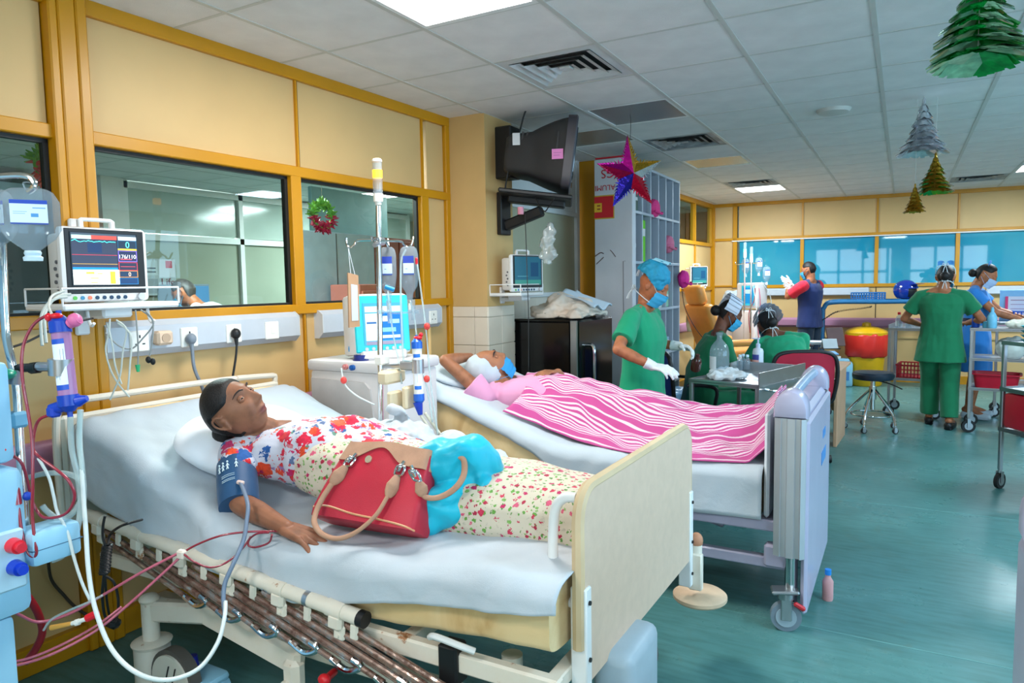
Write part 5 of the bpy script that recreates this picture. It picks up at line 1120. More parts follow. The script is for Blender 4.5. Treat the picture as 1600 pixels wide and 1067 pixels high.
line('black_cable', 'black cable running along the wall behind the lilac dialyser', [(-2.453, 1.143, 1.304), (-2.483, 1.213, 1.317), (-2.491, 1.298, 1.351), (-2.513, 1.374, 1.370), (-2.521, 1.457, 1.383)], .004, M['black'])
line('floor_cable', 'dark cable looping beside the wall under the near bed', [(-2.851, 1.416, 0.463), (-2.890, 1.442, 0.356), (-2.897, 1.488, 0.271), (-2.902, 1.535, 0.197), (-2.882, 1.597, 0.121)], .006, MATS('dark_cable', (70, 62, 54)))
# blue jug on the floor
jg = thing('plastic_jug', 'pale blue plastic jug with dark blue cap on the floor under the near bed', 'jug', (-2.163, 1.539, 0.000)); b = MB()
b.b2((-.10, -.07, 0), (.10, .07, .10), .025, seg=2); b.b2((-.07, -.06, .09), (.10, .06, .125), .02, seg=2); b.build('jug_body', mat('translucent_blue_jug', (150, 202, 226), .3), jg)
b = MB(); b.cyl((-.035, 0, .115), (-.045, 0, .165), .028, n=18); b.build('screw_cap', MATS('deep_blue_cap', (20, 34, 160), .35), jg)

# ================================================================ red handbag, turquoise cloth, white cloth on the near bed
M['bagred'] = mat('red_pebbled_leather', (186, 36, 58), .42, var=.08, vscale=6, bump=.25, bscale=420); M['tan'] = mat('tan_suede', (176, 134, 108), .75, var=.08, vscale=20, bump=.2, bscale=300)
bag = thing('handbag', 'red leather handbag with tan handles resting against the woman in the near bed', 'handbag', (-1.405, 1.60, .748), rot=(-.56, 0, .06))
b = MB(); loft(b, [((0, 0, z), (hw, 0, 0), (0, hd, 0), .30) for z, hw, hd in ((0, .180, .050), (.004, .192, .062), (.03, .194, .064), (.10, .184, .056), (.17, .172, .044), (.225, .163, .030), (.25, .158, .022))], 44); me = wrinkle(b.mesh('bag_body', 45), .003, 9); put('bag_body', me, M['bagred'], bag)
for sy in (-1, 1):
    def yoke(u, v, sy=sy):
        x = (-.172+.344*u); dip = .055 if abs(x+.02) > .115 else .055-.045*(.5+.5*math.cos((x+.02)/.115*PI))
        zt = .262+.006*math.cos(x*22); z = zt-v*(dip+.012); hw = .158+(.25-z)*.16; hd = .022+(.25-z)*.30; xx = x*hw/.172
        return (xx, sy*(hd*(max(0, 1-abs(xx/hw)**6))**.17+.003), z)
    b = MB(); b.sheet(yoke, 40, 6, thick=-.003*sy); b.build('suede_yoke', M['tan'], bag, smooth=60)
b = MB(); b.tube([(-.185, -.052, .028), (-.12, -.066, .034), (-.02, -.069, .022), (.08, -.068, .018), (.16, -.062, .012), (.19, -.04, .006)], .0032, 6); b.build('piping', MATS('tan_piping', (206, 150, 110)), bag)
b = MB(); b.cyl((-.045, -.0385, .2), (-.045, -.0425, .2), .012, n=20); b.build('stud', mat('pale_gold_stud', (226, 206, 176), .25, metal=.6), bag)
def handle(pts, par, tabs):
    b = MB(); b.tube(pts, [.0085]*3+[.0095]*4+[.0085]*3, 10, flat=.75); h = b.build('handle', M['tan'], par, smooth=60)
    for p, q in tabs:
        p, q = V3(p), V3(q); d = (q-p).normalized()
        t = MB(); t.tube([q-d*.005, q.lerp(p, .25), q.lerp(p, .55), p], [.0085, .017, .021, .009], 12, flat=.45); t.build('handle_tab', M['tan'], h, smooth=60)
        t = MB(); t.tube([p-d*.004+V3((.012, 0, 0)), p-d*.03+V3((.014, -.004, 0)), p-d*.034, p-d*.03-V3((.014, .004, 0)), p-d*.004-V3((.012, 0, 0))], .004, 8, closed=True); t.build('handle_ring', M['chrome'], h)
        t = MB(); t.cyl(p-d*.012+V3((0, -.006, 0)), p-d*.05+V3((0, -.002, 0)), .0055, n=10); t.sph(p-d*.03+V3((0, -.008, 0)), .0085, 10, 8); t.build('clasp', M['chrome'], h)
handle([(-.125, -.075, .10), (-.134, -.085, .05), (-.132, -.095, .0), (-.118, -.10, -.03), (-.085, -.098, -.053), (-.04, -.094, -.06), (.0, -.092, -.05), (.04, -.088, -.02), (.075, -.082, .03), (.088, -.074, .085)], bag, [((-.108, -.056, .165), (-.128, -.076, .095)), ((.090, -.056, .155), (.089, -.074, .08))])
hp = [V3(p) for p in [(-1.226, 1.627, 0.888), (-1.212, 1.633, 0.862), (-1.186, 1.647, 0.857), (-1.160, 1.670, 0.866), (-1.139, 1.693, 0.886), (-1.131, 1.716, 0.912), (-1.138, 1.735, 0.938), (-1.153, 1.746, 0.957), (-1.182, 1.740, 0.963), (-1.217, 1.729, 0.942)]]
IM = (Matrix.Translation((-1.405, 1.60, .748)) @ Euler((-.56, 0, .06)).to_matrix().to_4x4()).inverted()
handle([IM @ p for p in hp], bag, [(tuple(IM @ V3((-1.231, 1.626, 0.907))), tuple(IM @ V3((-1.212, 1.632, 0.860))))])
# turquoise cloth: a rolled bundle of satin
tq = MB(); O2 = V3((-1.222, 1.808, 0.828))
def tp(u, v, t): return V3(TQ[(u, v, t)])
A_ = [V3(p) for p in [(-1.351, 1.776, 0.889), (-1.252, 1.777, 0.927), (-1.164, 1.827, 0.929), (-1.139, 1.892, 0.864)]]; B_ = [V3(p) for p in [(-1.309, 1.732, 0.792), (-1.223, 1.714, 0.810), (-1.172, 1.744, 0.828), (-1.170, 1.814, 0.829)]]; C_ = [V3(p) for p in [(-1.264, 1.687, 0.768), (-1.208, 1.709, 0.793), (-1.187, 1.756, 0.802), (-1.188, 1.804, 0.829)]]; D_ = [V3(p) for p in [(-1.172, 1.753, 0.805), (-1.126, 1.744, 0.805), (-1.088, 1.766, 0.808), (-1.085, 1.815, 0.830)]]; E_ = [V3(p) for p in [(-1.171, 1.818, 0.879), (-1.115, 1.801, 0.850), (-1.091, 1.809, 0.805)]]
for L_, r in ((A_, [.06, .075, .075, .05]), (B_, [.05, .06, .06, .05]), (C_, [.035, .045, .05, .05]), (D_, [.03, .034, .034, .03]), (E_, [.05, .055, .04])): tq.tube([p-O2 for p in L_], r, 16)
tq.tube([V3(p)-O2 for p in [(-1.262, 1.772, 0.927), (-1.238, 1.760, 0.952), (-1.187, 1.762, 0.969), (-1.139, 1.789, 0.968), (-1.126, 1.822, 0.950), (-1.125, 1.846, 0.908)]], .022, 12)
me = wrinkle(wrinkle(remesh(tq, 'turquoise_cloth', .0065, 3), .030, 6.5, (1, 1, 1), 4), .009, 15, (1, 1, .6), 2)
def mk_satin(): m = mk_cloth('turquoise_satin', (0, 178, 206), .08, .08, 300, .42); m.node_tree.nodes['Principled BSDF'].inputs['Specular IOR Level'].default_value = .5; return m
o = put('turquoise_cloth', me, mk_satin(), None); o.location = O2; tag(o, 'bundle of turquoise satin cloth between the red handbag and the footboard', 'cloth')
wc = MB(); O3 = V3((-1.852, 2.330, 0.834))
for q, r in (((0, 0, 0), (.17, .12, .075)), ((.18, .03, -.02), (.16, .10, .05)), ((-.16, .0, .0), (.12, .10, .05)), ((.36, .06, -.05), (.14, .08, .03))): wc.sph(q, r, 18, 12)
wc.sheet(lambda u, v: (-.07+.10*u, .02+.02*math.sin(v*5), .03+.12*v*(1-.3*u)), 8, 8, thick=.02)
me = wrinkle(wrinkle(remesh(wc, 'white_cloth', .008, 3), .03, 9), .010, 24); o = put('white_cloth', me, M['sheet'], None); o.location = O3; tag(o, 'crumpled white cloth covering her far arm beside the cream machine', 'cloth')

# ================================================================ cream dialysis machine between the beds
M['mcream'] = mat('cream_machine_casing', (214, 208, 206), .42, var=.04, vscale=2)
m2 = thing('dialysis_machine', 'cream dialysis machine with teal screen and lit amber tower lamp between the two beds', 'dialysis machine', (-2.42, 2.83, 0)); OM2 = V3((-2.42, 2.83, 0))
def mb2(mb, nm, m, smooth=35, par=None):
    o = mb.build(nm, m, par or m2, smooth=smooth)
    if par is None: o.location = -OM2
    return o
b = MB(); b.b2((-2.66, 2.625, .1), (-2.15, 3.04, 1.06), .022, seg=2); mb2(b, 'cabinet', M['mcream']); b = MB(); b.b2((-2.67, 2.615, 1.055), (-2.14, 3.05, 1.112), .016, seg=2); mb2(b, 'top_deck', M['mcream'])
b = MB(); b.prism([(-.22, .12), (.16, .12), (.20, .0), (.165, .60), (.12, .645), (-.22, .655)][0:2]+[(.20, .30), (.165, .62), (.13, .65), (-.22, .66)], .012, Matrix(((1, 0, 0, -2.42), (0, 0, -1, 2.626), (0, 1, 0, .36), (0, 0, 0, 1)))); mb2(b, 'side_door', mat('side_door_cream', (206, 198, 194), .45))
for x in (-2.6, -2.2):
    for y in (2.68, 2.98): b = MB(); b.cyl((x, y-.02, .05), (x, y+.02, .05), .05, n=16); mb2(b, 'castor', M['black'])
b = MB(); b.b2((-2.15, 2.66, .465), (-1.84, 3.02, .49), .006); mb2(b, 'front_tray', M['mcream'])
for z, yy, nm in ((1.085, 2.612, 'red_coupling'), (1.083, 2.612, 'blue_coupling')):
    x = -2.40 if nm[0] == 'r' else -2.355; b = MB(); b.cyl((x, yy+.004, z), (x, yy-.012, z), .014, n=14); b.cyl((x, yy-.012, z), (x, yy-.02, z), .008, n=10); mb2(b, nm, MATS('pale_red' if nm[0] == 'r' else 'mid_blue', (206, 130, 126) if nm[0] == 'r' else (30, 90, 160)))
b = MB(); b.cyl((-2.36, 2.68, 1.112), (-2.36, 2.68, 1.14), .036, n=20); b.cyl((-2.36, 2.68, 1.112), (-2.36, 2.68, 1.118), .042, n=20); mb2(b, 'bottle_cap', MATS('navy_cap', (24, 40, 120), .35)); b = MB(); b.sph((-2.44, 2.7, 1.165), (.016, .016, .028), 12, 8); mb2(b, 'blue_bulb', MATS('cyan_blue_plastic', (0, 140, 200), .3))
hd = bpy.data.objects.new('screen_unit', None); COL.objects.link(hd); hd.parent = m2; hd.location = (.08, -.03, 1.13); hd.rotation_euler = (0, -.10, -.55)
b = MB(); b.box((-.03, 0, .155), (.20, .30, .31), .02, seg=2, top=(.8, 1)); b.box((0, 0, .0), (.16, .24, .05), .01); b.build('screen_housing', mat('warm_white_housing', (224, 216, 212), .4), hd)
b = MB(); b.box((.068, 0, .155), (.012, .285, .285), .012); b.build('teal_bezel', mat('teal_membrane', (40, 190, 200), .3), hd)
quad_uv('machine_display', print_mat('machine_screen', (66, 150, 190), [(.05, .78, .95, .92, (190, 206, 220)), (.05, .1, .35, .75, (210, 226, 236)), (.08, .5, .32, .55, (60, 100, 150)), (.4, .1, .95, .75, (20, 100, 170)), (.45, .55, .6, .68, (210, 226, 236)), (.65, .5, .9, .6, (150, 200, 226)), (.45, .3, .8, .4, (120, 180, 216)), (.45, .15, .9, .22, (200, 220, 230)), (.05, .0, .95, .08, (140, 130, 150))], .2, .35), hd, [(.0755, -.10, .05), (.0755, .11, .05), (.0755, .11, .26), (.0755, -.10, .26)], .001)
b = MB()
for i in range(6): b.cyl((.0745, -.09+.035*i, .03), (.079, -.09+.035*i, .03), .009, n=10)
tag(b.build('membrane_keys', M['trunk'], hd), kind='stuff')
b = MB(); b.cyl((-2.050, 2.444, 0.777), (-2.089, 2.522, 1.841), .0125, n=16); pl2 = mb2(b, 'drip_pole', M['chrome'])
b = MB(); b.box(V3((-2.057, 2.475, 1.147)), (.05, .06, .045), .008); b.build('pole_block', M['socket'], pl2); b = MB(); b.box(V3((-2.078, 2.514, 1.682)), (.035, .04, .035), .006); b.cyl(V3((-2.078, 2.514, 1.682)), V3((-2.067, 2.460, 1.662)), .011, n=10); b.build('hook_clamp', M['steel'], pl2)
b = MB(); b.tube([(-2.065, 2.498, 1.687), (-2.150, 2.450, 1.686), (-2.165, 2.441, 1.669), (-2.180, 2.431, 1.657), (-2.193, 2.425, 1.663), (-2.198, 2.424, 1.686), (-2.198, 2.425, 1.698)], .005, 8); b.tube([(-2.065, 2.498, 1.684), (-1.986, 2.541, 1.680), (-1.971, 2.548, 1.665), (-1.958, 2.555, 1.653), (-1.943, 2.564, 1.661), (-1.936, 2.569, 1.681), (-1.934, 2.572, 1.699)], .005, 8); b.tube([(-2.065, 2.498, 1.681), (-2.067, 2.475, 1.694), (-2.068, 2.450, 1.682), (-2.058, 2.434, 1.698)], .005, 8); b.tube([(-2.091, 2.529, 1.684), (-2.078, 2.559, 1.676), (-2.083, 2.578, 1.659), (-2.099, 2.595, 1.696)], .005, 8); b.build('hook_arms', M['chrome'], pl2)
tw = bpy.data.objects.new('tower_lamp', None); COL.objects.link(tw); tw.parent = m2; tw.location = V3((-2.089, 2.523, 1.847))-OM2
b = MB(); b.lathe([(.014, 0), (.016, .012), (.021, .014), (.022, .045), (.0225, .05)], n=18); b.build('lamp_base', M['socket'], tw); b = MB(); b.lathe([(.0215, .05), (.0215, .115), (.0225, .117), (.0225, .120)], n=18); b.build('clear_section', M['clear'], tw)
b = MB(); b.lathe([(.022, .12), (.022, .155)], n=18); b.build('amber_section', mat('lit_amber_lens', (255, 176, 30), .3, emit=3.2, ecol=(255, 170, 40), var=0), tw); b = MB(); b.lathe([(.0215, .155), (.0215, .192)], n=18); b.build('clear_section', M['clear'], tw); b = MB(); b.lathe([(.0225, .192), (.0225, .2), (.016, .206)], n=18); b.build('lamp_cap', M['socket'], tw)
cb = thing('clipboard', 'brown cardboard record card hanging by string from the left hook of the pole', 'clipboard', (-2.190, 2.426, 1.658)); OC = V3((-2.190, 2.426, 1.658))
P_ = [V3(p)-OC for p in ((-2.151, 2.368, 1.298), (-2.136, 2.422, 1.300), (-2.149, 2.437, 1.530), (-2.162, 2.385, 1.542))]
b = MB(); n_ = (P_[1]-P_[0]).cross(P_[3]-P_[0]).normalized()*.004; b.add([tuple(p+n_) for p in P_]+[tuple(p-n_) for p in P_], [(0, 1, 2, 3), (7, 6, 5, 4), (4, 5, 1, 0), (5, 6, 2, 1), (6, 7, 3, 2), (7, 4, 0, 3)]); b.build('card_board', mat('brown_cardboard', (178, 138, 104), .8), cb, smooth=0)
Q = [P_[0].lerp(P_[1], .25).lerp(P_[3].lerp(P_[2], .25), .12), P_[0].lerp(P_[1], .85).lerp(P_[3].lerp(P_[2], .85), .12), P_[0].lerp(P_[1], .85).lerp(P_[3].lerp(P_[2], .85), .8), P_[0].lerp(P_[1], .25).lerp(P_[3].lerp(P_[2], .25), .8)]
quad_uv('record_sheet', mat('pale_blue_paper', (196, 208, 226), .8), cb, [q+n_*1.2 for q in Q], .001)
b = MB(); b.tube([(0, 0, 0), P_[3].lerp(P_[2], .3)], .0015, 5); b.tube([(0, 0, 0), P_[3].lerp(P_[2], .7)], .0015, 5); b.build('hanging_string', M['sheet'], cb)
def drip_bag(label, top, h, w, rz):
    t = thing('drip_bag', label, 'infusion bag', top, rz); b = MB()
    loft(b, [((0, 0, -z*h), (w*a, 0, 0), (0, w*d, 0), .8) for z, a, d in ((0, .28, .05), (.04, .42, .1), (.15, .5, .2), (.5, .5, .24), (.7, .42, .2), (.82, .2, .12), (.9, .16, .1), (1, .14, .1))], 20); b.build('bag_film', M['clear'], t, smooth=60)
    quad_uv('bag_label', print_mat('bag_print', (204, 222, 240), [(0, .62, 1, 1, (30, 60, 170)), (0, 0, 1, .08, (40, 70, 150)), (.2, .3, .4, .34, (120, 150, 200))], .4), t, [(-w*.28, -w*.25, -.5*h), (w*.28, -w*.25, -.5*h), (w*.28, -w*.25, -.17*h), (-w*.28, -w*.25, -.17*h)], .001)
    b = MB(); b.cyl((0, 0, -h), (0, 0, -h*1.12), w*.1, n=10); b.build('bag_port', M['socket'], t); return t
drip_bag('full drip bag on the right hook of the pole with a red tag', (-1.953, 2.558, 1.656), .255, .085, .55); drip_bag('half-empty drip bag behind the pole of the cream machine', (-2.101, 2.591, 1.660), .26, .08, .55)
b = MB(); b.box(V3((-1.907, 2.554, 1.589)), (.012, .012, .032), .004); tag(b.build('red_tag', MATS('red_connector', (214, 24, 40))), 'small red clamp on the tube beside the right drip bag', 'clamp')
dl2 = dialyser('white and blue dialyser clamped at the front of the cream machine', (-1.873, 2.493, 1.232), (-1.857, 2.478, 0.973), .0215, M['socket'], (22, 96, 196), (30, 110, 210))
b = MB(); b.box(V3((-1.910, 2.486, 1.126)), (.09, .04, .04), .006); b.cyl(V3((-1.866, 2.488, 1.125))-V3((0, 0, .03)), V3((-1.866, 2.488, 1.125))+V3((0, 0, .03)), .027, n=18); b.cyl((-2.053, 2.474, 1.118), (-1.910, 2.486, 1.126), .009, n=8); b.build('dialyser_holder', M['steel'], pl2)
b = MB(); b.sph((-1.869, 2.497, 1.249), (.022, .016, .010), 12, 8); b.sph((-1.857, 2.505, 1.263), .010, 8, 6); tag(b.build('line_connector', MATS('red_connector', (214, 24, 40))), 'red connector on top of the white and blue dialyser', 'connector')
b = MB(); b.cyl((-1.862, 2.475, 0.967), (-1.850, 2.476, 0.910), .022, .010, 14); tag(b.build('line_connector', MATS('blue_connector', (20, 60, 176))), 'blue connector funnel below the white and blue dialyser', 'connector')
CREAMT = mat('cream_hose', (214, 206, 186), .4)
for i, (lab, pts, r, m) in enumerate((('clear drip line hanging left of the right drip bag', [(-1.963, 2.551, 1.642), (-1.973, 2.528, 1.584), (-1.965, 2.508, 1.441), (-1.950, 2.489, 1.271), (-1.933, 2.474, 1.129)], .005, CLEART), ('clear drip line falling from the right drip bag past the red clamp', [(-1.939, 2.542, 1.412), (-1.910, 2.533, 1.326), (-1.880, 2.517, 1.155), (-1.835, 2.512, 1.015), (-1.803, 2.499, 0.876)], .004, CLEART), ('clear drip line with a red clamp right of the dialyser', [(-1.904, 2.555, 1.577), (-1.875, 2.546, 1.411), (-1.851, 2.537, 1.269), (-1.827, 2.523, 1.071), (-1.798, 2.514, 0.902), (-1.781, 2.506, 0.819)], .004, CLEART), ('clear drip line from the half-empty bag to the machine front', [(-2.080, 2.560, 1.456), (-2.051, 2.538, 1.353), (-2.023, 2.517, 1.267), (-1.984, 2.499, 1.153), (-1.950, 2.478, 1.042)], .004, CLEART), ('cream hose leaving the foot of the white and blue dialyser', [(-1.850, 2.476, 0.910), (-1.826, 2.493, 0.861), (-1.799, 2.510, 0.802), (-1.776, 2.525, 0.744)], .007, CREAMT), ('second cream hose beside the foot of the white and blue dialyser', [(-1.833, 2.486, 0.919), (-1.810, 2.510, 0.867), (-1.782, 2.535, 0.807), (-1.763, 2.555, 0.747)], .007, CREAMT), ('white tube dangling across the side door of the cream machine', [(-2.127, 2.285, 1.128), (-2.119, 2.285, 1.081), (-2.103, 2.290, 1.044), (-2.058, 2.311, 1.002), (-1.997, 2.342, 0.967)], .0035, WHITET))): line('drip_line', lab, pts, r, m)
for q, lab in (((-1.835, 2.521, 1.299), 'coral red clamp above the white and blue dialyser'), ((-1.830, 2.502, 1.068), 'coral red clamp right of the white and blue dialyser'), ((-2.109, 2.278, 1.076), 'coral red clamp on the tube across the cream side door')):
    b = MB(); b.sph((0, 0, 0), (.015, .012, .016), 10, 8); o = b.build('line_clamp', MATS('coral_clamp', (222, 70, 62))); o.location = q; tag(o, lab, 'clamp')
b = MB(); b.tube([(-2.029, 2.465, 1.365), (-1.985, 2.501, 1.358), (-1.921, 2.548, 1.362)], .004, 6); b.cyl((-2.054, 2.451, 1.366), (-2.029, 2.465, 1.365), .009, n=8); b.cyl((-1.921, 2.548, 1.362), (-1.903, 2.558, 1.362), .009, n=8); b.cyl((-2.012, 2.479, 1.414), (-2.002, 2.475, 1.314), .011, n=10); b.cyl((-1.917, 2.532, 1.418), (-1.912, 2.526, 1.326), .010, n=10); b.build('drip_manifold', M['clear'], pl2)
b = MB(); b.cyl((-2.001, 2.445, 1.477), (-1.966, 2.464, 1.462), .0105, n=12); tag(b.build('line_connector', MATS('cyan_blue_plastic', (0, 140, 200))), 'cyan spike connector beneath the half-empty drip bag', 'connector')
for q, c_, nm, lab in (((-1.812, 2.398, 0.832), (196, 190, 184), 'pump_knob', 'round pale pump cover low on the front of the cream machine'),): b = MB(); b.cyl(V3(q)+V3((-.05, .02, 0)), V3(q), .055, n=22); b.cyl(V3(q), V3(q)+V3((.012, -.006, 0)), .03, n=16); mb2(b, nm, M['trunk'])
for q, c_ in (((-1.781, 2.392, 0.828), (30, 80, 190)), ((-1.789, 2.383, 0.782), (210, 50, 70)), ((-1.770, 2.401, 0.863), (20, 50, 110)), ((-1.851, 2.377, 0.838), (206, 190, 160)), ((-1.794, 2.388, 0.858), (200, 60, 80))): b = MB(); b.sph(q, (.014, .012, .017), 10, 8); mb2(b, 'pump_button', MATS('pump_%d' % c_[0], c_, .35))
for a in ((-1.963, 2.441, 0.965), (-1.913, 2.483, 0.985)): b = MB(); b.box(a, (.03, .085, .10), .008); mb2(b, 'pump_segment_door', MATS('aged_cream', (216, 198, 164)))
b = MB(); b.box((-1.991, 2.459, 1.077), (.06, .14, .06), .012); mb2(b, 'detector_block', MATS('aged_cream', (216, 198, 164)))
j2 = thing('plastic_jug', 'translucent white jug with a moulded handle on the tray of the cream machine', 'jug', (-1.726, 2.534, 0.544)); 
j2.location.z = .493; b = MB(); b.b2((-.09, -.09, 0), (.09, .09, .24), .03, seg=2); b.b2((-.06, -.07, .22), (.07, .07, .27), .025, seg=2); b.tube([(-.06, 0, .255), (-.055, 0, .31), (.0, 0, .335), (.06, 0, .32), (.085, 0, .26)], .016, 10); b.build('jug_body', mat('translucent_white_jug', (206, 220, 228), .3), j2); b = MB(); b.cyl((-.07, -.02, .255), (-.078, -.02, .285), .026, n=16); b.build('screw_cap', M['socket'], j2)

# ================================================================ far bed
bd2 = thing('hospital_bed', 'second hospital bed with grey aluminium foot columns and translucent lilac domes', 'bed', (-1.5, 3.54, 0)); OB2 = V3((-1.5, 3.54, 0))
def b2b(mb, nm, m, smooth=35, par=None):
    o = mb.build(nm, m, par or bd2, smooth=smooth)
    if par is None: o.location = -OB2
    return o
def top2(x): return .665+(.36*(-1.50-x) if x < -1.64 else .18*max(0, -1.36-x)**2/.28 if x < -1.36 else 0)
Y20, Y21 = 3.10, 3.98
b = MB(); loft(b, [((x, 3.54, top2(x)-.12-.03*sstep(-1.5, -1.9, x)), (0, .435, 0), (0, 0, .115+.03*sstep(-1.5, -1.9, x)), .3) for x in np.linspace(-2.46, -.53, 36)], 36); b2b(b, 'mattress', M['ticking'], 60)
h2x = [-2.5, -2.2, -2.0, -1.8, -1.62, -1.5, -1.3, -1.0, -.8, -.5]; h2z = [1.0, .885, .81, .735, .655, .575, .545, .50, .465, .47]
def sheet2(u, v):
    x = -2.42+1.91*u; zt = top2(x); hz = min(zt-.01, float(np.interp(x, h2x, h2z))); L = [.10, .88, max(.01, zt-hz)]; s = v*sum(L); wv = .6*mnoise.noise((x*7, s*5, 9))+.3*mnoise.noise((x*14+s*8, s*4, 2))
    if s < L[0]: return (x, Y21+.004, zt-(L[0]-s))
    if s < L[0]+L[1]: y = Y21-(s-L[0]); e = min(y-Y20, Y21-y); return (x, y, zt-.03*(1-min(e/.05, 1))**2+.01*wv+.004)
    return (x, Y20-.008+.014*wv-.02*(s-.98), zt-.03-(s-.98)*.95)
b = MB(); b.sheet(sheet2, 90, 60, thick=.003); b2b(b, 'bed_sheet', M['sheet'], 180)
M['domelilac'] = mat('lilac_grey_plastic', (172, 168, 190), .25, var=.03, vscale=3); M['alu'] = mat('matt_aluminium', (188, 190, 194), .38, metal=.55, var=.04, vscale=3)
for sy, y in ((-1, 3.085), (1, 3.95)):
    c = MB(); c.prism([(-.065, 0), (-.06, -.05), (-.035, -.062), (-.03, -.056), (-.012, -.056), (-.008, -.066), (.02, -.066), (.024, -.056), (.04, -.056), (.046, -.066), (.062, -.05), (.065, 0)], .585, Matrix(((1, 0, 0, -.392), (0, -sy, 0, y+.03*0), (0, 0, 1, .325), (0, 0, 0, 1)))); b2b(c, 'foot_column', M['alu'], 25)
    c = MB(); c.prism([(-.066, 0), (.066, 0), (.066, .03)]+[(.066*math.cos(a), .035+.082*math.sin(a)) for a in np.linspace(.05, PI-.05, 12)]+[(-.066, .03)], .13, Matrix(((1, 0, 0, -.392), (0, 0, 1, y-.065), (0, 1, 0, .91), (0, 0, 0, 1))), bev=.02); b2b(c, 'column_dome', M['domelilac'], 40)
    c = MB(); c.cyl((-.385, y, .12), (-.385, y, .33), .026, n=14); b2b(c, 'lift_leg', M['chrome'])
    k = bpy.data.objects.new('castor', None); COL.objects.link(k); k.parent = bd2; k.location = V3((-.40, y-.03*1, 0))-OB2; k.rotation_euler = (0, 0, .25)
    c = MB(); c.cyl((0, -.016, .062), (0, .016, .062), .062, n=26); c.build('castor_tyre', mat('grey_castor_tyre', (120, 134, 146), .5), k); c = MB(); c.cyl((0, -.02, .062), (0, .02, .062), .042, n=20); c.cyl((0, -.024, .062), (0, -.02, .062), .014, n=12); c.build('castor_hub', MATS('pale_hub', (160, 176, 186), .3), k)
    c = MB(); c.box((0, -.024, .10), (.045, .008, .10), .004); c.box((0, .024, .10), (.045, .008, .10), .004); c.cyl((0, 0, .14), (0, 0, .165), .034, n=16); c.box((-.005, 0, .172), (.11, .075, .016), .006, (0, -.08, 0)); c.build('castor_fork', M['steel'], k)
    c = MB(); c.box((.05, -.03, .12), (.05, .02, .02), .006, (0, .5, 0)); c.build('brake_pedal', MATS('red_knob', (190, 40, 50)), k)
b = MB(); b.b2((-.455, 3.13, .46), (-.335, 3.90, .93), .02); b.b2((-.345, 3.05, .08), (-.318, 3.98, .90), .012); b2b(b, 'foot_panel', M['domelilac']); b = MB(); b.b2((-.318, 3.55, .60), (-.316, 3.75, .66)); b.b2((-.318, 3.6, .72), (-.316, 3.72, .76)); b2b(b, 'blue_sticker', MATS('blue_sticker', (70, 130, 190)))
b = MB(); b.tube([(-.392, 3.085, .99), (-.392, 3.2, 1.0), (-.392, 3.54, 1.005), (-.392, 3.85, 1.0), (-.392, 3.95, .99)], .022, 12); b2b(b, 'foot_handle', MATS('blue_grey_tube', (150, 170, 196), .25))
b = MB(); b.box((-.495, 3.54, .68), (.022, .84, .46), .01); b2b(b, 'inner_footboard', MATS('white_blue_board', (214, 220, 226), .4))
b = MB(); b.b2((-2.45, 3.11, .395), (-.42, 3.15, .445), .006); b.b2((-2.45, 3.93, .395), (-.42, 3.97, .445), .006)
for x in (-2.3, -1.5, -.9, -.5): b.b2((x-.025, 3.12, .40), (x+.025, 3.96, .44))
b2b(b, 'deck_frame', M['domelilac']); b = MB(); b.b2((-2.35, 3.14, .22), (-.40, 3.185, .27), .006); b.b2((-2.35, 3.90, .22), (-.40, 3.945, .27), .006); b.b2((-.50, 3.10, .24), (-.40, 3.16, .34), .01); b.box((-1.0, 3.54, .32), (.5, .05, .05), .01, (0, .35, .3)); b2b(b, 'base_frame', M['domelilac'])
b = MB(); b.b2((-2.50, 3.15, .50), (-2.47, 3.93, .98), .012); b2b(b, 'headboard', M['domelilac']); b = MB(); b.cyl((-2.52, 3.0, .99), (-2.52, 3.95, .99), .03, n=14); b.sph((-2.52, 3.13, .985), (.06, .07, .085), 14, 10); b2b(b, 'head_rail', MATS('grey_tube', (150, 152, 168), .4))
for x in (-2.3,):
    for y in (3.16, 3.92): b = MB(); b.cyl((x, y-.015, .06), (x, y+.015, .06), .06, n=18); b.cyl((x, y, .1), (x, y, .25), .025, n=10); b2b(b, 'head_castor', MATS('castor_grey', (120, 134, 146)))
for nm, lab, q, c_, r in (('sachet', 'small blue-capped bottle standing behind the foot panel of the second bed', (-.27, 3.44, .0), (40, 140, 200), .02),):
    t = thing('small_bottle', lab, 'bottle', q); b = MB(); b.lathe([(.022, 0), (.024, .01), (.024, .09), (.012, .11), (.012, .12)], n=14); b.build('bottle_body', MATS('pinkish_bottle', (206, 150, 150), .3), t); b = MB(); b.cyl((0, 0, .12), (0, 0, .145), .014, n=12); b.build('bottle_cap', MATS('bright_blue', (30, 130, 210)), t)
pillow('pillow', 'thin blue-white pillow under the woman with the white head wrap', (-2.26, 3.47, .965), (.36, .58, .09), (0, .36, -.05), M['sheet'])

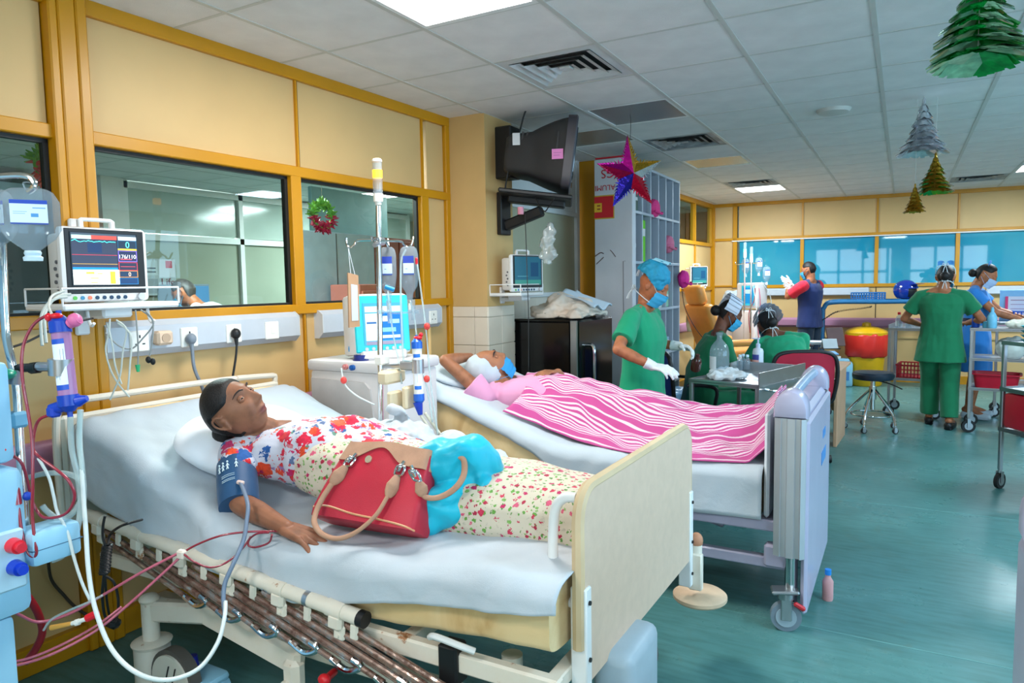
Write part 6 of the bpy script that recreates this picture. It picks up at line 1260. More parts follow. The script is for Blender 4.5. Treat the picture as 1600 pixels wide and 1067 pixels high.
# ---- woman with the white head wrap
SK2 = mk_skin('brown_skin', (158, 104, 74), (150, 90, 80)); PO2 = V3((-1.6, 3.5, .7))
p2 = thing('person', 'woman in a white head wrap lying in the second bed, arm behind her head', 'person', PO2); W2 = lambda x, y, z: V3((x, y, z))-PO2
HM2 = headM(W2(-2.06, 3.43, 1.005), (.544, -.833, -.126), (.485, .291, .826))
J2 = dict(hipR=W2(-1.36, 3.47, .76), hipL=W2(-1.36, 3.65, .76), knR=W2(-.98, 3.48, .735), knL=W2(-.98, 3.65, .735), anR=W2(-.64, 3.50, .72), anL=W2(-.64, 3.63, .72), toR=W2(-.60, 3.49, .79), toL=W2(-.60, 3.64, .79),
          shR=W2(-2.01, 3.30, .855), shL=W2(-1.92, 3.66, .88), neck=W2(-2.0, 3.47, .925), waist=W2(-1.66, 3.53, .81), elR=W2(-2.225, 3.22, 1.06), wrR=W2(-2.2, 3.44, 1.06), elL=W2(-1.72, 3.78, .84), wrL=W2(-1.72, 3.62, .97))
f2 = Fig(p2, J2, SK2, .006, bust=.02, size=.95)
f2.body(HM2, dict(L=((-.3, -.9, .1), (.0, .1, -1), (-1, 0, 0)), R=((-.2, 1, -.2), (-.5, 0, -1), (1, 0, 0))), old=.3, ears=False); f2.eyes(HM2, 1.0, True); f2.brows(HM2, M['hair'])
f2.top('pink_shirt', mk_cloth('pale_pink_cotton', (220, 152, 186), .03), hem=.2, sleeve=.36, pad=.014, t1=1.0, sl_r=(.075, .085), prof=PROF1)
mb = MB(); P, F = head_shape(48, 36); mb.add([HM2 @ V3((p[0]*1.25, (p[1]-.03)*1.12-.0, max(p[2], -.085)*1.16)) for p in P if True], F); mb.sph(HM2 @ V3((0, -.07, .03)), .075, 16, 12)
wrp = remesh(mb, 'head_wrap', .006, 3); bm = bmesh.new(); bm.from_mesh(wrp); iv = HM2.inverted(); bmesh.ops.delete(bm, geom=[v for v in bm.verts if (iv @ v.co).y > .05-.6*max(0, -(iv @ v.co).z-.0) or ((iv @ v.co).z < -.07)], context='VERTS'); bm.to_mesh(wrp); bm.free(); put('head_wrap', wrinkle(wrp, .007, 16, (1, 1, .4)), M['sheet'], p2)
HMk = HM2.copy(); HMk.translation = HM2 @ V3((0, -.012, -.028)); f2.mask(HMk, MATS('mask_blue', (40, 140, 200), .7), .9)
# striped blanket
def mk_stripe():
    m = mk_cloth('pink_striped_blanket', (190, 72, 136), .03); t = NT(m); co = t.coord()
    n = t.add('ShaderNodeTexNoise', i_Scale=3.0, i_Detail=2.0); t.link(co, n.inputs[0]); uv = t.add('ShaderNodeUVMap'); sp = t.add('ShaderNodeSeparateXYZ'); t.link(uv.outputs[0], sp.inputs[0])
    y = t.math('ADD', sp.outputs[1], t.math('MULTIPLY', n.outputs[0], .03)); big = t.math('FRACT', t.math('MULTIPLY', y, 5.2)); fine = t.math('FRACT', t.math('MULTIPLY', y, 62))
    inb = t.math('GREATER_THAN', big, .40); th = t.math('GREATER_THAN', fine, .48); line2 = t.math('MULTIPLY', t.math('GREATER_THAN', big, .14), t.math('LESS_THAN', big, .2))
    f = t.math('MAXIMUM', t.math('MULTIPLY', inb, th), line2); t.link(t.mix(f, lin((190, 72, 136)), lin((222, 196, 208))), t.b.inputs['Base Color']); return m
def blanket(u, v):
    x = -1.86+1.36*u; w = v*1.0; prof = float(np.interp(x, [-1.9, -1.7, -1.5, -1.2, -.95, -.7, -.5], [.13, .205, .235, .2, .155, .155, .2])); base = top2(x)+.012
    y0 = 3.17-.05*math.sin(x*5)+.12*sstep(-1.7, -1.9, x)*0-.03*u; y = y0+(3.97-y0)*w
    h = prof*math.exp(-((y-3.56)/.23)**4)+.03*math.exp(-((y-3.28)/.08)**2)
    wv = mnoise.noise((x*4+y*6, y*16, 3))+.6*mnoise.noise((x*9, y*22+x*5, 7)); a = .036*math.sin(min(1, w*8)*PI/2)
    z = base+h+a*(wv+.25)
    if x > -.58: z += (x+.58)*1.0
    if y > 3.93: z -= (y-3.93)*2
    return (x-.06*math.sin(y*9)*(1-u)**3+.03*wv*(1-u)**6, y, max(z, base))
b = MB(); b.sheet(blanket, 90, 80, thick=.005); me = b.mesh('striped_blanket', 180); uv = me.uv_layers.new(name='UVMap'); nv_ = 81
vi = np.empty(len(me.loops), 'i'); me.loops.foreach_get('vertex_index', vi); kk = vi % (91*81); arr = np.empty((len(vi), 2), 'f'); arr[:, 0] = (kk//81)/90; arr[:, 1] = (kk % 81)/80; uv.data.foreach_set('uv', arr.ravel())
o = put('striped_blanket', me, mk_stripe(), None); tag(o, 'pink and white striped blanket spread over the woman in the second bed', 'blanket')
b = MB(); L_ = [V3(p) for p in [(-1.870, 3.429, 0.774), (-1.797, 3.389, 0.732), (-1.794, 3.328, 0.672), (-1.813, 3.274, 0.628)]]; b.tube(L_, [.05, .07, .06, .04], 14); b.tube([V3(p) for p in [(-1.879, 3.350, 0.606), (-1.755, 3.341, 0.584), (-1.642, 3.351, 0.629), (-1.507, 3.385, 0.600)]], [.02, .03, .03, .02], 10)
o = put('blanket_fold', wrinkle(remesh(b, 'blanket_fold', .01, 3), .02, 10), mat('plain_pink_cotton', (206, 78, 150), .9), o)

# ================================================================ television, fridge, pigeonholes, decorations
M['tv'] = mat('charcoal_tv_plastic', (46, 46, 48), .55, var=.08, vscale=5, bump=.2, bscale=300)
TVN = V3((.90, .42, -.13)).normalized(); TVC = V3((-2.020, 4.549, 2.338)); TVR = TVN.cross(V3((0, 0, 1))).normalized(); TVU = TVR.cross(TVN)
tv = thing('television', 'charcoal tube television on a wall bracket high on the tiled pillar', 'television', TVC)
b = MB(); loft(b, [(TVN*(-d)+TVU*dz, TVR*w, TVU*h, .30) for d, w, h, dz in ((.06, .30, .232, 0), (.10, .285, .222, 0), (.16, .26, .205, -.005), (.24, .22, .175, -.012), (.30, .185, .15, -.02), (.44, .165, .13, -.03), (.47, .14, .11, -.03))], 40); b.build('tv_cabinet', M['tv'], tv, smooth=50)
b = MB(); loft(b, [(TVN*(-d), TVR*w, TVU*h, .22) for d, w, h in ((.065, .31, .24), (.01, .315, .245), (0, .305, .236))], 36); b.build('tv_bezel', mat('tv_bezel_plastic', (58, 54, 60), .4), tv)
b = MB(); loft(b, [(TVN*(-.01), TVR*.25, TVU*.19, .3), (TVN*.006, TVR*.24, TVU*.18, .3)], 30); b.build('picture_tube', M['screen_off'], tv)
sl = MB()
for i in range(9):
    for s_ in (-1, 1):
        c = TVN*(-.12-.03*i)-TVR*s_*(.278-.011*i*2.4 if i < 7 else .172)+TVU*.02; sl.box(c, (.012, .006, .19), 0, (0, .13, math.atan2(TVN.y, TVN.x)))
tag(sl.build('vent_slots', M['black'], tv), kind='stuff')
def card(nm, c, n, w, h, m, par, up=(0, 0, 1)):
    n = V3(n).normalized(); r = V3(up).cross(n).normalized(); u = n.cross(r); c = V3(c); return quad_uv(nm, m, par, [c-r*w/2-u*h/2, c+r*w/2-u*h/2, c+r*w/2+u*h/2, c-r*w/2+u*h/2], .001)
card('pink_sticker', TVN*(-.11)+TVR*.293-TVU*.03, TVR*1.0-TVN*.13, .075, .065, print_mat('pink_label', (222, 130, 190), [(.15, .6, .85, .64, (150, 90, 130)), (.15, .35, .7, .39, (150, 90, 130))], .6), tv)
card('white_label', TVN*(-.40)+TVR*.176+TVU*.06, TVR, .05, .08, MATS('white_label', (214, 214, 214), .6), tv)
wb_ = thing('tv_bracket', 'black wall bracket carrying the tube television', 'bracket', (-2.535, 4.42, 1.98)); b = MB(); b.box((.02, 0, 0), (.04, .14, .30), .006); b.build('wall_plate', M['black'], wb_)
b = MB(); b.box((.17, .02, -.04), (.30, .07, .07), .01, (0, -.32, .1)); b.build('swing_arm', M['black'], wb_); b = MB(); b.box((.27, .03, .10), (.50, .50, .03), .008, (0, .13, .43)); b.box((.27, .03, .07), (.40, .12, .05), .008, (0, .13, .43)); b.build('carrier_plate', M['black'], wb_)
b = MB(); b.cyl((.20, -.08, .03), (.20, -.08, -.02), .022, n=14); b.build('pink_tape', MATS('pink_tape', (226, 150, 170), .6), wb_)
b = MB(); b.box((.06, 0, 0), (.13, .15, .36), .008); o = b.build('wall_speaker', M['black'], smooth=30); o.location = (-2.535, 4.42, 2.40); tag(o, 'black box fixed to the pillar behind the television', 'speaker')
line('tv_cable', 'thin dark cable from the ceiling down to the television', [(-2.250, 4.323, 2.763), (-2.263, 4.327, 2.685), (-2.292, 4.324, 2.616), (-2.321, 4.318, 2.520), (-2.355, 4.265, 2.365), (-2.379, 4.212, 2.146), (-2.358, 4.200, 2.100)], .006, M['black']); line('tv_cable', 'thin black cord hanging from the television down in front of the fridge', [(-2.195, 4.291, 2.097), (-2.169, 4.257, 2.041), (-2.105, 4.242, 1.959), (-2.060, 4.227, 1.988), (-2.015, 4.213, 2.034)], .004, M['black'])
line('tv_cable', 'straight thin cord dropping from the bracket past the pillar monitor', [(-2.229, 4.202, 1.964), (-2.198, 4.156, 1.748), (-2.167, 4.106, 1.493), (-2.136, 4.057, 1.243), (-2.110, 3.997, 0.914)], .003, M['black'])
# crumpled clear plastic bag hanging under the television
pb = MB(); O_ = V3((-2.088, 4.259, 1.739)); loft(pb, [(V3((0.01*math.sin(i), 0, -.03*i)), V3((w, .0, 0)), V3((0, w*.45, 0)), .9) for i, w in enumerate((.01, .035, .05, .045, .055, .06, .05, .06, .045, .03))], 22)
me = wrinkle(remesh(pb, 'plastic_bag', .007, 1), .03, 16); o = put('plastic_bag', me, glassy('thin_film_plastic', (236, 240, 240), 1.6, .3, (226, 232, 232), .12), None); o.location = O_+V3((0, 0, .14)); tag(o, 'crumpled clear plastic bag hanging below the television', 'plastic bag')
# fridge
M['blackgloss'] = mat('black_gloss_enamel', (14, 14, 16), .14, var=0, spec=.6)
fr = thing('fridge', 'black fridge with a silver edge and long handle beside the nurse in green', 'fridge', (-2.3, 4.98, 0)); OF = V3((-2.3, 4.98, 0))
for nm, lo, hi, m, bv in (('fridge_body', (-2.56, 4.63, .04), (-2.10, 5.29, 1.20), 'blackgloss', .01), ('fridge_top', (-2.565, 4.62, 1.195), (-2.09, 5.30, 1.218), 'blackgloss', .008), ('fridge_door', (-2.085, 4.62, .10), (-2.03, 5.30, 1.21), 'blackgloss', .014), ('silver_edge', (-2.09, 4.606, .10), (-2.035, 4.622, 1.21), 'steel', .004), ('back_groove', (-2.44, 4.622, .06), (-2.436, 4.632, 1.19), 'dark', 0), ('plinth', (-2.54, 4.65, 0), (-2.10, 5.27, .06), 'black', 0)):
    b = MB(); b.b2(lo, hi, bv); o = b.build(nm, M[m], fr); o.location = -OF
b = MB(); b.tube([(-2.03, 4.80, 1.02), (-1.99, 4.80, 1.0), (-1.985, 4.80, .85), (-1.99, 4.80, .72), (-2.03, 4.80, .70)], .016, 10); o = b.build('door_handle', M['chrome'], fr); o.location = -OF
for z in (1.08, .90, .72):
    b = MB(); b.tube([(-2.56, 4.70, z+.03), (-2.63, 4.68, z+.04), (-2.64, 4.68, z-.03), (-2.56, 4.70, z-.04)], .006, 6); o = b.build('coil_loop', M['black'], fr); o.location = -OF
ln = MB(); O_ = V3((-2.25, 4.92, 1.222))
for q, r in (((-.10, -.05, .05), (.17, .2, .07)), ((.08, .05, .06), (.16, .22, .06)), ((-.02, 0, .11), (.15, .18, .06)), ((.15, -.12, .03), (.09, .12, .04))): ln.sph(q, r, 18, 12)
ln.box((.02, 0, .015), (.42, .5, .03), .01); me = wrinkle(wrinkle(remesh(ln, 'folded_linen', .008, 3), .035, 7, (1, 1, 2)), .010, 20)
bm = bmesh.new(); bm.from_mesh(me)
for v in bm.verts: v.co.z = max(v.co.z, .0)
bm.to_mesh(me); bm.free(); o = put('folded_linen', me, mk_cloth('cream_linen', (222, 206, 190), .06), None); o.location = O_; tag(o, 'heap of crumpled cream linen on top of the black fridge', 'linen')
tw_ = MB(); tw_.sheet(lambda u, v: (.24-.30*u, -.10+.36*v, .045+.12*u+.02*math.sin(v*9+u*4)), 20, 24, thick=.012); o = tw_.build('folded_towel', mk_cloth('pale_blue_towel', (190, 204, 216)), smooth=180); o.location = O_+V3((.02, .0, .02)); tag(o, 'pale blue-white towel lying over the cream linen on the fridge', 'towel')
# pigeonhole unit and the cardboard sheet covering its end
M['pigeon'] = mat('grey_painted_steel', (170, 180, 192), .45, var=.04, vscale=2); PX0, PX1, PY0, PY1 = -2.38, -2.06, 5.90, 7.33
pg = thing('pigeonhole_unit', 'tall grey steel pigeonhole unit facing the ward behind the nurse in green', 'shelving', (-2.34, 6.6, 0)); OP = V3((-2.34, 6.6, 0)); zs = [.10, .45, .765, 1.21, 1.65, 2.09, 2.50]
def pgb(nm, lo, hi): b = MB(); b.b2(lo, hi, .002); o = b.build(nm, M['pigeon'], pg, smooth=0); o.location = -OP
pgb('back_sheet', (PX0, PY0, .05), (PX0+.01, PY1, 2.5))
for i in range(7): y = PY0+(PY1-PY0)*i/6; pgb('upright', (PX0, y-.009, .02), (PX1, y+.009, 2.5))
for z in zs: pgb('shelf_plate', (PX0, PY0, z-.012), (PX1+.004, PY1, z+.012))
cbx = thing('cardboard_sheet', 'white cardboard carton with upside-down red print covering the end of the pigeonholes', 'carton', (-2.2, 5.82, 0)); OCb = V3((-2.2, 5.82, 0))
b = MB(); b.b2((-2.385, 5.80, .35), (-2.035, 5.885, 2.545), .006); o = b.build('carton', mat('white_corrugated_card', (206, 204, 208), .8, var=.05, vscale=3), cbx); o.location = -OCb
redp = mat('red_print', (196, 26, 40), .7, var=0); fz_ = -.0215
q = [(-2.385, 5.7995, 2.03), (-2.20, 5.7995, 2.03), (-2.20, 5.7995, 2.235), (-2.385, 5.7995, 2.235)]; o = quad_uv('red_panel', print_mat('red_panel_print', (200, 160, 40), [(.0, .05, .95, .95, (206, 22, 34)), (0, .3, .38, .68, (230, 176, 40)), (.14, .4, .3, .46, (150, 60, 20)), (.14, .54, .3, .6, (150, 60, 20))], .6), cbx, q, .001); o.location = -OCb
text_part('red_lettering', 'SGS', .105, redp, cbx, V3((-2.235, 5.798, 2.42))-OCb, (PI/2, PI, 0)); text_part('red_lettering', 'ALUMI', .066, redp, cbx, V3((-2.285, 5.798, 2.30))-OCb, (PI/2, PI, 0))
b = MB(); b.tube([(-2.38, 5.798, 1.71), (-2.33, 5.798, 1.74), (-2.30, 5.798, 1.73)], .004, 5); b.tube([(-2.37, 5.798, 1.64), (-2.30, 5.798, 1.70)], .003, 5); b.tube([(-2.24, 5.798, 1.76), (-2.22, 5.798, 1.74), (-2.19, 5.798, 1.70)], .003, 5); b.tube([(-2.10, 5.798, 1.66), (-2.12, 5.798, 1.66), (-2.12, 5.798, .95), (-2.10, 5.798, .95)], .002, 4, sm=1); o = b.build('pen_marks', MATS('dark_brown_ink', (84, 50, 50), .8), cbx); o.location = -OCb
b = MB(); b.b2((-2.38, 5.81, 2.548), (-2.05, 5.88, 2.562), .003); o = b.build('red_tape', redp, cbx); o.location = -OCb
def cube_item(nm, lab, cat, col, iy, iz, w, h, d=.2, dz=0, grp=None, rot=0):
    y = PY0+(PY1-PY0)*(iy+.5)/6; t = thing(nm, lab, cat, (PX1-.03-d/2, y, zs[iz]+.013), rot, grp); b = MB(); b.box((0, 0, h/2), (d, w, h), .006); b.build(nm+'_body', MATS('item_%d_%d_%d' % col, col, .6), t)
    c = MB(); c.box((d/2, 0, h*.7), (.004, w*.8, h*.18), .001); c.build('spine_label', MATS('white_label', (214, 214, 214), .6), t)
cube_item('box_file', 'bright green box file leaning in the pigeonholes', 'file', (110, 200, 40), 1, 4, .10, .38); cube_item('box_file', 'dark red folder below the bright green box file', 'file', (150, 24, 50), 0, 4, .05, .20)
cube_item('carton', 'small white carton in the lower pigeonholes', 'carton', (206, 220, 214), 3, 3, .16, .20); cube_item('carton', 'pale green carton beside the small white one in the pigeonholes', 'carton', (150, 200, 170), 4, 3, .14, .16)
cube_item('carton', 'grey flat carton near the top of the pigeonholes behind the star', 'carton', (120, 126, 140), 1, 5, .18, .24); cube_item('carton', 'dark green carton at the top left pigeonhole behind the star', 'carton', (80, 100, 90), 0, 5, .17, .16)
cube_item('carton', 'white carton low in the pigeonholes by the blue chair', 'carton', (214, 214, 216), 2, 2, .16, .22); cube_item('carton', 'pale blue carton low in the pigeonholes near the far end', 'carton', (150, 180, 206), 4, 2, .18, .14)
def cap_item(lab, c, col, w=.12):
    t = thing('pink_hat', lab, 'hat', c); b = MB(); b.sph((0, 0, .0), (w*.35, w*.6, w*.55), 16, 10); put('cap_crown', wrinkle(b.mesh('cap_crown', 0), .008, 20), MATS('pink_cotton_%d' % col[1], col, .8), t); b = MB(); b.tube([(w*.25, -w*.6, -w*.2), (w*.5, 0, -w*.35), (w*.25, w*.6, -w*.2)], .012, 8, flat=.4); b.build('cap_brim', MATS('pink_cotton_%d' % col[1], col, .8), t)
cap_item('bright pink cloth cap on the top shelf of the pigeonholes', (-2.07, PY0+.60, zs[5]+.075), (226, 60, 130), .16); cap_item('pink and white cloth cap in the middle of the pigeonholes', (-2.07, PY0+1.07, zs[4]+.20), (206, 110, 140), .16); cap_item('magenta cloth mask hanging at the far edge of the pigeonholes', (-2.02, PY1+.02, 1.50), (216, 40, 140), .17)
bt = MB(); bt.box((0, 0, .26), (.30, .40, .50), .04, seg=2); me = wrinkle(remesh(bt, 'blue_plastic_sack', .012, 2), .03, 9); o = put('plastic_sack', me, mat('pale_blue_plastic_sack', (140, 180, 214), .35), None); o.location = (-1.85, 6.15, .0); tag(o, 'pale blue plastic sack standing in front of the pigeonholes', 'sack')

# star lantern
FOIL = {k: mat('foil_%s' % k, c, .22, metal=.75, var=.12, vscale=40, bump=.6, bscale=60) for k, c in dict(magenta=(206, 20, 150), gold=(206, 160, 50), blue=(40, 30, 150), red=(200, 16, 50), silver=(206, 210, 216), green=(20, 150, 50), leaf=(120, 190, 40), wine=(150, 10, 60)).items()}
st_ = thing('star_lantern', 'five-pointed foil star lantern in magenta, gold, blue and red hanging from the ceiling', 'decoration', (-1.703, 4.808, 2.238), .85)
R_o, R_i, dp = .25, .095, .05; cols_ = [('magenta', 'gold'), ('gold', 'silver'), ('silver', 'red'), ('red', 'red'), ('red', 'blue'), ('blue', 'blue'), ('blue', 'wine'), ('magenta', 'magenta')]
cs = ['gold', 'silver', 'red', 'blue', 'magenta']; cs2 = ['magenta', 'gold', 'silver', 'red', 'wine']
for k in range(5):
    a = PI/2-2*PI*k/5+.08; tip = V3((math.cos(a)*R_o, 0, math.sin(a)*R_o)); l = V3((math.cos(a+PI/5)*R_i, 0, math.sin(a+PI/5)*R_i)); r = V3((math.cos(a-PI/5)*R_i, 0, math.sin(a-PI/5)*R_i))
    for q, cc in ((l, [cs2[0], 'gold', 'red', 'blue', 'wine'][k]), (r, ['gold', 'silver', 'red', 'blue', 'magenta'][k])):
        b = MB(); f, bk = V3((0, -dp, 0)), V3((0, dp, 0)); b.add([tip, q, f, bk], [(0, 1, 2), (0, 3, 1), (0, 2, 3), (1, 3, 2)])
        for i in range(9): p = tip.lerp(q, (i+.5)/9); o_ = (p-tip.lerp(q, .5)*.55).normalized(); b.cyl(p, p+o_*.028, .007, .001, 5)
        b.build('star_point', FOIL[cc], st_, smooth=0)
b = MB(); b.tube([(0, 0, R_o), (.004, 0, R_o+.1), (0, 0, R_o+.16)], .002, 5); b.build('hanging_string', M['dark'], st_)
# tinsel trees
def tinsel_tree(lab, top, h, r, mats, nf=10, layers=9, seed=1, strl=.1):
    t = thing('tinsel_tree', lab, 'decoration', top); rnd = random.Random(seed)
    for g, mm in enumerate(mats):
        b = MB()
        for f in range(nf):
            if f*len(mats)//nf != g: continue
            a = 2*PI*f/nf+.3
            for i in range(layers):
                u = (i+.6)/layers; z = -h*u; R_ = r*u*(1+.12*rnd.uniform(-1, 1)); 
                for k in range(4):
                    a2 = a+(k-1.5)*2*PI/nf/4; c, s = math.cos(a2), math.sin(a2); w = R_*.22+.004; lift = h/layers*.9
                    p0 = V3((0, 0, z+lift)); p1 = V3((c*R_, s*R_, z-lift*.35+rnd.uniform(-1, 1)*lift*.2)); sd_ = V3((-s, c, 0))*w
                    m_ = p0.lerp(p1, .6)+V3((0, 0, lift*.25)); b.add([p0, m_-sd_*.8, p1-sd_*.3, p1+sd_*.3, m_+sd_*.8], [(0, 1, 2, 3, 4)]); b.add([p0+V3((0, 0, .002)), m_-sd_*.8+V3((0, 0, .002)), p1+V3((0, 0, .002)), m_+sd_*.8+V3((0, 0, .002))], [(3, 2, 1, 0)])
        tag(b.build('foil_leaves', mm, t, smooth=0), kind='stuff')
    b = MB(); b.tube([(0, 0, -h*.9), (0, 0, strl)], .0015, 5, sm=1); b.build('hanging_string', M['tbar'], t)
tg = mat('green_foil', (10, 170, 70), .18, metal=.45, var=.25, vscale=30); tpale = mat('frosted_foil_tip', (150, 200, 160), .2, metal=.4, var=.2, vscale=30); sv = mat('silver_foil', (214, 218, 224), .2, metal=.6, var=.15, vscale=30)
tinsel_tree('large green tinsel tree hanging at the upper right corner', (0.192, 2.787, 2.493), .33, .165, [tg, tpale, tg, tpale], 12, 9, 2, .06)
tinsel_tree('silver tinsel tree hanging above the green and gold one', (0.087, 5.385, 2.633), .355, .15, [sv], 12, 8, 3, .09); tinsel_tree('green and gold tinsel tree hanging just below the silver tree', (0.164, 5.452, 2.285), .255, .115, [FOIL['leaf'], tg, FOIL['gold'], FOIL['gold']], 12, 9, 4, .36+.0)
tinsel_tree('small gold tinsel tree hanging lowest of all', (0.052, 5.429, 2.093), .185, .07, [FOIL['gold']], 10, 8, 5, .55)
# wreaths in the office windows
def wreath(lab, c, R_, r, top_m, bot_m, rz, seed):
    t = thing('wreath', lab, 'wreath', c, rz); rnd = random.Random(seed)
    for half, mm in ((0, top_m), (1, bot_m)):
        b = MB()
        for i in range(130):
            a = PI*rnd.random()+(PI if half else 0); ph = 2*PI*rnd.random(); q = V3((0, math.cos(a)*R_, math.sin(a)*R_)); o_ = V3((math.sin(ph), math.cos(ph)*math.cos(a), math.cos(ph)*math.sin(a))); p = q+o_*r*.3; e = q+o_*r+V3((rnd.uniform(-1, 1), rnd.uniform(-1, 1), rnd.uniform(-1, 1)))*.012; b.cyl(p, e, .009, .003, 4)
        tag(b.build('wreath_leaves', mm, t, smooth=0), kind='stuff')
    b = MB(); b.tube([(0, math.cos(a)*R_, math.sin(a)*R_) for a in np.linspace(0, 2*PI, 17)[:-1]], .012, 6, closed=True); b.build('wreath_ring', top_m, t)
    b = MB(); b.tube([(0, 0, R_), (0, 0, R_+.25)], .001, 4, sm=1); b.build('hanging_thread', M['tbar'], t)
gl = MATS('glossy_leaf_green', (110, 170, 50), .35); rd = MATS('glossy_berry_red', (190, 30, 70), .35)
wreath('green and red wreath behind the second window', lw((-.14, 1.40, 1.90)), .075, .035, gl, rd, RZL, 1); wreath('red and green wreath half hidden behind the yellow post', lw((-.25, -.02, 2.02)), .075, .04, gl, MATS('orange_red_leaf', (206, 70, 50), .4), RZL, 2)

# ================================================================ side office seen through the glass
def boxthing(nm, lab, cat, lo, hi, m, extra=(), bev=.008):
    c = V3(((lo[0]+hi[0])/2, (lo[1]+hi[1])/2, lo[2])); t = thing(nm, lab, cat, c); b = MB(); b.b2(V3(lo)-c, V3(hi)-c, bev); b.build(nm+'_body', m, t, smooth=30)
    for n2, l2, h2, m2_ in extra: b = MB(); b.b2(V3(l2)-c, V3(h2)-c, .004); b.build(n2, m2_, t, smooth=30)
    return t
BG = MATS('blue_grey_laminate', (164, 184, 200), .4); RB_ = mat('red_brown_laminate', (150, 74, 64), .4); PKB = mat('salmon_laminate', (196, 116, 104), .45)
boxthing('office_screen', 'blue-grey board standing behind the second window under the wreath', 'screen', (-4.65, 4.50, .02), (-4.58, 5.45, 1.98), BG, (('board_joint', (-4.579, 4.91, .1), (-4.576, 4.918, 1.97), M['dark']),))
for p in ((-4.62, 4.55), (-4.62, 5.4)): pass
boxthing('office_cabinet', 'tall red-brown cabinet behind the drip bags in the second window', 'cabinet', (-5.2, 5.55, 0), (-4.7, 6.4, 1.98), RB_, (('cabinet_door', (-4.70, 5.57, .08), (-4.68, 5.96, 1.95), RB_), ('cabinet_door', (-4.70, 5.98, .08), (-4.68, 6.38, 1.95), RB_)))
boxthing('office_counter', 'low salmon-coloured cupboard beside the red-brown cabinet', 'cabinet', (-4.55, 4.78, 0), (-4.2, 5.22, 1.50), PKB, (('cabinet_door', (-4.2, 4.8, .08), (-4.18, 5.2, 1.44), PKB),))
boxthing('office_board', 'greenish panel leaning above the red-brown cabinet', 'panel', (-5.3, 5.3, 1.99), (-5.25, 6.5, 2.5), MATS('greenish_panel', (128, 172, 178), .3))
dk = boxthing('office_desk', 'office desk where the masked man sits', 'desk', (-6.6, 3.9, .70), (-4.75, 4.5, .74), M['white'], (('desk_leg', (-6.58, 3.95, 0), (-6.5, 4.45, .7), M['white']), ('desk_leg', (-4.85, 3.95, 0), (-4.77, 4.45, .7), M['white'])))
boxthing('computer_monitor', 'lit computer monitor on the desk beside the masked man', 'monitor', (-6.42, 4.35, .742), (-6.15, 4.75, 1.53), BG, (('monitor_display', (-6.15, 4.38, 1.28), (-6.14, 4.73, 1.51), mat('blue_lit_display', (90, 150, 200), .3, emit=.5, var=0)),))
ps = thing('wall_poster', 'grey wall poster with red lettering Life behind the masked man', 'poster', (-7.17, 4.9, 1.62)); quad_uv('poster_sheet', print_mat('poster_print', (176, 186, 190), [(.02, .55, .45, .95, (196, 206, 210)), (.5, .5, .98, .98, (206, 206, 210)), (.7, .75, .9, .95, (196, 60, 70)), (.05, .62, .4, .66, (90, 100, 110)), (.05, .72, .4, .76, (90, 100, 110)), (.05, .05, .45, .45, (150, 160, 168))], .6), ps, [(0, -.20, -.20), (0, .20, -.20), (0, .20, .20), (0, -.20, .20)], .002)
text_part('poster_lettering', 'Life', .12, MATS('poster_ink', (120, 40, 60), .6), ps, (.004, .1, -.06), (PI/2, 0, PI/2))
boxthing('office_opening_box', 'dark box standing for the dim opening, with a small orange lit display, at the far left of the office', 'cabinet', (-7.85, 3.2, 0), (-7.3, 4.28, 2.45), mat('dim_opening_grey', (70, 76, 80), .2), (('orange_display', (-7.3, 4.10, 2.12), (-7.29, 4.22, 2.17), mat('orange_led', (255, 110, 20), .4, emit=3, var=0)), ('pale_header', (-7.31, 3.3, 2.30), (-7.285, 4.25, 2.5), BG)))  # box coloured dark for the shade inside the opening; only the display is lit

# ================================================================ staff
M['scrub'] = mk_cloth('green_scrub_cotton', (14, 146, 104), .05, .14, 260); M['scrubdk'] = mk_cloth('dark_green_scrub_cotton', (16, 112, 72), .05, .14, 260); M['tealcap'] = mat('teal_paper_cap', (30, 138, 172), .7, var=.08, vscale=30)
M['maskb'] = mat('pale_blue_mask', (60, 158, 200), .75); M['tape'] = mat('white_tape', (214, 220, 224), .8); M['latex'] = mat('white_latex_glove', (216, 220, 222), .5, var=.03)
SK3 = mk_skin('mid_brown_skin', (170, 104, 70), (160, 90, 76)); SK4 = mk_skin('deep_brown_skin', (110, 66, 48), (120, 66, 60))
def person(label, pos, rz): return thing('person', label, 'person', pos, rz)
def loc(root, P): return (Matrix.Translation(root.location) @ Euler(root.rotation_euler).to_matrix().to_4x4()).inverted() @ V3(P)
def arms(J, wr, wl_, k=1.0, hr=(.3, -.6, -.6), hl=(-.3, -.6, -.6), l1=.27, l2=.235):
    for s, w, h in (('R', wr, hr), ('L', wl_, hl)):
        a = V3(J['sh'+s]); w = V3(w); d = w-a; mx = (l1+l2)*.985*k
        if d.length > mx: w = a+d.normalized()*mx
        J['wr'+s] = w; J['el'+s] = ik(a, w, l1*k, l2*k, h)
def sit(k=1.0, lean=.06):
    return {a: tuple(c*k for c in v) for a, v in dict(hipR=(.09, 0, .53), hipL=(-.09, 0, .53), knR=(.13, .42, .53), knL=(-.13, .42, .53), anR=(.13, .40, .09), anL=(-.13, .40, .09), toR=(.15, .55, .035), toL=(-.15, .55, .035), shR=(.17, lean, 1.0), shL=(-.17, lean, 1.0), neck=(0, lean*1.15, 1.065), waist=(0, .0, .74)).items()}
def bun_hair(f, Hm, s=1.0, front=.05): return hair1(Hm, s, f.root, M['hair'], front)
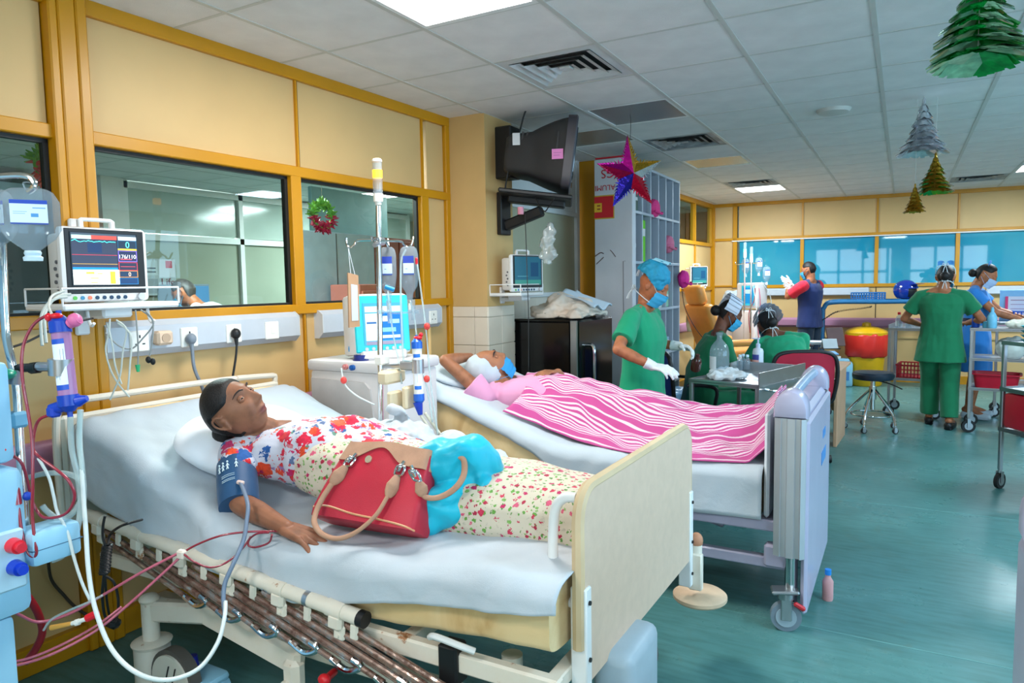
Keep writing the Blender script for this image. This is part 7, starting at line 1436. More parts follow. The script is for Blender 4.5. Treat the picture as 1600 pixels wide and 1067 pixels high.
# --- nurse in green with the teal bouffant cap
n1 = person('nurse in green scrubs and teal bouffant cap standing between the fridge and the trolley', (-1.47, 4.36, 0), -PI/2-.05); J = stand(1.56)
J['neck'] = (0, .025, 1.325); arms(J, loc(n1, (-1.305, 4.073, 0.973)), loc(n1, (-1.305, 4.654, 1.043)), .98, (.9, -.6, -.3), (-.5, -.3, -.6))
H = headM(V3((.0, .075, 1.455)), (1, .12, .03), (-.02, .84, -.5)); f = Fig(n1, J, SK3, .0058, bust=.012, size=.98)
hr = ((.25, .95, -.12), (-.3, 0, -.95), (-1, .2, 0), dict(curl=(.3, .35, .4, .45))); hl = ((.35, .93, -.15), (.5, .0, -.85), (1, .2, 0), dict(curl=(.4, .5, .6, .6)))
f.body(H, dict(R=hr, L=hl), old=.2); f.eyes(H, 1.0, True); f.top('scrub_top', M['scrub'], hem=-.45, sleeve=.72, pad=.022, flare=.22, sl_r=(.07, .072), amp=.009); f.trousers(M['scrub']); f.shoes(M['black'])
f.glove('R', M['latex'], hr, .05); f.glove('L', M['latex'], hl, .06)
mb = MB(); mb.sph(H @ V3((0, -.028, .048)), .112, 24, 16); mb.sph(H @ V3((0, -.03, .10)), (.07, .07, .045), 16, 10); me = wrinkle(remesh(mb, 'bouffant_cap', .006, 2), .012, 22)
bm = bmesh.new(); bm.from_mesh(me); iv = H.inverted(); bmesh.ops.delete(bm, geom=[v for v in bm.verts if (iv @ v.co).z < .03-.5*((iv @ v.co).y+.02) and (iv @ v.co).z < .045], context='VERTS'); bm.to_mesh(me); bm.free(); put('bouffant_cap', me, M['tealcap'], n1)
f.mask(H, M['maskb'], 1.0, 'tie', M['tape']); b = MB(); b.sheet(lambda u, v: H @ V3((-.05+.10*u, .02-.10*v, .165+.01*math.sin(u*6)-.02*v)), 8, 8, thick=.004); b.build('cap_patch', MATS('pale_blue_paper2', (150, 206, 222), .8), n1, smooth=60)
# --- seated nurse in profile
n2 = person('seated nurse in dark green with a blue mask writing behind the steel trolley', (-1.424, 7.116, 0.000), -1.0); n2.location = (-1.39, 5.60, 0)
J = sit(1.0, .12); arms(J, (.10, .40, .80), (-.10, .42, .82)); H = headM(V3((0, .22, 1.215)), (1, -.05, .05), (.05, .85, -.5)); f = Fig(n2, J, SK4, .0065, bust=.015)
f.body(H, dict(R=((-.3, .9, -.1), (0, 0, -1), (-1, 0, 0), dict(curl=(.6, .6, .7, .7))), L=((.3, .9, -.1), (0, 0, -1), (1, 0, 0)))); f.eyes(H, 1.0, True); bun_hair(f, H, 1.02); f.top('scrub_top', M['scrubdk'], hem=-.12, sleeve=.7, pad=.02, amp=.009); f.trousers(M['scrubdk']); f.shoes(M['black']); f.mask(H, M['maskb'])
def white_cap(H, root, m, big=0):
    b = MB(); n = 22
    for i in range(n):
        a0 = PI*(-.1+1.2*i/n); a1 = PI*(-.1+1.2*(i+1)/n)
        def pt(a, r, z, o): return H @ V3((math.cos(a)*(.094+o), -.02-r*1.2, .032+math.sin(a)*(.100+o)))
        o = .006 if i % 2 else 0
        b.add([pt(a0, -.045, 0, o+.004), pt(a1, -.045, 0, o+.004), pt(a1, .05+big, 0, o+.012), pt(a0, .05+big, 0, o+.012)], [(0, 1, 2, 3)]); b.add([pt(a0, -.045, 0, o), pt(a1, -.045, 0, o), pt(a1, .05+big, 0, o+.008), pt(a0, .05+big, 0, o+.008)], [(3, 2, 1, 0)])
    return b.build('nurse_cap', m, root, smooth=0)
capw = mat('grey_white_pleated_cap', (200, 206, 220), .8); white_cap(H, n2, capw)
# --- seated nurse seen from behind
n3 = person('seated nurse in green seen from behind on the red mesh chair', (-.80, 6.06, 0), .42)
J = sit(1.0, .20); J['shL'] = (-.19, .2, .93); J['shR'] = (.16, .18, .98); J['neck'] = (-.04, .26, 1.01); arms(J, (.12, .5, .80), (-.22, .5, .80)); H = headM(V3((-.09, .33, 1.10)), (1, .1, .12), (-.05, .88, -.42)); f = Fig(n3, J, SK4, .0065)
f.body(H, dict(R=((-.2, .9, -.1), (0, 0, -1), (-1, 0, 0)), L=((.2, .9, -.1), (0, 0, -1), (1, 0, 0)))); bun_hair(f, H, 1.04); f.top('scrub_top', M['scrub'], hem=-.12, sleeve=.75, pad=.024, amp=.01); f.trousers(M['scrub']); f.shoes(M['black']); f.mask(H, M['maskb'], 1, 'tie', M['tape']); white_cap(H, n3, capw, .03)
# --- man in navy
n4 = person('man in a navy top with red sleeves handling lines by the end wall', (-1.10, 10.33, 0), PI/2-.35); J = stand(1.72, shw=.195); arms(J, loc(n4, (-1.275, 10.191, 1.343)), loc(n4, (-1.381, 10.428, 1.438)), 1.08, (.6, -.3, -.7), (-.6, -.3, -.7)); H = headM(V3((0, .03, 1.60)), (1, .05, 0), (-.05, .98, -.18)); f = Fig(n4, J, SK3, .0075, size=1.08)
hr = ((0, .9, .35), (-1, 0, 0), (0, .3, 1)); hl = ((0, .9, .35), (1, 0, 0), (0, .3, 1)); f.body(H, dict(R=hr, L=hl), jaw=.8); f.eyes(H); hair1(H, 1.0, n4, M['hair'], .055, False); f.mask(H, M['maskb']); f.glove('L', M['latex'], hl, .02); f.glove('R', M['latex'], hr, .02)
f.top('polo_shirt', mk_cloth('navy_polo', (22, 40, 92), .05), hem=-.25, sleeve=.05, pad=.022, sl_r=(.06, .074)); RS = mk_cloth('red_sleeve_cloth', (222, 34, 60), .05)
for s in 'RL': b = MB(); a, c = f.J['sh'+s], f.J['sh'+s].lerp(f.J['el'+s], .72); b.cyl(a, c, .077, .079, 20); b.sph(a, .077, 16, 10); put('red_sleeve', wrinkle(remesh(b, 'red_sleeve', .008, 3), .006, 14), RS, n4)
f.trousers(mk_cloth('dark_trousers', (24, 42, 62), .05), r=(.105, .085, .075)); f.shoes(M['black'])
# --- nurse in green seen from behind
n5 = person('nurse in green scrubs walking away, seen from behind at the steel trolley', (.33, 8.0, 0), -.12); J = stand(1.6, stance=.085); J['anL'] = (-.09, .16, .085); J['toL'] = (-.11, .33, .03); J['knL'] = (-.09, .14, .46); J['anR'] = (.10, -.06, .085); J['toR'] = (.12, .11, .03); arms(J, (.20, .23, 1.02), (-.20, .23, 1.0), 1, (.8, -.6, -.3), (-.8, -.6, -.3)); H = headM(V3((0.02, .05, 1.475)), (1, .05, 0), (0, .92, -.35)); f = Fig(n5, J, SK3, .0065)
f.body(H, dict(R=((-.3, .9, 0), (0, 0, -1), (-1, 0, 0)), L=((.3, .9, 0), (0, 0, -1), (1, 0, 0)))); hair1(H, 1.05, n5, M['hair'], .05, True); f.top('scrub_top', M['scrubdk'], hem=-.5, sleeve=.66, pad=.026, flare=.28, sl_r=(.07, .078), amp=.010); f.trousers(M['scrubdk'], r=(.10, .085, .082)); f.shoes(M['black'], 'slipper'); f.mask(H, M['maskb'], 1, 'tie', M['tape'])
CAPB = mat('blue_starched_cap', (70, 140, 206), .7)
def bow_cap(H, root):
    for sx in (-1, 1): b = MB(); b.sheet(lambda u, v: H @ V3((sx*(.012+.055*u), -.06-.02*v, .095+.035*v+.012*math.sin(u*3))), 6, 4, thick=.004); b.build('cap_wing', CAPB, root, smooth=60)
bow_cap(H, n5)
# --- nurse in blue
n6 = person('nurse in a blue dress and cap looking down at papers behind the trolley', (.66, 8.72, 0), -1.75); J = stand(1.62); arms(J, (.12, .40, 1.04), (-.14, .40, 1.05), 1, (.7, -.5, -.5), (-.7, -.5, -.5)); H = headM(V3((0, .08, 1.49)), (1, .0, .06), (.06, .86, -.45)); f = Fig(n6, J, SK3, .0065, bust=.015)
f.body(H, dict(R=((-.3, .9, -.1), (0, 0, -1), (-1, 0, 0)), L=((.3, .9, -.1), (0, 0, -1), (1, 0, 0)))); f.eyes(H, 1, True); bun_hair(f, H, 1.03); f.mask(H, MATS('white_blue_mask', (170, 190, 220), .75)); DB = mk_cloth('blue_uniform_cotton', (44, 122, 196), .04)
def skirtx(mb): loft(mb, [((0, .0, z), (w, 0, 0), (0, d, 0), .8) for z, w, d in ((.50, .24, .17), (.65, .23, .165), (.85, .20, .15), (1.0, .165, .125))])
f.top('dress', DB, hem=-.12, sleeve=.55, pad=.018, flare=.1, amp=.007, extra=skirtx); f.shoes(MATS('white_shoe', (190, 200, 210), .5)); b = MB(); loft(b, [((0, .01, 1.0), (.175, 0, 0), (0, .135, 0), .85), ((0, .01, 1.05), (.172, 0, 0), (0, .132, 0), .85)]); b.build('belt', MATS('navy_belt', (20, 30, 60)), n6)
b = MB(); b.sheet(lambda u, v: H @ V3((.095*math.cos(PI*(-.05+1.1*u)), -.015-.015*v, .085+.032*math.sin(PI*u)+.035*v)), 18, 3, thick=.004); b.build('nurse_cap', CAPB, n6, smooth=60)
# --- masked man in the office
n7 = person('masked man in a striped shirt leaning over the desk in the side office', (-4.57, 3.87, .08), 2.08); J = stand(1.62, lean=.32); J['shR'] = (.17, .34, 1.22); J['shL'] = (-.17, .34, 1.22); J['neck'] = (0, .40, 1.27); arms(J, (.15, .62, .95), (-.15, .62, .95)); H = headM(V3((0, .50, 1.37)), (1, 0, 0), (.1, .85, -.42)); f = Fig(n7, J, SK3, .0075)
f.body(H, {}); hair1(H, 1.0, n7, mat('greying_hair', (70, 66, 64), .5, var=.3, vscale=60), .055, False); f.mask(H, M['maskb']); f.top('shirt', mat('white_striped_shirt', (206, 210, 214), .8), hem=-.3, sleeve=.7, pad=.02); f.trousers(M['black'])

# ================================================================ steel trolleys and what they carry
M['rubber'] = mat('black_rubber', (26, 26, 26), .6)
def castors(t, pts, r=.05, m=None):
    for x, y in pts:
        c = bpy.data.objects.new('castor', None); COL.objects.link(c); c.parent = t; c.location = (x, y, 0); c.rotation_euler = (0, 0, .4)
        b = MB(); b.cyl((0, -.012, r), (0, .012, r), r, n=18); b.build('castor_tyre', M['rubber'], c); b = MB(); b.cyl((0, -.014, r), (0, .014, r), r*.6, n=14); b.build('castor_hub', M['steel'], c)
        b = MB(); b.box((0, -.018, r*1.5), (.03, .005, r*1.5), .002); b.box((0, .018, r*1.5), (.03, .005, r*1.5), .002); b.cyl((0, 0, r*2.1), (0, 0, r*2.6), .012, n=10); b.build('castor_fork', M['steel'], c)
def trolley(lab, pos, rz, w, d, shelves, top, panels=(), guard=0, handle=None, r=.05):
    t = thing('steel_trolley', lab, 'trolley', pos, rz); xs = (-w/2+.015, w/2-.015); ys = (-d/2+.015, d/2-.015)
    for x in xs:
        for y in ys: b = MB(); b.box((x, y, (top+r*2.4)/2), (.026, .026, top-r*2.4), .004); b.build('leg', M['steel'], t)
    castors(t, [(x, y) for x in xs for y in ys], r)
    for z in list(shelves)+[top]:
        b = MB(); b.box((0, 0, z), (w, d, .014), .003); o = b.build('shelf', M['steel'], t)
        b = MB()
        for lo, hi in (((-w/2, -d/2, z-.012), (w/2, -d/2+.006, z+.016)), ((-w/2, d/2-.006, z-.012), (w/2, d/2, z+.016)), ((-w/2, -d/2, z-.012), (-w/2+.006, d/2, z+.016)), ((w/2-.006, -d/2, z-.012), (w/2, d/2, z+.016))): b.b2(lo, hi)
        b.build('shelf_rim', M['steel'], o, smooth=0)
    for p in panels:
        x, y0, y1, z0, z1 = p; b = MB(); b.b2((x*w/2-.004, y0*d/2, z0), (x*w/2+.004, y1*d/2, z1), .001); b.build('side_panel', M['steel'], t)
    if guard: b = MB(); b.b2((w/2-.004, -d/2, top), (w/2+.004, d/2, top+guard)); b.b2((-w/2, d/2-.004, top), (w/2, d/2+.004, top+guard*.8)); b.build('guard_plate', M['steel'], t)
    if handle: z, s = handle; b = MB(); b.tube([(s*w/2, -d*.38, z), (s*(w/2+.07), -d*.38, z), (s*(w/2+.085), 0, z), (s*(w/2+.07), d*.38, z), (s*w/2, d*.38, z)], .009, 8); b.build('push_handle', M['chrome'], t)
    return t
trolley('steel dressing trolley in front of the nurse in the teal cap', (-.93, 5.02, 0), -.27, .50, .72, (.25,), .80, ((1, -1, 1, .2, .8),), .09, (.775, 1))
def bottle(nm, lab, pos, prof, m, capm=None, capz=None, n=20, sx=1, grp=None, label=None):
    t = thing(nm, lab, 'bottle', pos, 0, grp); b = MB(); b.lathe(prof, n=n, sx=1, sy=sx); b.build('bottle_body', m, t, smooth=50)
    if capm: r, z0, z1 = capz; b = MB(); b.lathe([(r, z0), (r, z1-.003), (r*.8, z1)], n=14); b.build('bottle_cap', capm, t)
    if label: r, z0, z1 = label; b = MB(); b.sheet(lambda u, v: (r*math.cos(-PI*.95+1.3*u), r*sx*math.sin(-PI*.95+1.3*u), z0+(z1-z0)*v), 8, 1, thick=.001); b.build('bottle_label', MATS('pale_label', (214, 220, 226), .6), t)
    return t
ZT = .809
bottle('glass_bottle', 'large clear glass bottle standing on the dressing trolley', (-1.142, 5.103, 0.810), [(.06, 0), (.068, .01), (.068, .16), (.058, .20), (.026, .24), (.018, .25), (.018, .28), (.024, .283), (.024, .30)], M['clear'], None, None, 24, 1, None, (.0685, .04, .13)); bottle('glass_bottle', 'dark brown bottle tilted in the gloved hand of the nurse', (-1.210, 4.691, 0.882), [(.03, 0), (.034, .01), (.034, .06), (.028, .085), (.014, .10), (.014, .12)], mat('amber_glass', (70, 34, 26), .12, spec=.8)).rotation_euler = (.35, .25, 0)
pmp = bottle('pump_bottle', 'white pump bottle with a blue and pink label on the dressing trolley', (-0.946, 5.504, 0.810), [(.036, 0), (.04, .008), (.04, .13), (.034, .15), (.015, .16), (.015, .17)], MATS('white_bottle_plastic', (206, 212, 224), .35), MATS('white_blue_pump', (190, 204, 226), .35), (.017, .165, .19)); b = MB(); b.cyl((0, 0, .19), (0, 0, .225), .007, n=8); b.box((-.015, 0, .228), (.055, .016, .012), .004); b.build('pump_head', MATS('white_blue_pump', (190, 204, 226)), pmp)
for z, c in ((.09, (60, 70, 150)), (.05, (226, 170, 160))): b = MB(); b.sheet(lambda u, v: (.0407*math.cos(-PI+1.9*u), .0407*math.sin(-PI+1.9*u), z-.02+.04*v), 8, 1, thick=.001); b.build('printed_band', MATS('band_%d' % c[0], c, .5), pmp)
for i, (u, v) in enumerate(((0, 0), (.05, .015), (.012, .055))):
    q = V3((-1.053, 5.378, 0.810)); bottle('saline_ampoule', ['clear plastic ampoule bottle nearest the pump bottle', 'clear plastic ampoule bottle right beside the glass one', 'clear plastic ampoule bottle behind the other two'][i], q+V3((u, v, 0)), [(.02, 0), (.023, .006), (.023, .07), (.012, .085), (.010, .10)], M['clear'], MATS('pale_cap', (196, 218, 230)), (.012, .098, .115), 14, 1, 'ampoules on the dressing trolley')
def crumple(nm, lab, cat, pos, d, m, amp=.02, sc=14, vx=.007, seed=0):
    b = MB(); b.sph((0, 0, d[2]*.4), (d[0]/2, d[1]/2, d[2]/2), 18, 10); b.sph((d[0]*.2, d[1]*.1, d[2]*.5), (d[0]*.28, d[1]*.3, d[2]*.45), 14, 8); me = wrinkle(remesh(b, nm, vx, 2), amp, sc, (1, 1, 1), seed); c = np.empty(len(me.vertices)*3, 'f'); me.vertices.foreach_get('co', c); c[2::3] = np.maximum(c[2::3], 0); me.vertices.foreach_set('co', c); me.update(); o = put(nm, me, m, None); o.location = pos; return tag(o, lab, cat)
crumple('paper_wrap', 'crumpled white dressing paper spread on the steel trolley', 'paper', (-1.05, 4.88, ZT), (.26, .26, .05), M['tape'], .02, 18); crumple('paper_wrap', 'second crumpled dressing sheet at the left end of the steel trolley', 'paper', (-1.10, 5.08, ZT), (.20, .30, .05), M['tape'], .02, 16, .007, 11); crumple('gauze', 'wad of white gauze beside the large glass bottle', 'gauze', (-1.103, 5.486, 0.810), (.11, .10, .06), M['tape'], .012, 26, .006, 3)
bsk = thing('plastic_basket', 'dark blue plastic basket holding a plastic bag on the lower trolley shelf', 'basket', (-.97, 4.72, .36), -.2)
def basket(t, w, d, h, m, holes=True, fl=1.12):
    bm_ = MB()
    for i in range(int(w/.03)+1): x = -w/2+w*i/int(w/.03); [bm_.box((x*(1+fl)/2, s*d/2*(1+fl)/2, h/2), (.012, .005, h), 0) for s in (-1, 1)]
    for i in range(int(d/.03)+1): y = -d/2+d*i/int(d/.03); [bm_.box((s*w/2*(1+fl)/2, y*(1+fl)/2, h/2), (.005, .012, h), 0) for s in (-1, 1)]
    tag(bm_.build('basket_lattice', m, t, smooth=0), kind='stuff'); b = MB()
    for z in (.01, h*.35, h*.68, h):
        k = 1+(fl-1)*z/h; x, y = w/2*k, d/2*k; b.tube([(-x, -y, z), (x, -y, z), (x, y, z), (-x, y, z)], .007 if z == h else .004, 6, sm=1, closed=True)
    b.build('basket_rim', m, t); b = MB(); b.box((0, 0, .005), (w, d, .008), .002); b.build('basket_floor', m, t)
BLU = mat('dark_blue_basket', (24, 62, 128), .4); basket(bsk, .42, .30, .12, BLU); crumple('plastic_bag', 'crumpled clear plastic bag in the dark blue basket', 'plastic bag', (-.98, 4.72, .40), (.26, .2, .16), glassy('bag_film2', (232, 240, 244), 1.4, .45, (206, 224, 240), .12), .03, 13, .008, 5)
bst = MB(); bst.box((-.97, 4.72, .30), (.44, .3, .11), .01); o = bst.build('steel_tray', M['steel']); tag(o, 'steel tray under the dark blue basket on the trolley', 'tray')
o.location = (0, 0, 0)

# ================================================================ chairs, desk
def office_chair(lab, pos, rz, backm, seatm, arms_=True, mesh_=True, bh=.93):
    t = thing('office_chair', lab, 'chair', pos, rz); b = MB(); b.box((0, 0, .46), (.46, .46, .07), .03, seg=2); b.build('seat', seatm, t)
    w = .23; b = MB(); b.tube([(-.17, -.23, .52), (-w, -.25, .62), (-w-.01, -.27, .80), (-.19, -.28, bh-.02), (0, -.285, bh), (.19, -.28, bh-.02), (w+.01, -.27, .80), (w, -.25, .62), (.17, -.23, .52)], .016, 10, closed=True); b.build('back_frame', M['black'], t)
    b = MB(); b.sheet(lambda u, v: ((u-.5)*.44*(1-.25*(abs(v-.55)*1.5)**3), -.245-.04*v-.015*math.cos((u-.5)*3), .53+(bh-.54)*v), 10, 8, thick=.006); b.build('backrest', backm, t, smooth=60)
    b = MB(); b.box((0, -.23, .48), (.06, .03, .18), .008); b.cyl((0, 0, .22), (0, 0, .43), .028); b.build('post', M['black'], t)
    for k in range(5): a = 2*PI*k/5; b = MB(); b.tube([(0, 0, .2), (math.cos(a)*.15, math.sin(a)*.15, .14), (math.cos(a)*.28, math.sin(a)*.28, .09)], [.03, .022, .016], 8); o = b.build('base_arm', M['black'], t); b = MB(); c_, s_ = math.cos(a)*.28, math.sin(a)*.28; b.cyl((c_-.02, s_, .032), (c_+.02, s_, .032), .032, n=14); b.build('base_castor', M['black'], o)
    if arms_:
        for s in (-1, 1): b = MB(); b.tube([(s*.22, .05, .46), (s*.27, .06, .55), (s*.28, .06, .66), (s*.27, -.05, .69), (s*.27, -.16, .69)], .014, 8); b.build('armrest', M['black'], t)
office_chair('office chair with a red mesh back holding the nurse seen from behind', (-.75, 5.97, 0), .42, mat('red_mesh', (176, 20, 52), .6, var=.05), M['black']); office_chair('blue office chair under the nurse in profile behind the trolley', (-1.42, 5.54, 0), -1.0, mat('royal_blue_fabric', (20, 62, 150), .8), MATS('royal_blue_fabric2', (20, 62, 150), .8))
M['wood'] = mat('pale_beech_laminate', (206, 160, 128), .45, var=.06, vscale=4); DZ = .70
dk2 = thing('desk', 'pale wooden desk covered in papers beside the seated nurses', 'desk', (-1.08, 6.95, 0), -.05); b = MB(); b.box((0, 0, DZ-.014), (1.30, .72, .028), .005); b.build('desk_top', M['wood'], dk2)
for x in (-.62, .60): b = MB(); b.box((x, .05, (DZ-.03)/2), (.03, .58, DZ-.03), .004); b.build('desk_leg', M['wood'], dk2)
b = MB(); b.box((0, .2, .45), (1.2, .02, .4), .003); b.build('modesty_panel', M['wood'], dk2)
for i, (lab, c, u, v, w, d, h, rz, z) in enumerate((('blue paper stack at the right end of the desk', (120, 170, 214), 1275, 552, .40, .30, .012, .2, 0), ('loose pale blue sheet on the desk near the red mesh chair', (150, 190, 222), 1250, 558, .30, .22, .004, -.25, 0), ('maroon ledger lying on the desk behind the seated nurse', (110, 40, 72), 1230, 533, .34, .24, .045, -.1, 0), ('yellow-green note pad on the desk', (186, 214, 50), 1258, 545, .10, .08, .02, .1, 0), ('white open register at the back of the desk', (206, 210, 216), 1250, 522, .36, .26, .03, .15, 0), ('tan file under the white register at the back of the desk', (206, 176, 130), 1232, 518, .30, .24, .03, .3, 0))):
    P = [(-0.784, 7.954, 0.700), (-0.887, 7.509, 0.700), (-1.240, 9.222, 0.700), (-0.944, 8.430, 0.700), (-0.951, 9.124, 0.700), (-1.229, 9.033, 0.700)][i]; t = thing(['paper_stack', 'paper_sheet', 'ledger', 'note_pad', 'register', 'file_folder'][i], lab, ['papers', 'paper', 'book', 'note pad', 'book', 'file'][i], (P[0], P[1], DZ+.001+(.0 if i != 1 else .013)), rz); b = MB(); b.box((0, 0, h/2), (w, d, h), .002); b.build('cover', MATS('paper_%d_%d' % (c[0], c[1]), c, .8), t)
    if h > .012: b = MB(); b.box((.004, 0, h/2), (w, d*.98, h*.7)); b.build('pages', M['tape'], t)
t = thing('rubber_stamp', 'red-handled rubber stamp standing on a dark pad on the desk', 'stamp', (-0.947, 8.764, 0.700)); b = MB(); b.lathe([(.022, .012), (.026, .02), (.014, .04), (.02, .07), (.016, .09), (.004, .095)], n=14); b.build('stamp_handle', MATS('red_handle', (200, 30, 40), .35), t); b = MB(); b.box((0, 0, .006), (.11, .08, .012), .002); b.build('ink_pad', M['black'], t)
t = thing('desk_calendar', 'white tent calendar on a dark base at the right of the desk', 'calendar', (-0.702, 8.512, 0.700), .5); b = MB(); b.sheet(lambda u, v: ((u-.5)*.16, -.04+.045*v, .01+.10*v), 2, 2, thick=.004); b.sheet(lambda u, v: ((u-.5)*.16, .05-.045*v, .01+.10*v), 2, 2, thick=.004); b.build('calendar_leaf', M['tape'], t, smooth=0); b = MB(); b.box((0, 0, .005), (.20, .12, .01), .002); b.build('calendar_base', M['black'], t)
t = thing('document_holder', 'brown folder propped upright at the back of the desk', 'file', (-0.670, 8.856, 0.700), .6); b = MB(); b.box((0, 0, .11), (.2, .02, .22), .003, (-.35, 0, 0)); b.build('cover', MATS('brown_cover', (110, 84, 84), .7), t)

# ================================================================ recliner, far dialysis machine
rc_ = thing('recliner', 'orange dialysis recliner with a separate headrest in the far left corner', 'recliner', (-2.10, 9.35, 0), -.75); OR = mat('orange_vinyl', (224, 150, 74), .4, var=.05, bump=.1, bscale=60)
for nm, c, d, rot in (('seat_cushion', (0, .25, .52), (.56, .60, .14), (0, 0, 0)), ('back_cushion', (0, -.20, .84), (.56, .13, .72), (.35, 0, 0)), ('headrest', (-.0, -.36, 1.30), (.36, .13, .26), (.3, 0, 0)), ('leg_cushion', (0, .75, .42), (.52, .46, .12), (-.5, 0, 0))): b = MB(); b.box(c, d, .05, rot, 3); b.build(nm, OR, rc_, smooth=60)
for s in (-1, 1): b = MB(); b.box((s*.34, .15, .68), (.10, .56, .09), .035, seg=2); b.build('armrest', OR, rc_, smooth=60)
b = MB(); b.box((0, .1, .30), (.5, .7, .32), .02); b.build('base', M['mon'], rc_); b = MB()
for x in (-.24, .24):
    for y in (-.25, .5): b.cyl((x-.015, y, .05), (x+.015, y, .05), .05); b.cyl((x, y, .05), (x, y, .2), .02)
b.build('castor_set', M['black'], rc_); tag(bpy.data.objects['castor_set'], kind='stuff')
b = MB(); b.sheet(lambda u, v: (-.31-.02*math.sin(v*3), -.30+.12*u+.02*v, 1.02-.22*v), 4, 8, thick=.006); b.build('loose_strap', MATS('olive_strap', (150, 142, 110), .8), rc_)
crumple('white_drape', 'white folded drape behind the orange recliner headrest', 'cloth', (-2.24, 10.86, 1.02), (.36, .3, .34), M['sheet'], .03, 8, .01, 6)
b = MB(); b.b2((-2.44, 10.68, 0), (-2.10, 11.04, 1.02), .02); tag(b.build('bedside_cabinet', M['mcream']), 'cream bedside cabinet behind the orange recliner carrying a drape', 'cabinet')
m3 = thing('dialysis_machine', 'far dialysis machine with teal screen and drip poles by the end wall', 'dialysis machine', (-1.84, 10.42, 0), -.6); b = MB(); b.box((0, 0, .56), (.42, .46, .98), .03, seg=2); b.build('cabinet', M['mcream'], m3); b = MB(); b.box((-.06, .0, 1.26), (.34, .26, .36), .02, (0, 0, .2)); b.build('screen_housing', M['mcream'], m3)
quad_uv('machine_display', print_mat('far_machine_screen', (50, 166, 190), [(.1, .1, .9, .9, (30, 130, 190)), (.2, .6, .8, .8, (170, 214, 230))], .2, .4), m3, [(-.10, -.156, 1.12), (.10, -.116, 1.12), (.10, -.116, 1.40), (-.10, -.156, 1.40)], .002)
for x in (-.17, .17):
    for y in (-.18, .18): b = MB(); b.cyl((x-.015, y, .05), (x+.015, y, .05), .05, n=14); b.build('castor', M['black'], m3)
for x, y, z in ((.02, -.22, 1.93), (.16, -.24, 1.86)):
    b = MB(); b.cyl((x, y, .5), (x, y, z-.14), .011, n=10); o = b.build('drip_pole', M['chrome'], m3); b = MB(); b.lathe([(.02, z-.14), (.022, z-.12), (.022, z-.06)], (x, y, 0), 12); b.build('lamp_base', M['socket'], o); b = MB(); b.lathe([(.022, z-.06), (.022, z-.02)], (x, y, 0), 12); b.build('green_lens', mat('lit_green_lens', (120, 250, 190), .3, emit=1.4, var=0), o); b = MB(); b.lathe([(.022, z-.02), (.022, z+.07), (.015, z+.075)], (x, y, 0), 12); b.build('clear_section', M['clear'], o)
b = MB(); b.tube([(-.16, -.22, 1.74), (-.14, -.22, 1.70), (.02, -.22, 1.71), (.3, -.24, 1.71), (.32, -.24, 1.74)], .006, 6); b.build('hook_arms', M['chrome'], m3)
for i, (lab, q, h) in enumerate((('left drip bottle on the far dialysis machine', (-1.955, 10.312, 1.781), .26), ('middle drip bottle on the far dialysis machine', (-1.790, 10.405, 1.795), .26), ('right drip bottle hanging low on the far dialysis machine', (-1.683, 10.395, 1.667), .26))): drip_bottle(lab, q, h, .11, .5, 'drip bottles on the far machine')
dialyser('small blue-capped dialyser on the far machine', (-1.691, 10.224, 1.116), (-1.678, 10.213, 0.921), .03, M['socket'], (20, 70, 170), (30, 110, 210)); dialyser('second blue-capped dialyser to the right on the far machine', (-1.620, 10.203, 1.081), (-1.616, 10.191, 0.923), .028, M['socket'], (20, 70, 170), (200, 60, 70))
for lab, pts, m in (('dark red blood line hanging left on the far machine', [(-1.798, 10.188, 1.366), (-1.810, 10.165, 1.189), (-1.867, 10.116, 1.013), (-1.845, 10.104, 0.747)], BLOOD), ('pink blood line hanging in the middle of the far machine', [(-1.752, 10.214, 1.365), (-1.731, 10.205, 1.143), (-1.756, 10.170, 0.922), (-1.734, 10.157, 0.656)], BLOODP), ('pale line hanging right on the far machine', [(-1.723, 10.238, 1.453), (-1.642, 10.271, 1.319), (-1.600, 10.282, 1.185), (-1.585, 10.265, 0.919)], CLEART), ('white line hanging at the front of the far machine', [(-1.831, 10.174, 1.411), (-1.776, 10.175, 1.100), (-1.785, 10.145, 0.834), (-1.747, 10.141, 0.568)], WHITET)): line('drip_line', lab, pts, .006, m)
line('hanging_cable', 'thin dark cord on the far left wall below the shelf monitor', [(-2.092, 7.555, 1.370), (-2.054, 7.521, 1.198), (-1.950, 7.522, 0.992), (-1.848, 7.527, 0.856)], .004, M['black'])

# ================================================================ stool, bin, rack and right-hand trolleys
stl = thing('stool', 'round black stool on a five-legged chrome base in the aisle', 'stool', (-.235, 7.62, 0)); b = MB(); b.lathe([(.15, .495), (.175, .50), (.185, .52), (.185, .55), (.17, .568), (.1, .575), (.01, .576)], n=30); b.build('seat', mat('dark_navy_vinyl', (22, 34, 50), .35, spec=.6), stl); b = MB(); b.cyl((0, 0, .20), (0, 0, .50), .022); b.cyl((0, 0, .30), (0, 0, .43), .034); b.build('gas_lift', M['chrome'], stl)
b = MB(); b.tube([(.03, 0, .485), (.14, -.06, .47), (.25, -.12, .43)], .006, 6); b.build('height_lever', M['black'], stl); b = MB(); b.tube([(.19*math.cos(a), .19*math.sin(a), .155) for a in np.linspace(0, 2*PI, 17)[:-1]], .008, 8, closed=True); b.build('foot_ring', M['chrome'], stl)
for k in range(5): a = 2*PI*k/5+PI*1.02; c, s = math.cos(a), math.sin(a); b = MB(); b.tube([(c*.02, s*.02, .40), (c*.10, s*.10, .31), (c*.21, s*.21, .18), (c*.235, s*.235, .10), (c*.24, s*.24, .065)], .012, 8); b.build('leg', M['chrome'], stl)
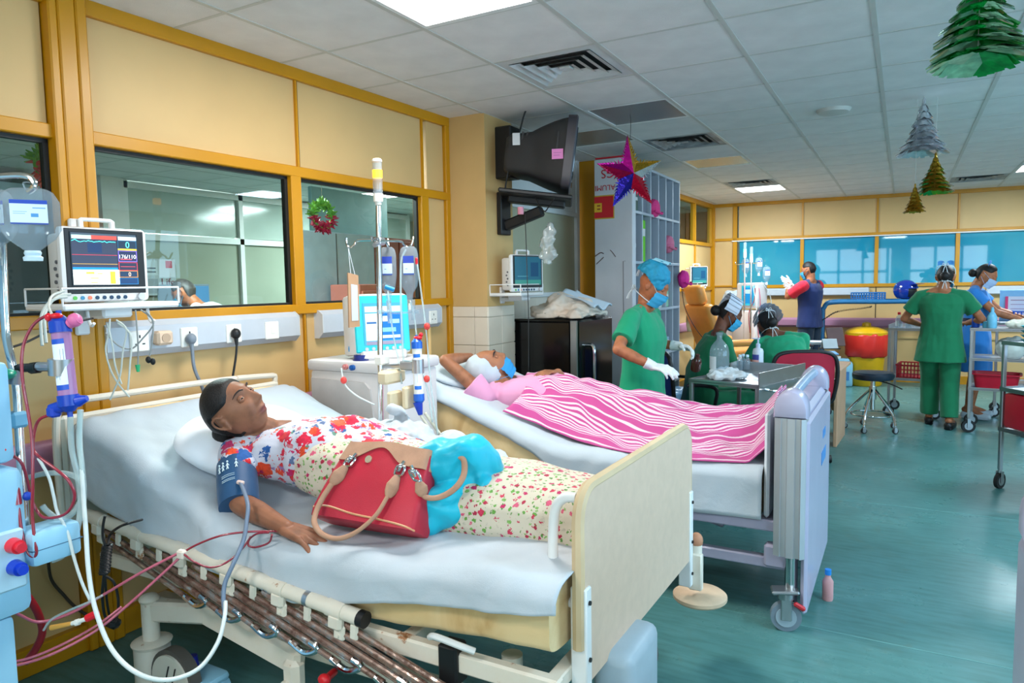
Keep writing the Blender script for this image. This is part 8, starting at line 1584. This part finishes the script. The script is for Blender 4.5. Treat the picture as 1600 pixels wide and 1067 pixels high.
castors(stl, [(math.cos(2*PI*k/5+PI*1.02)*.24, math.sin(2*PI*k/5+PI*1.02)*.24) for k in range(5)], .026)
bn = thing('waste_bin', 'yellow clinical waste bin with a red liner and domed lid', 'bin', (-.43, 10.82, 0)); YB = mat('yellow_bin_plastic', (226, 172, 16), .4); b = MB(); b.lathe([(.19, 0), (.205, .02), (.24, .5), (.245, .62)], n=32); b.build('bin_body', YB, bn); b = MB(); b.lathe([(.265, .70), (.268, .735), (.25, .76), (.16, .80), (.06, .82), (.055, .86), (.02, .875)], n=32); b.build('bin_lid', YB, bn)
b = MB(); b.lathe([(.235, .40), (.262, .42), (.268, .56), (.272, .69), (.262, .715), (.24, .72)], n=48); me = wrinkle(b.mesh('red_liner', 60), .02, 12); put('red_liner', me, mat('red_liner_film', (222, 48, 40), .35), bn)
rk = thing('tubular_rack', 'blue tubular steel rack standing against the end wall', 'rack', (-.3, 10.75, 0), .067); RB2 = mat('blue_painted_tube', (40, 104, 150), .4, var=.08)
for y in (-.22, .22): b = MB(); b.tube([(-.68, y, 0), (-.68, y, .95), (-.66, y, 1.08), (-.55, y, 1.155), (0, y, 1.16), (.62, y, 1.16), (.74, y, 1.10), (.76, y, .95), (.76, y, 0)], .03, 12); b.build('rack_hoop', RB2, rk)
b = MB(); b.box((.02, 0, 1.165), (1.24, .46, .02), .004); b.build('rack_top', RB2, rk)
b = MB(); b.cyl((-.68, -.22, .3), (-.68, .22, .3), .02); b.build('cross_tube', RB2, rk); b = MB(); b.cyl((.76, -.22, .3), (.76, .22, .3), .02); b.build('cross_tube', RB2, rk)
def onrack(x, y=0): return (-.3+x, 10.75+y+.067*x, 1.178)
t = thing('blue_tray', 'blue lattice tray on the tubular rack beside the helmet', 'tray', onrack(-.12), .067); basket(t, .40, .28, .10, mat('mid_blue_tray', (30, 100, 160), .4), True, 1.05)
hm = thing('helmet', 'shiny dark blue open-faced helmet on the tubular rack', 'helmet', onrack(.33), -.3); b = MB(); b.sph((0, 0, .13), (.155, .125, .14), 28, 18); me = b.mesh('helmet_shell', 180); bm = bmesh.new(); bm.from_mesh(me); bmesh.ops.delete(bm, geom=[v for v in bm.verts if v.co.x > .075 and v.co.z < .15 or v.co.z < .012], context='VERTS'); bm.to_mesh(me); bm.free(); put('helmet_shell', me, mat('navy_gloss_shell', (16, 46, 140), .12, spec=.8, coat=.6), hm)
b = MB(); b.sph((0, 0, .125), (.135, .108, .12), 20, 12); b.build('helmet_lining', M['black'], hm, smooth=180); b = MB(); b.sheet(lambda u, v: (.13+.09*v-.05*abs(u-.5)**2*4, (u-.5)*.2, .20+.012*v), 8, 3, thick=.004); b.build('helmet_peak', MATS('navy_peak', (18, 40, 110), .2), hm)
pts = [V3(p) for p in [(-1.019, 10.347, 0.877), (-0.909, 10.357, 0.947), (-0.793, 10.372, 1.025), (-0.640, 10.403, 1.059), (-0.488, 10.432, 1.075), (-0.360, 10.448, 1.100)]]; ctr = spline(pts, 30); cc_ = []
for i, p in enumerate(ctr): cc_ += [p+V3((0, math.cos(i*2.4)*.012, math.sin(i*2.4)*.012))]
b = MB(); b.tube(cc_, .004, 5, sm=1); tag(b.build('spiral_cord', M['black']), 'black spiral cord stretched from the man to the rack', 'cord')
t = thing('fluid_container', 'pale blue fluid container on the floor by the end wall', 'container', (-.72, 10.62, 0), .1); b = MB(); b.b2((-.14, -.12, 0), (.14, .12, .34), .03, seg=2); b.b2((-.10, -.09, .33), (.10, .09, .38), .02); b.build('container_body', MATS('pale_blue_jerrycan', (140, 196, 222), .3), t); b = MB(); b.box((.05, -.121, .15), (.09, .003, .12)); b.build('container_label', MATS('blue_sticker', (70, 130, 190)), t); b = MB(); b.cyl((-.04, 0, .37), (-.04, 0, .41), .03); b.build('screw_cap', M['socket'], t)
tb = trolley('steel trolley with a side panel in front of the nurse seen from behind', (.13, 8.68, 0), -.12, .46, .46, (.40,), .93, ((-1, -1, 1, .38, .98),), .05, None, .055)
t = thing('plastic_basket', 'red plastic basket on the lower shelf behind the walking nurse', 'basket', (.16, 8.66, .408), -.12); RP = mat('red_basket_plastic', (190, 20, 46), .4); basket(t, .34, .30, .14, RP)
sb = bottle('saline_bottle', 'clear bottle with a red cap on the trolley corner left of the walking nurse', (-.03, 8.52, .938), [(.03, 0), (.034, .008), (.034, .10), (.026, .125), (.013, .14), (.013, .15)], M['clear'], MATS('red_connector', (214, 24, 40)), (.016, .148, .175), 18, 1, None, (.0345, .03, .08)); sb2 = bottle('saline_bottle', 'small pale bottle behind the red-capped one on the trolley', (.06, 8.60, .938), [(.026, 0), (.03, .006), (.03, .08), (.02, .1), (.012, .11)], M['clear'], M['socket'], (.014, .11, .13), 16)
TCX, TCY = .81, 8.02; tc = trolley('open steel trolley with a red tray and cloth bundle right of the walking nurse', (TCX, TCY, 0), -.12, .46, .42, (.42, .70), .98, (), 0, None, .06)
t = thing('plastic_tray', 'red plastic tray on the bottom shelf of the open trolley', 'tray', (TCX-.02, TCY-.05, .43), -.12); b = MB(); loft(b, [((0, 0, z), (w, 0, 0), (0, d, 0), .3) for z, w, d in ((0, .16, .11), (.01, .165, .115), (.13, .185, .135), (.135, .20, .15), (.125, .20, .15), (.124, .18, .13), (.012, .16, .11))], 28); b.build('tray_shell', RP, t)
crumple('cloth_bundle', 'round white cloth bundle on the middle shelf of the open trolley', 'cloth', (TCX+.08, TCY-.06, .709), (.24, .24, .22), mk_cloth('offwhite_bundle', (206, 208, 200)), .012, 10, .008, 2)
crumple('paper_wrap', 'cream paper wrapping on top of the open trolley', 'paper', (TCX+.16, TCY-.02, .99), (.26, .28, .09), mat('cream_paper', (222, 214, 194), .8), .025, 11, .008, 4)
bottle('spray_bottle', 'pale blue hand-rub bottle on the open trolley', (TCX-.08, TCY-.15, .99), [(.034, 0), (.04, .01), (.04, .11), (.02, .15), (.014, .155), (.014, .18), (.008, .2)], MATS('pale_blue_bottle', (110, 178, 206), .3)); bottle('spray_bottle', 'small dark blue bottle behind the hand-rub bottle', (TCX-.19, TCY+.05, .99), [(.03, 0), (.034, .01), (.034, .10), (.016, .13), (.014, .15)], MATS('dark_blue_bottle', (24, 70, 170), .3)); boxthing('carton', 'small teal carton on top of the open trolley', 'carton', (TCX-.14, TCY-.06, .988), (TCX-.10+.06, TCY+.02, 1.05), MATS('teal_card', (90, 170, 190), .6), (), .003)
fo = thing('folder', 'pale blue folder standing open in front of the nurse in blue', 'file', (TCX+.16, TCY+.94, .99), -.1)
TD = trolley('second steel trolley behind the open one with folders on top', (TCX+.36, TCY+.98, 0), -.1, .60, .40, (.35, .66), .98, (), 0, None, .05)
b = MB(); b.box((.12, .10, .17), (.40, .012, .34), .004, (-.15, 0, 0)); b.build('folder_cover', MATS('pale_blue_folder', (130, 184, 222), .6), fo); q = [(-.03, .055, .05), (.28, .055, .05), (.28, .092, .27), (-.03, .092, .27)]; quad_uv('form_sheet', print_mat('printed_form', (206, 206, 216), [(0, 0, .08, 1, (214, 60, 110)), (.92, 0, 1, 1, (214, 60, 110)), (.15, .8, .85, .84, (150, 110, 130)), (.15, .6, .85, .63, (160, 130, 150)), (.15, .4, .85, .43, (160, 130, 150)), (.15, .2, .85, .23, (160, 130, 150))], .7), fo, q, .002)
t = thing('plastic_basket', 'blue plastic basket at the right end of the second trolley', 'basket', (TCX+.36, TCY+.88, .99), -.1); basket(t, .30, .22, .12, MATS('mid_blue_tray2', (24, 84, 190), .4))
t = thing('paper_sheet', 'white sheet of notes the nurse in blue is writing on', 'paper', (TCX+.18, TCY+.86, .992), .2); b = MB(); b.box((0, 0, .003), (.26, .20, .005)); b.build('sheet_page', M['tape'], t)
TE = (.98, 5.83); TER = .58; TEP = lambda x, y, z: (TE[0]+x*math.cos(TER)-y*math.sin(TER), TE[1]+x*math.sin(TER)+y*math.cos(TER), z); te = trolley('near steel trolley cut off by the right edge of the photo', (TE[0], TE[1], 0), TER, .62, .44, (.42, .70), 1.02, (), 0, None, .055)
b = MB(); b.box((-.02, -.222, .56), (.50, .01, .74), .002); b.build('end_panel', mat('wood_grain_panel', (190, 150, 100), .5, var=.1, vscale=8), te); b = MB(); b.box((-.17, 0, .56), (.28, .36, .24), .02, seg=2); o = b.build('red_crate', RP, smooth=40); o.location = (TE[0], TE[1], 0); tag(o, 'red plastic crate on the lower shelf of the near right trolley', 'crate'); o.rotation_euler = (0, 0, TER)
for i in range(4): t = thing('kidney_tray', ['lowest teal plastic tray in the stack on the near right trolley', 'second lowest teal plastic tray in the stack on the right trolley', 'third teal plastic tray in the stack on the right trolley', 'topmost teal plastic tray in the stack on the right trolley'][i], 'tray', TEP(-.14, -.04, 1.03+.03*i), TER, 'teal trays on the right trolley'); b = MB(); loft(b, [((0, 0, z), (w, 0, 0), (0, d, 0), .35) for z, w, d in ((0, .15, .11), (.022, .17, .13), (.026, .175, .135), (.02, .165, .125), (.004, .145, .105))], 24); b.build('tray_shell', MATS('teal_tray', (40, 150, 160), .35), t)
crumple('dark_bag', 'dark brown pouch behind the teal trays on the near right trolley', 'pouch', TEP(.10, .10, 1.03), (.24, .18, .22), mat('dark_brown_pouch', (44, 36, 34), .6), .02, 10, .008, 8)
# foot of a third bed at the lower right edge
b3 = thing('hospital_bed', 'grey foot unit of a third bed cut off by the lower right corner', 'bed', (.345, 1.66, 0)); b = MB(); b.box((0, 0, .50), (.16, .90, .70), .03, seg=2); b.build('foot_panel', M['domelilac'], b3)
for y in (-.42, .42): b = MB(); b.prism([(-.075, 0), (.075, 0)]+[(.075*math.cos(a), .05+.09*math.sin(a)) for a in np.linspace(.05, PI-.05, 12)], .14, Matrix(((1, 0, 0, 0), (0, 0, 1, y-.07), (0, 1, 0, .84), (0, 0, 0, 1))), bev=.02); b.build('column_dome', M['domelilac'], b3); b = MB(); b.cyl((0, y, .1), (0, y, .3), .025); b.cyl((0, y-.016, .06), (0, y+.016, .06), .06, n=20); b.build('castor', MATS('castor_grey', (120, 134, 146)), b3)
b = MB(); b.b2((-.082, -.1, .55), (-.079, .2, .66)); b.build('blue_sticker', MATS('blue_sticker', (70, 130, 190)), b3); b = MB(); b.tube([(0, -.42, .93), (0, -.2, .95), (0, .2, .95), (0, .42, .93)], .022, 10); b.build('foot_handle', MATS('blue_grey_tube', (150, 170, 196)), b3)
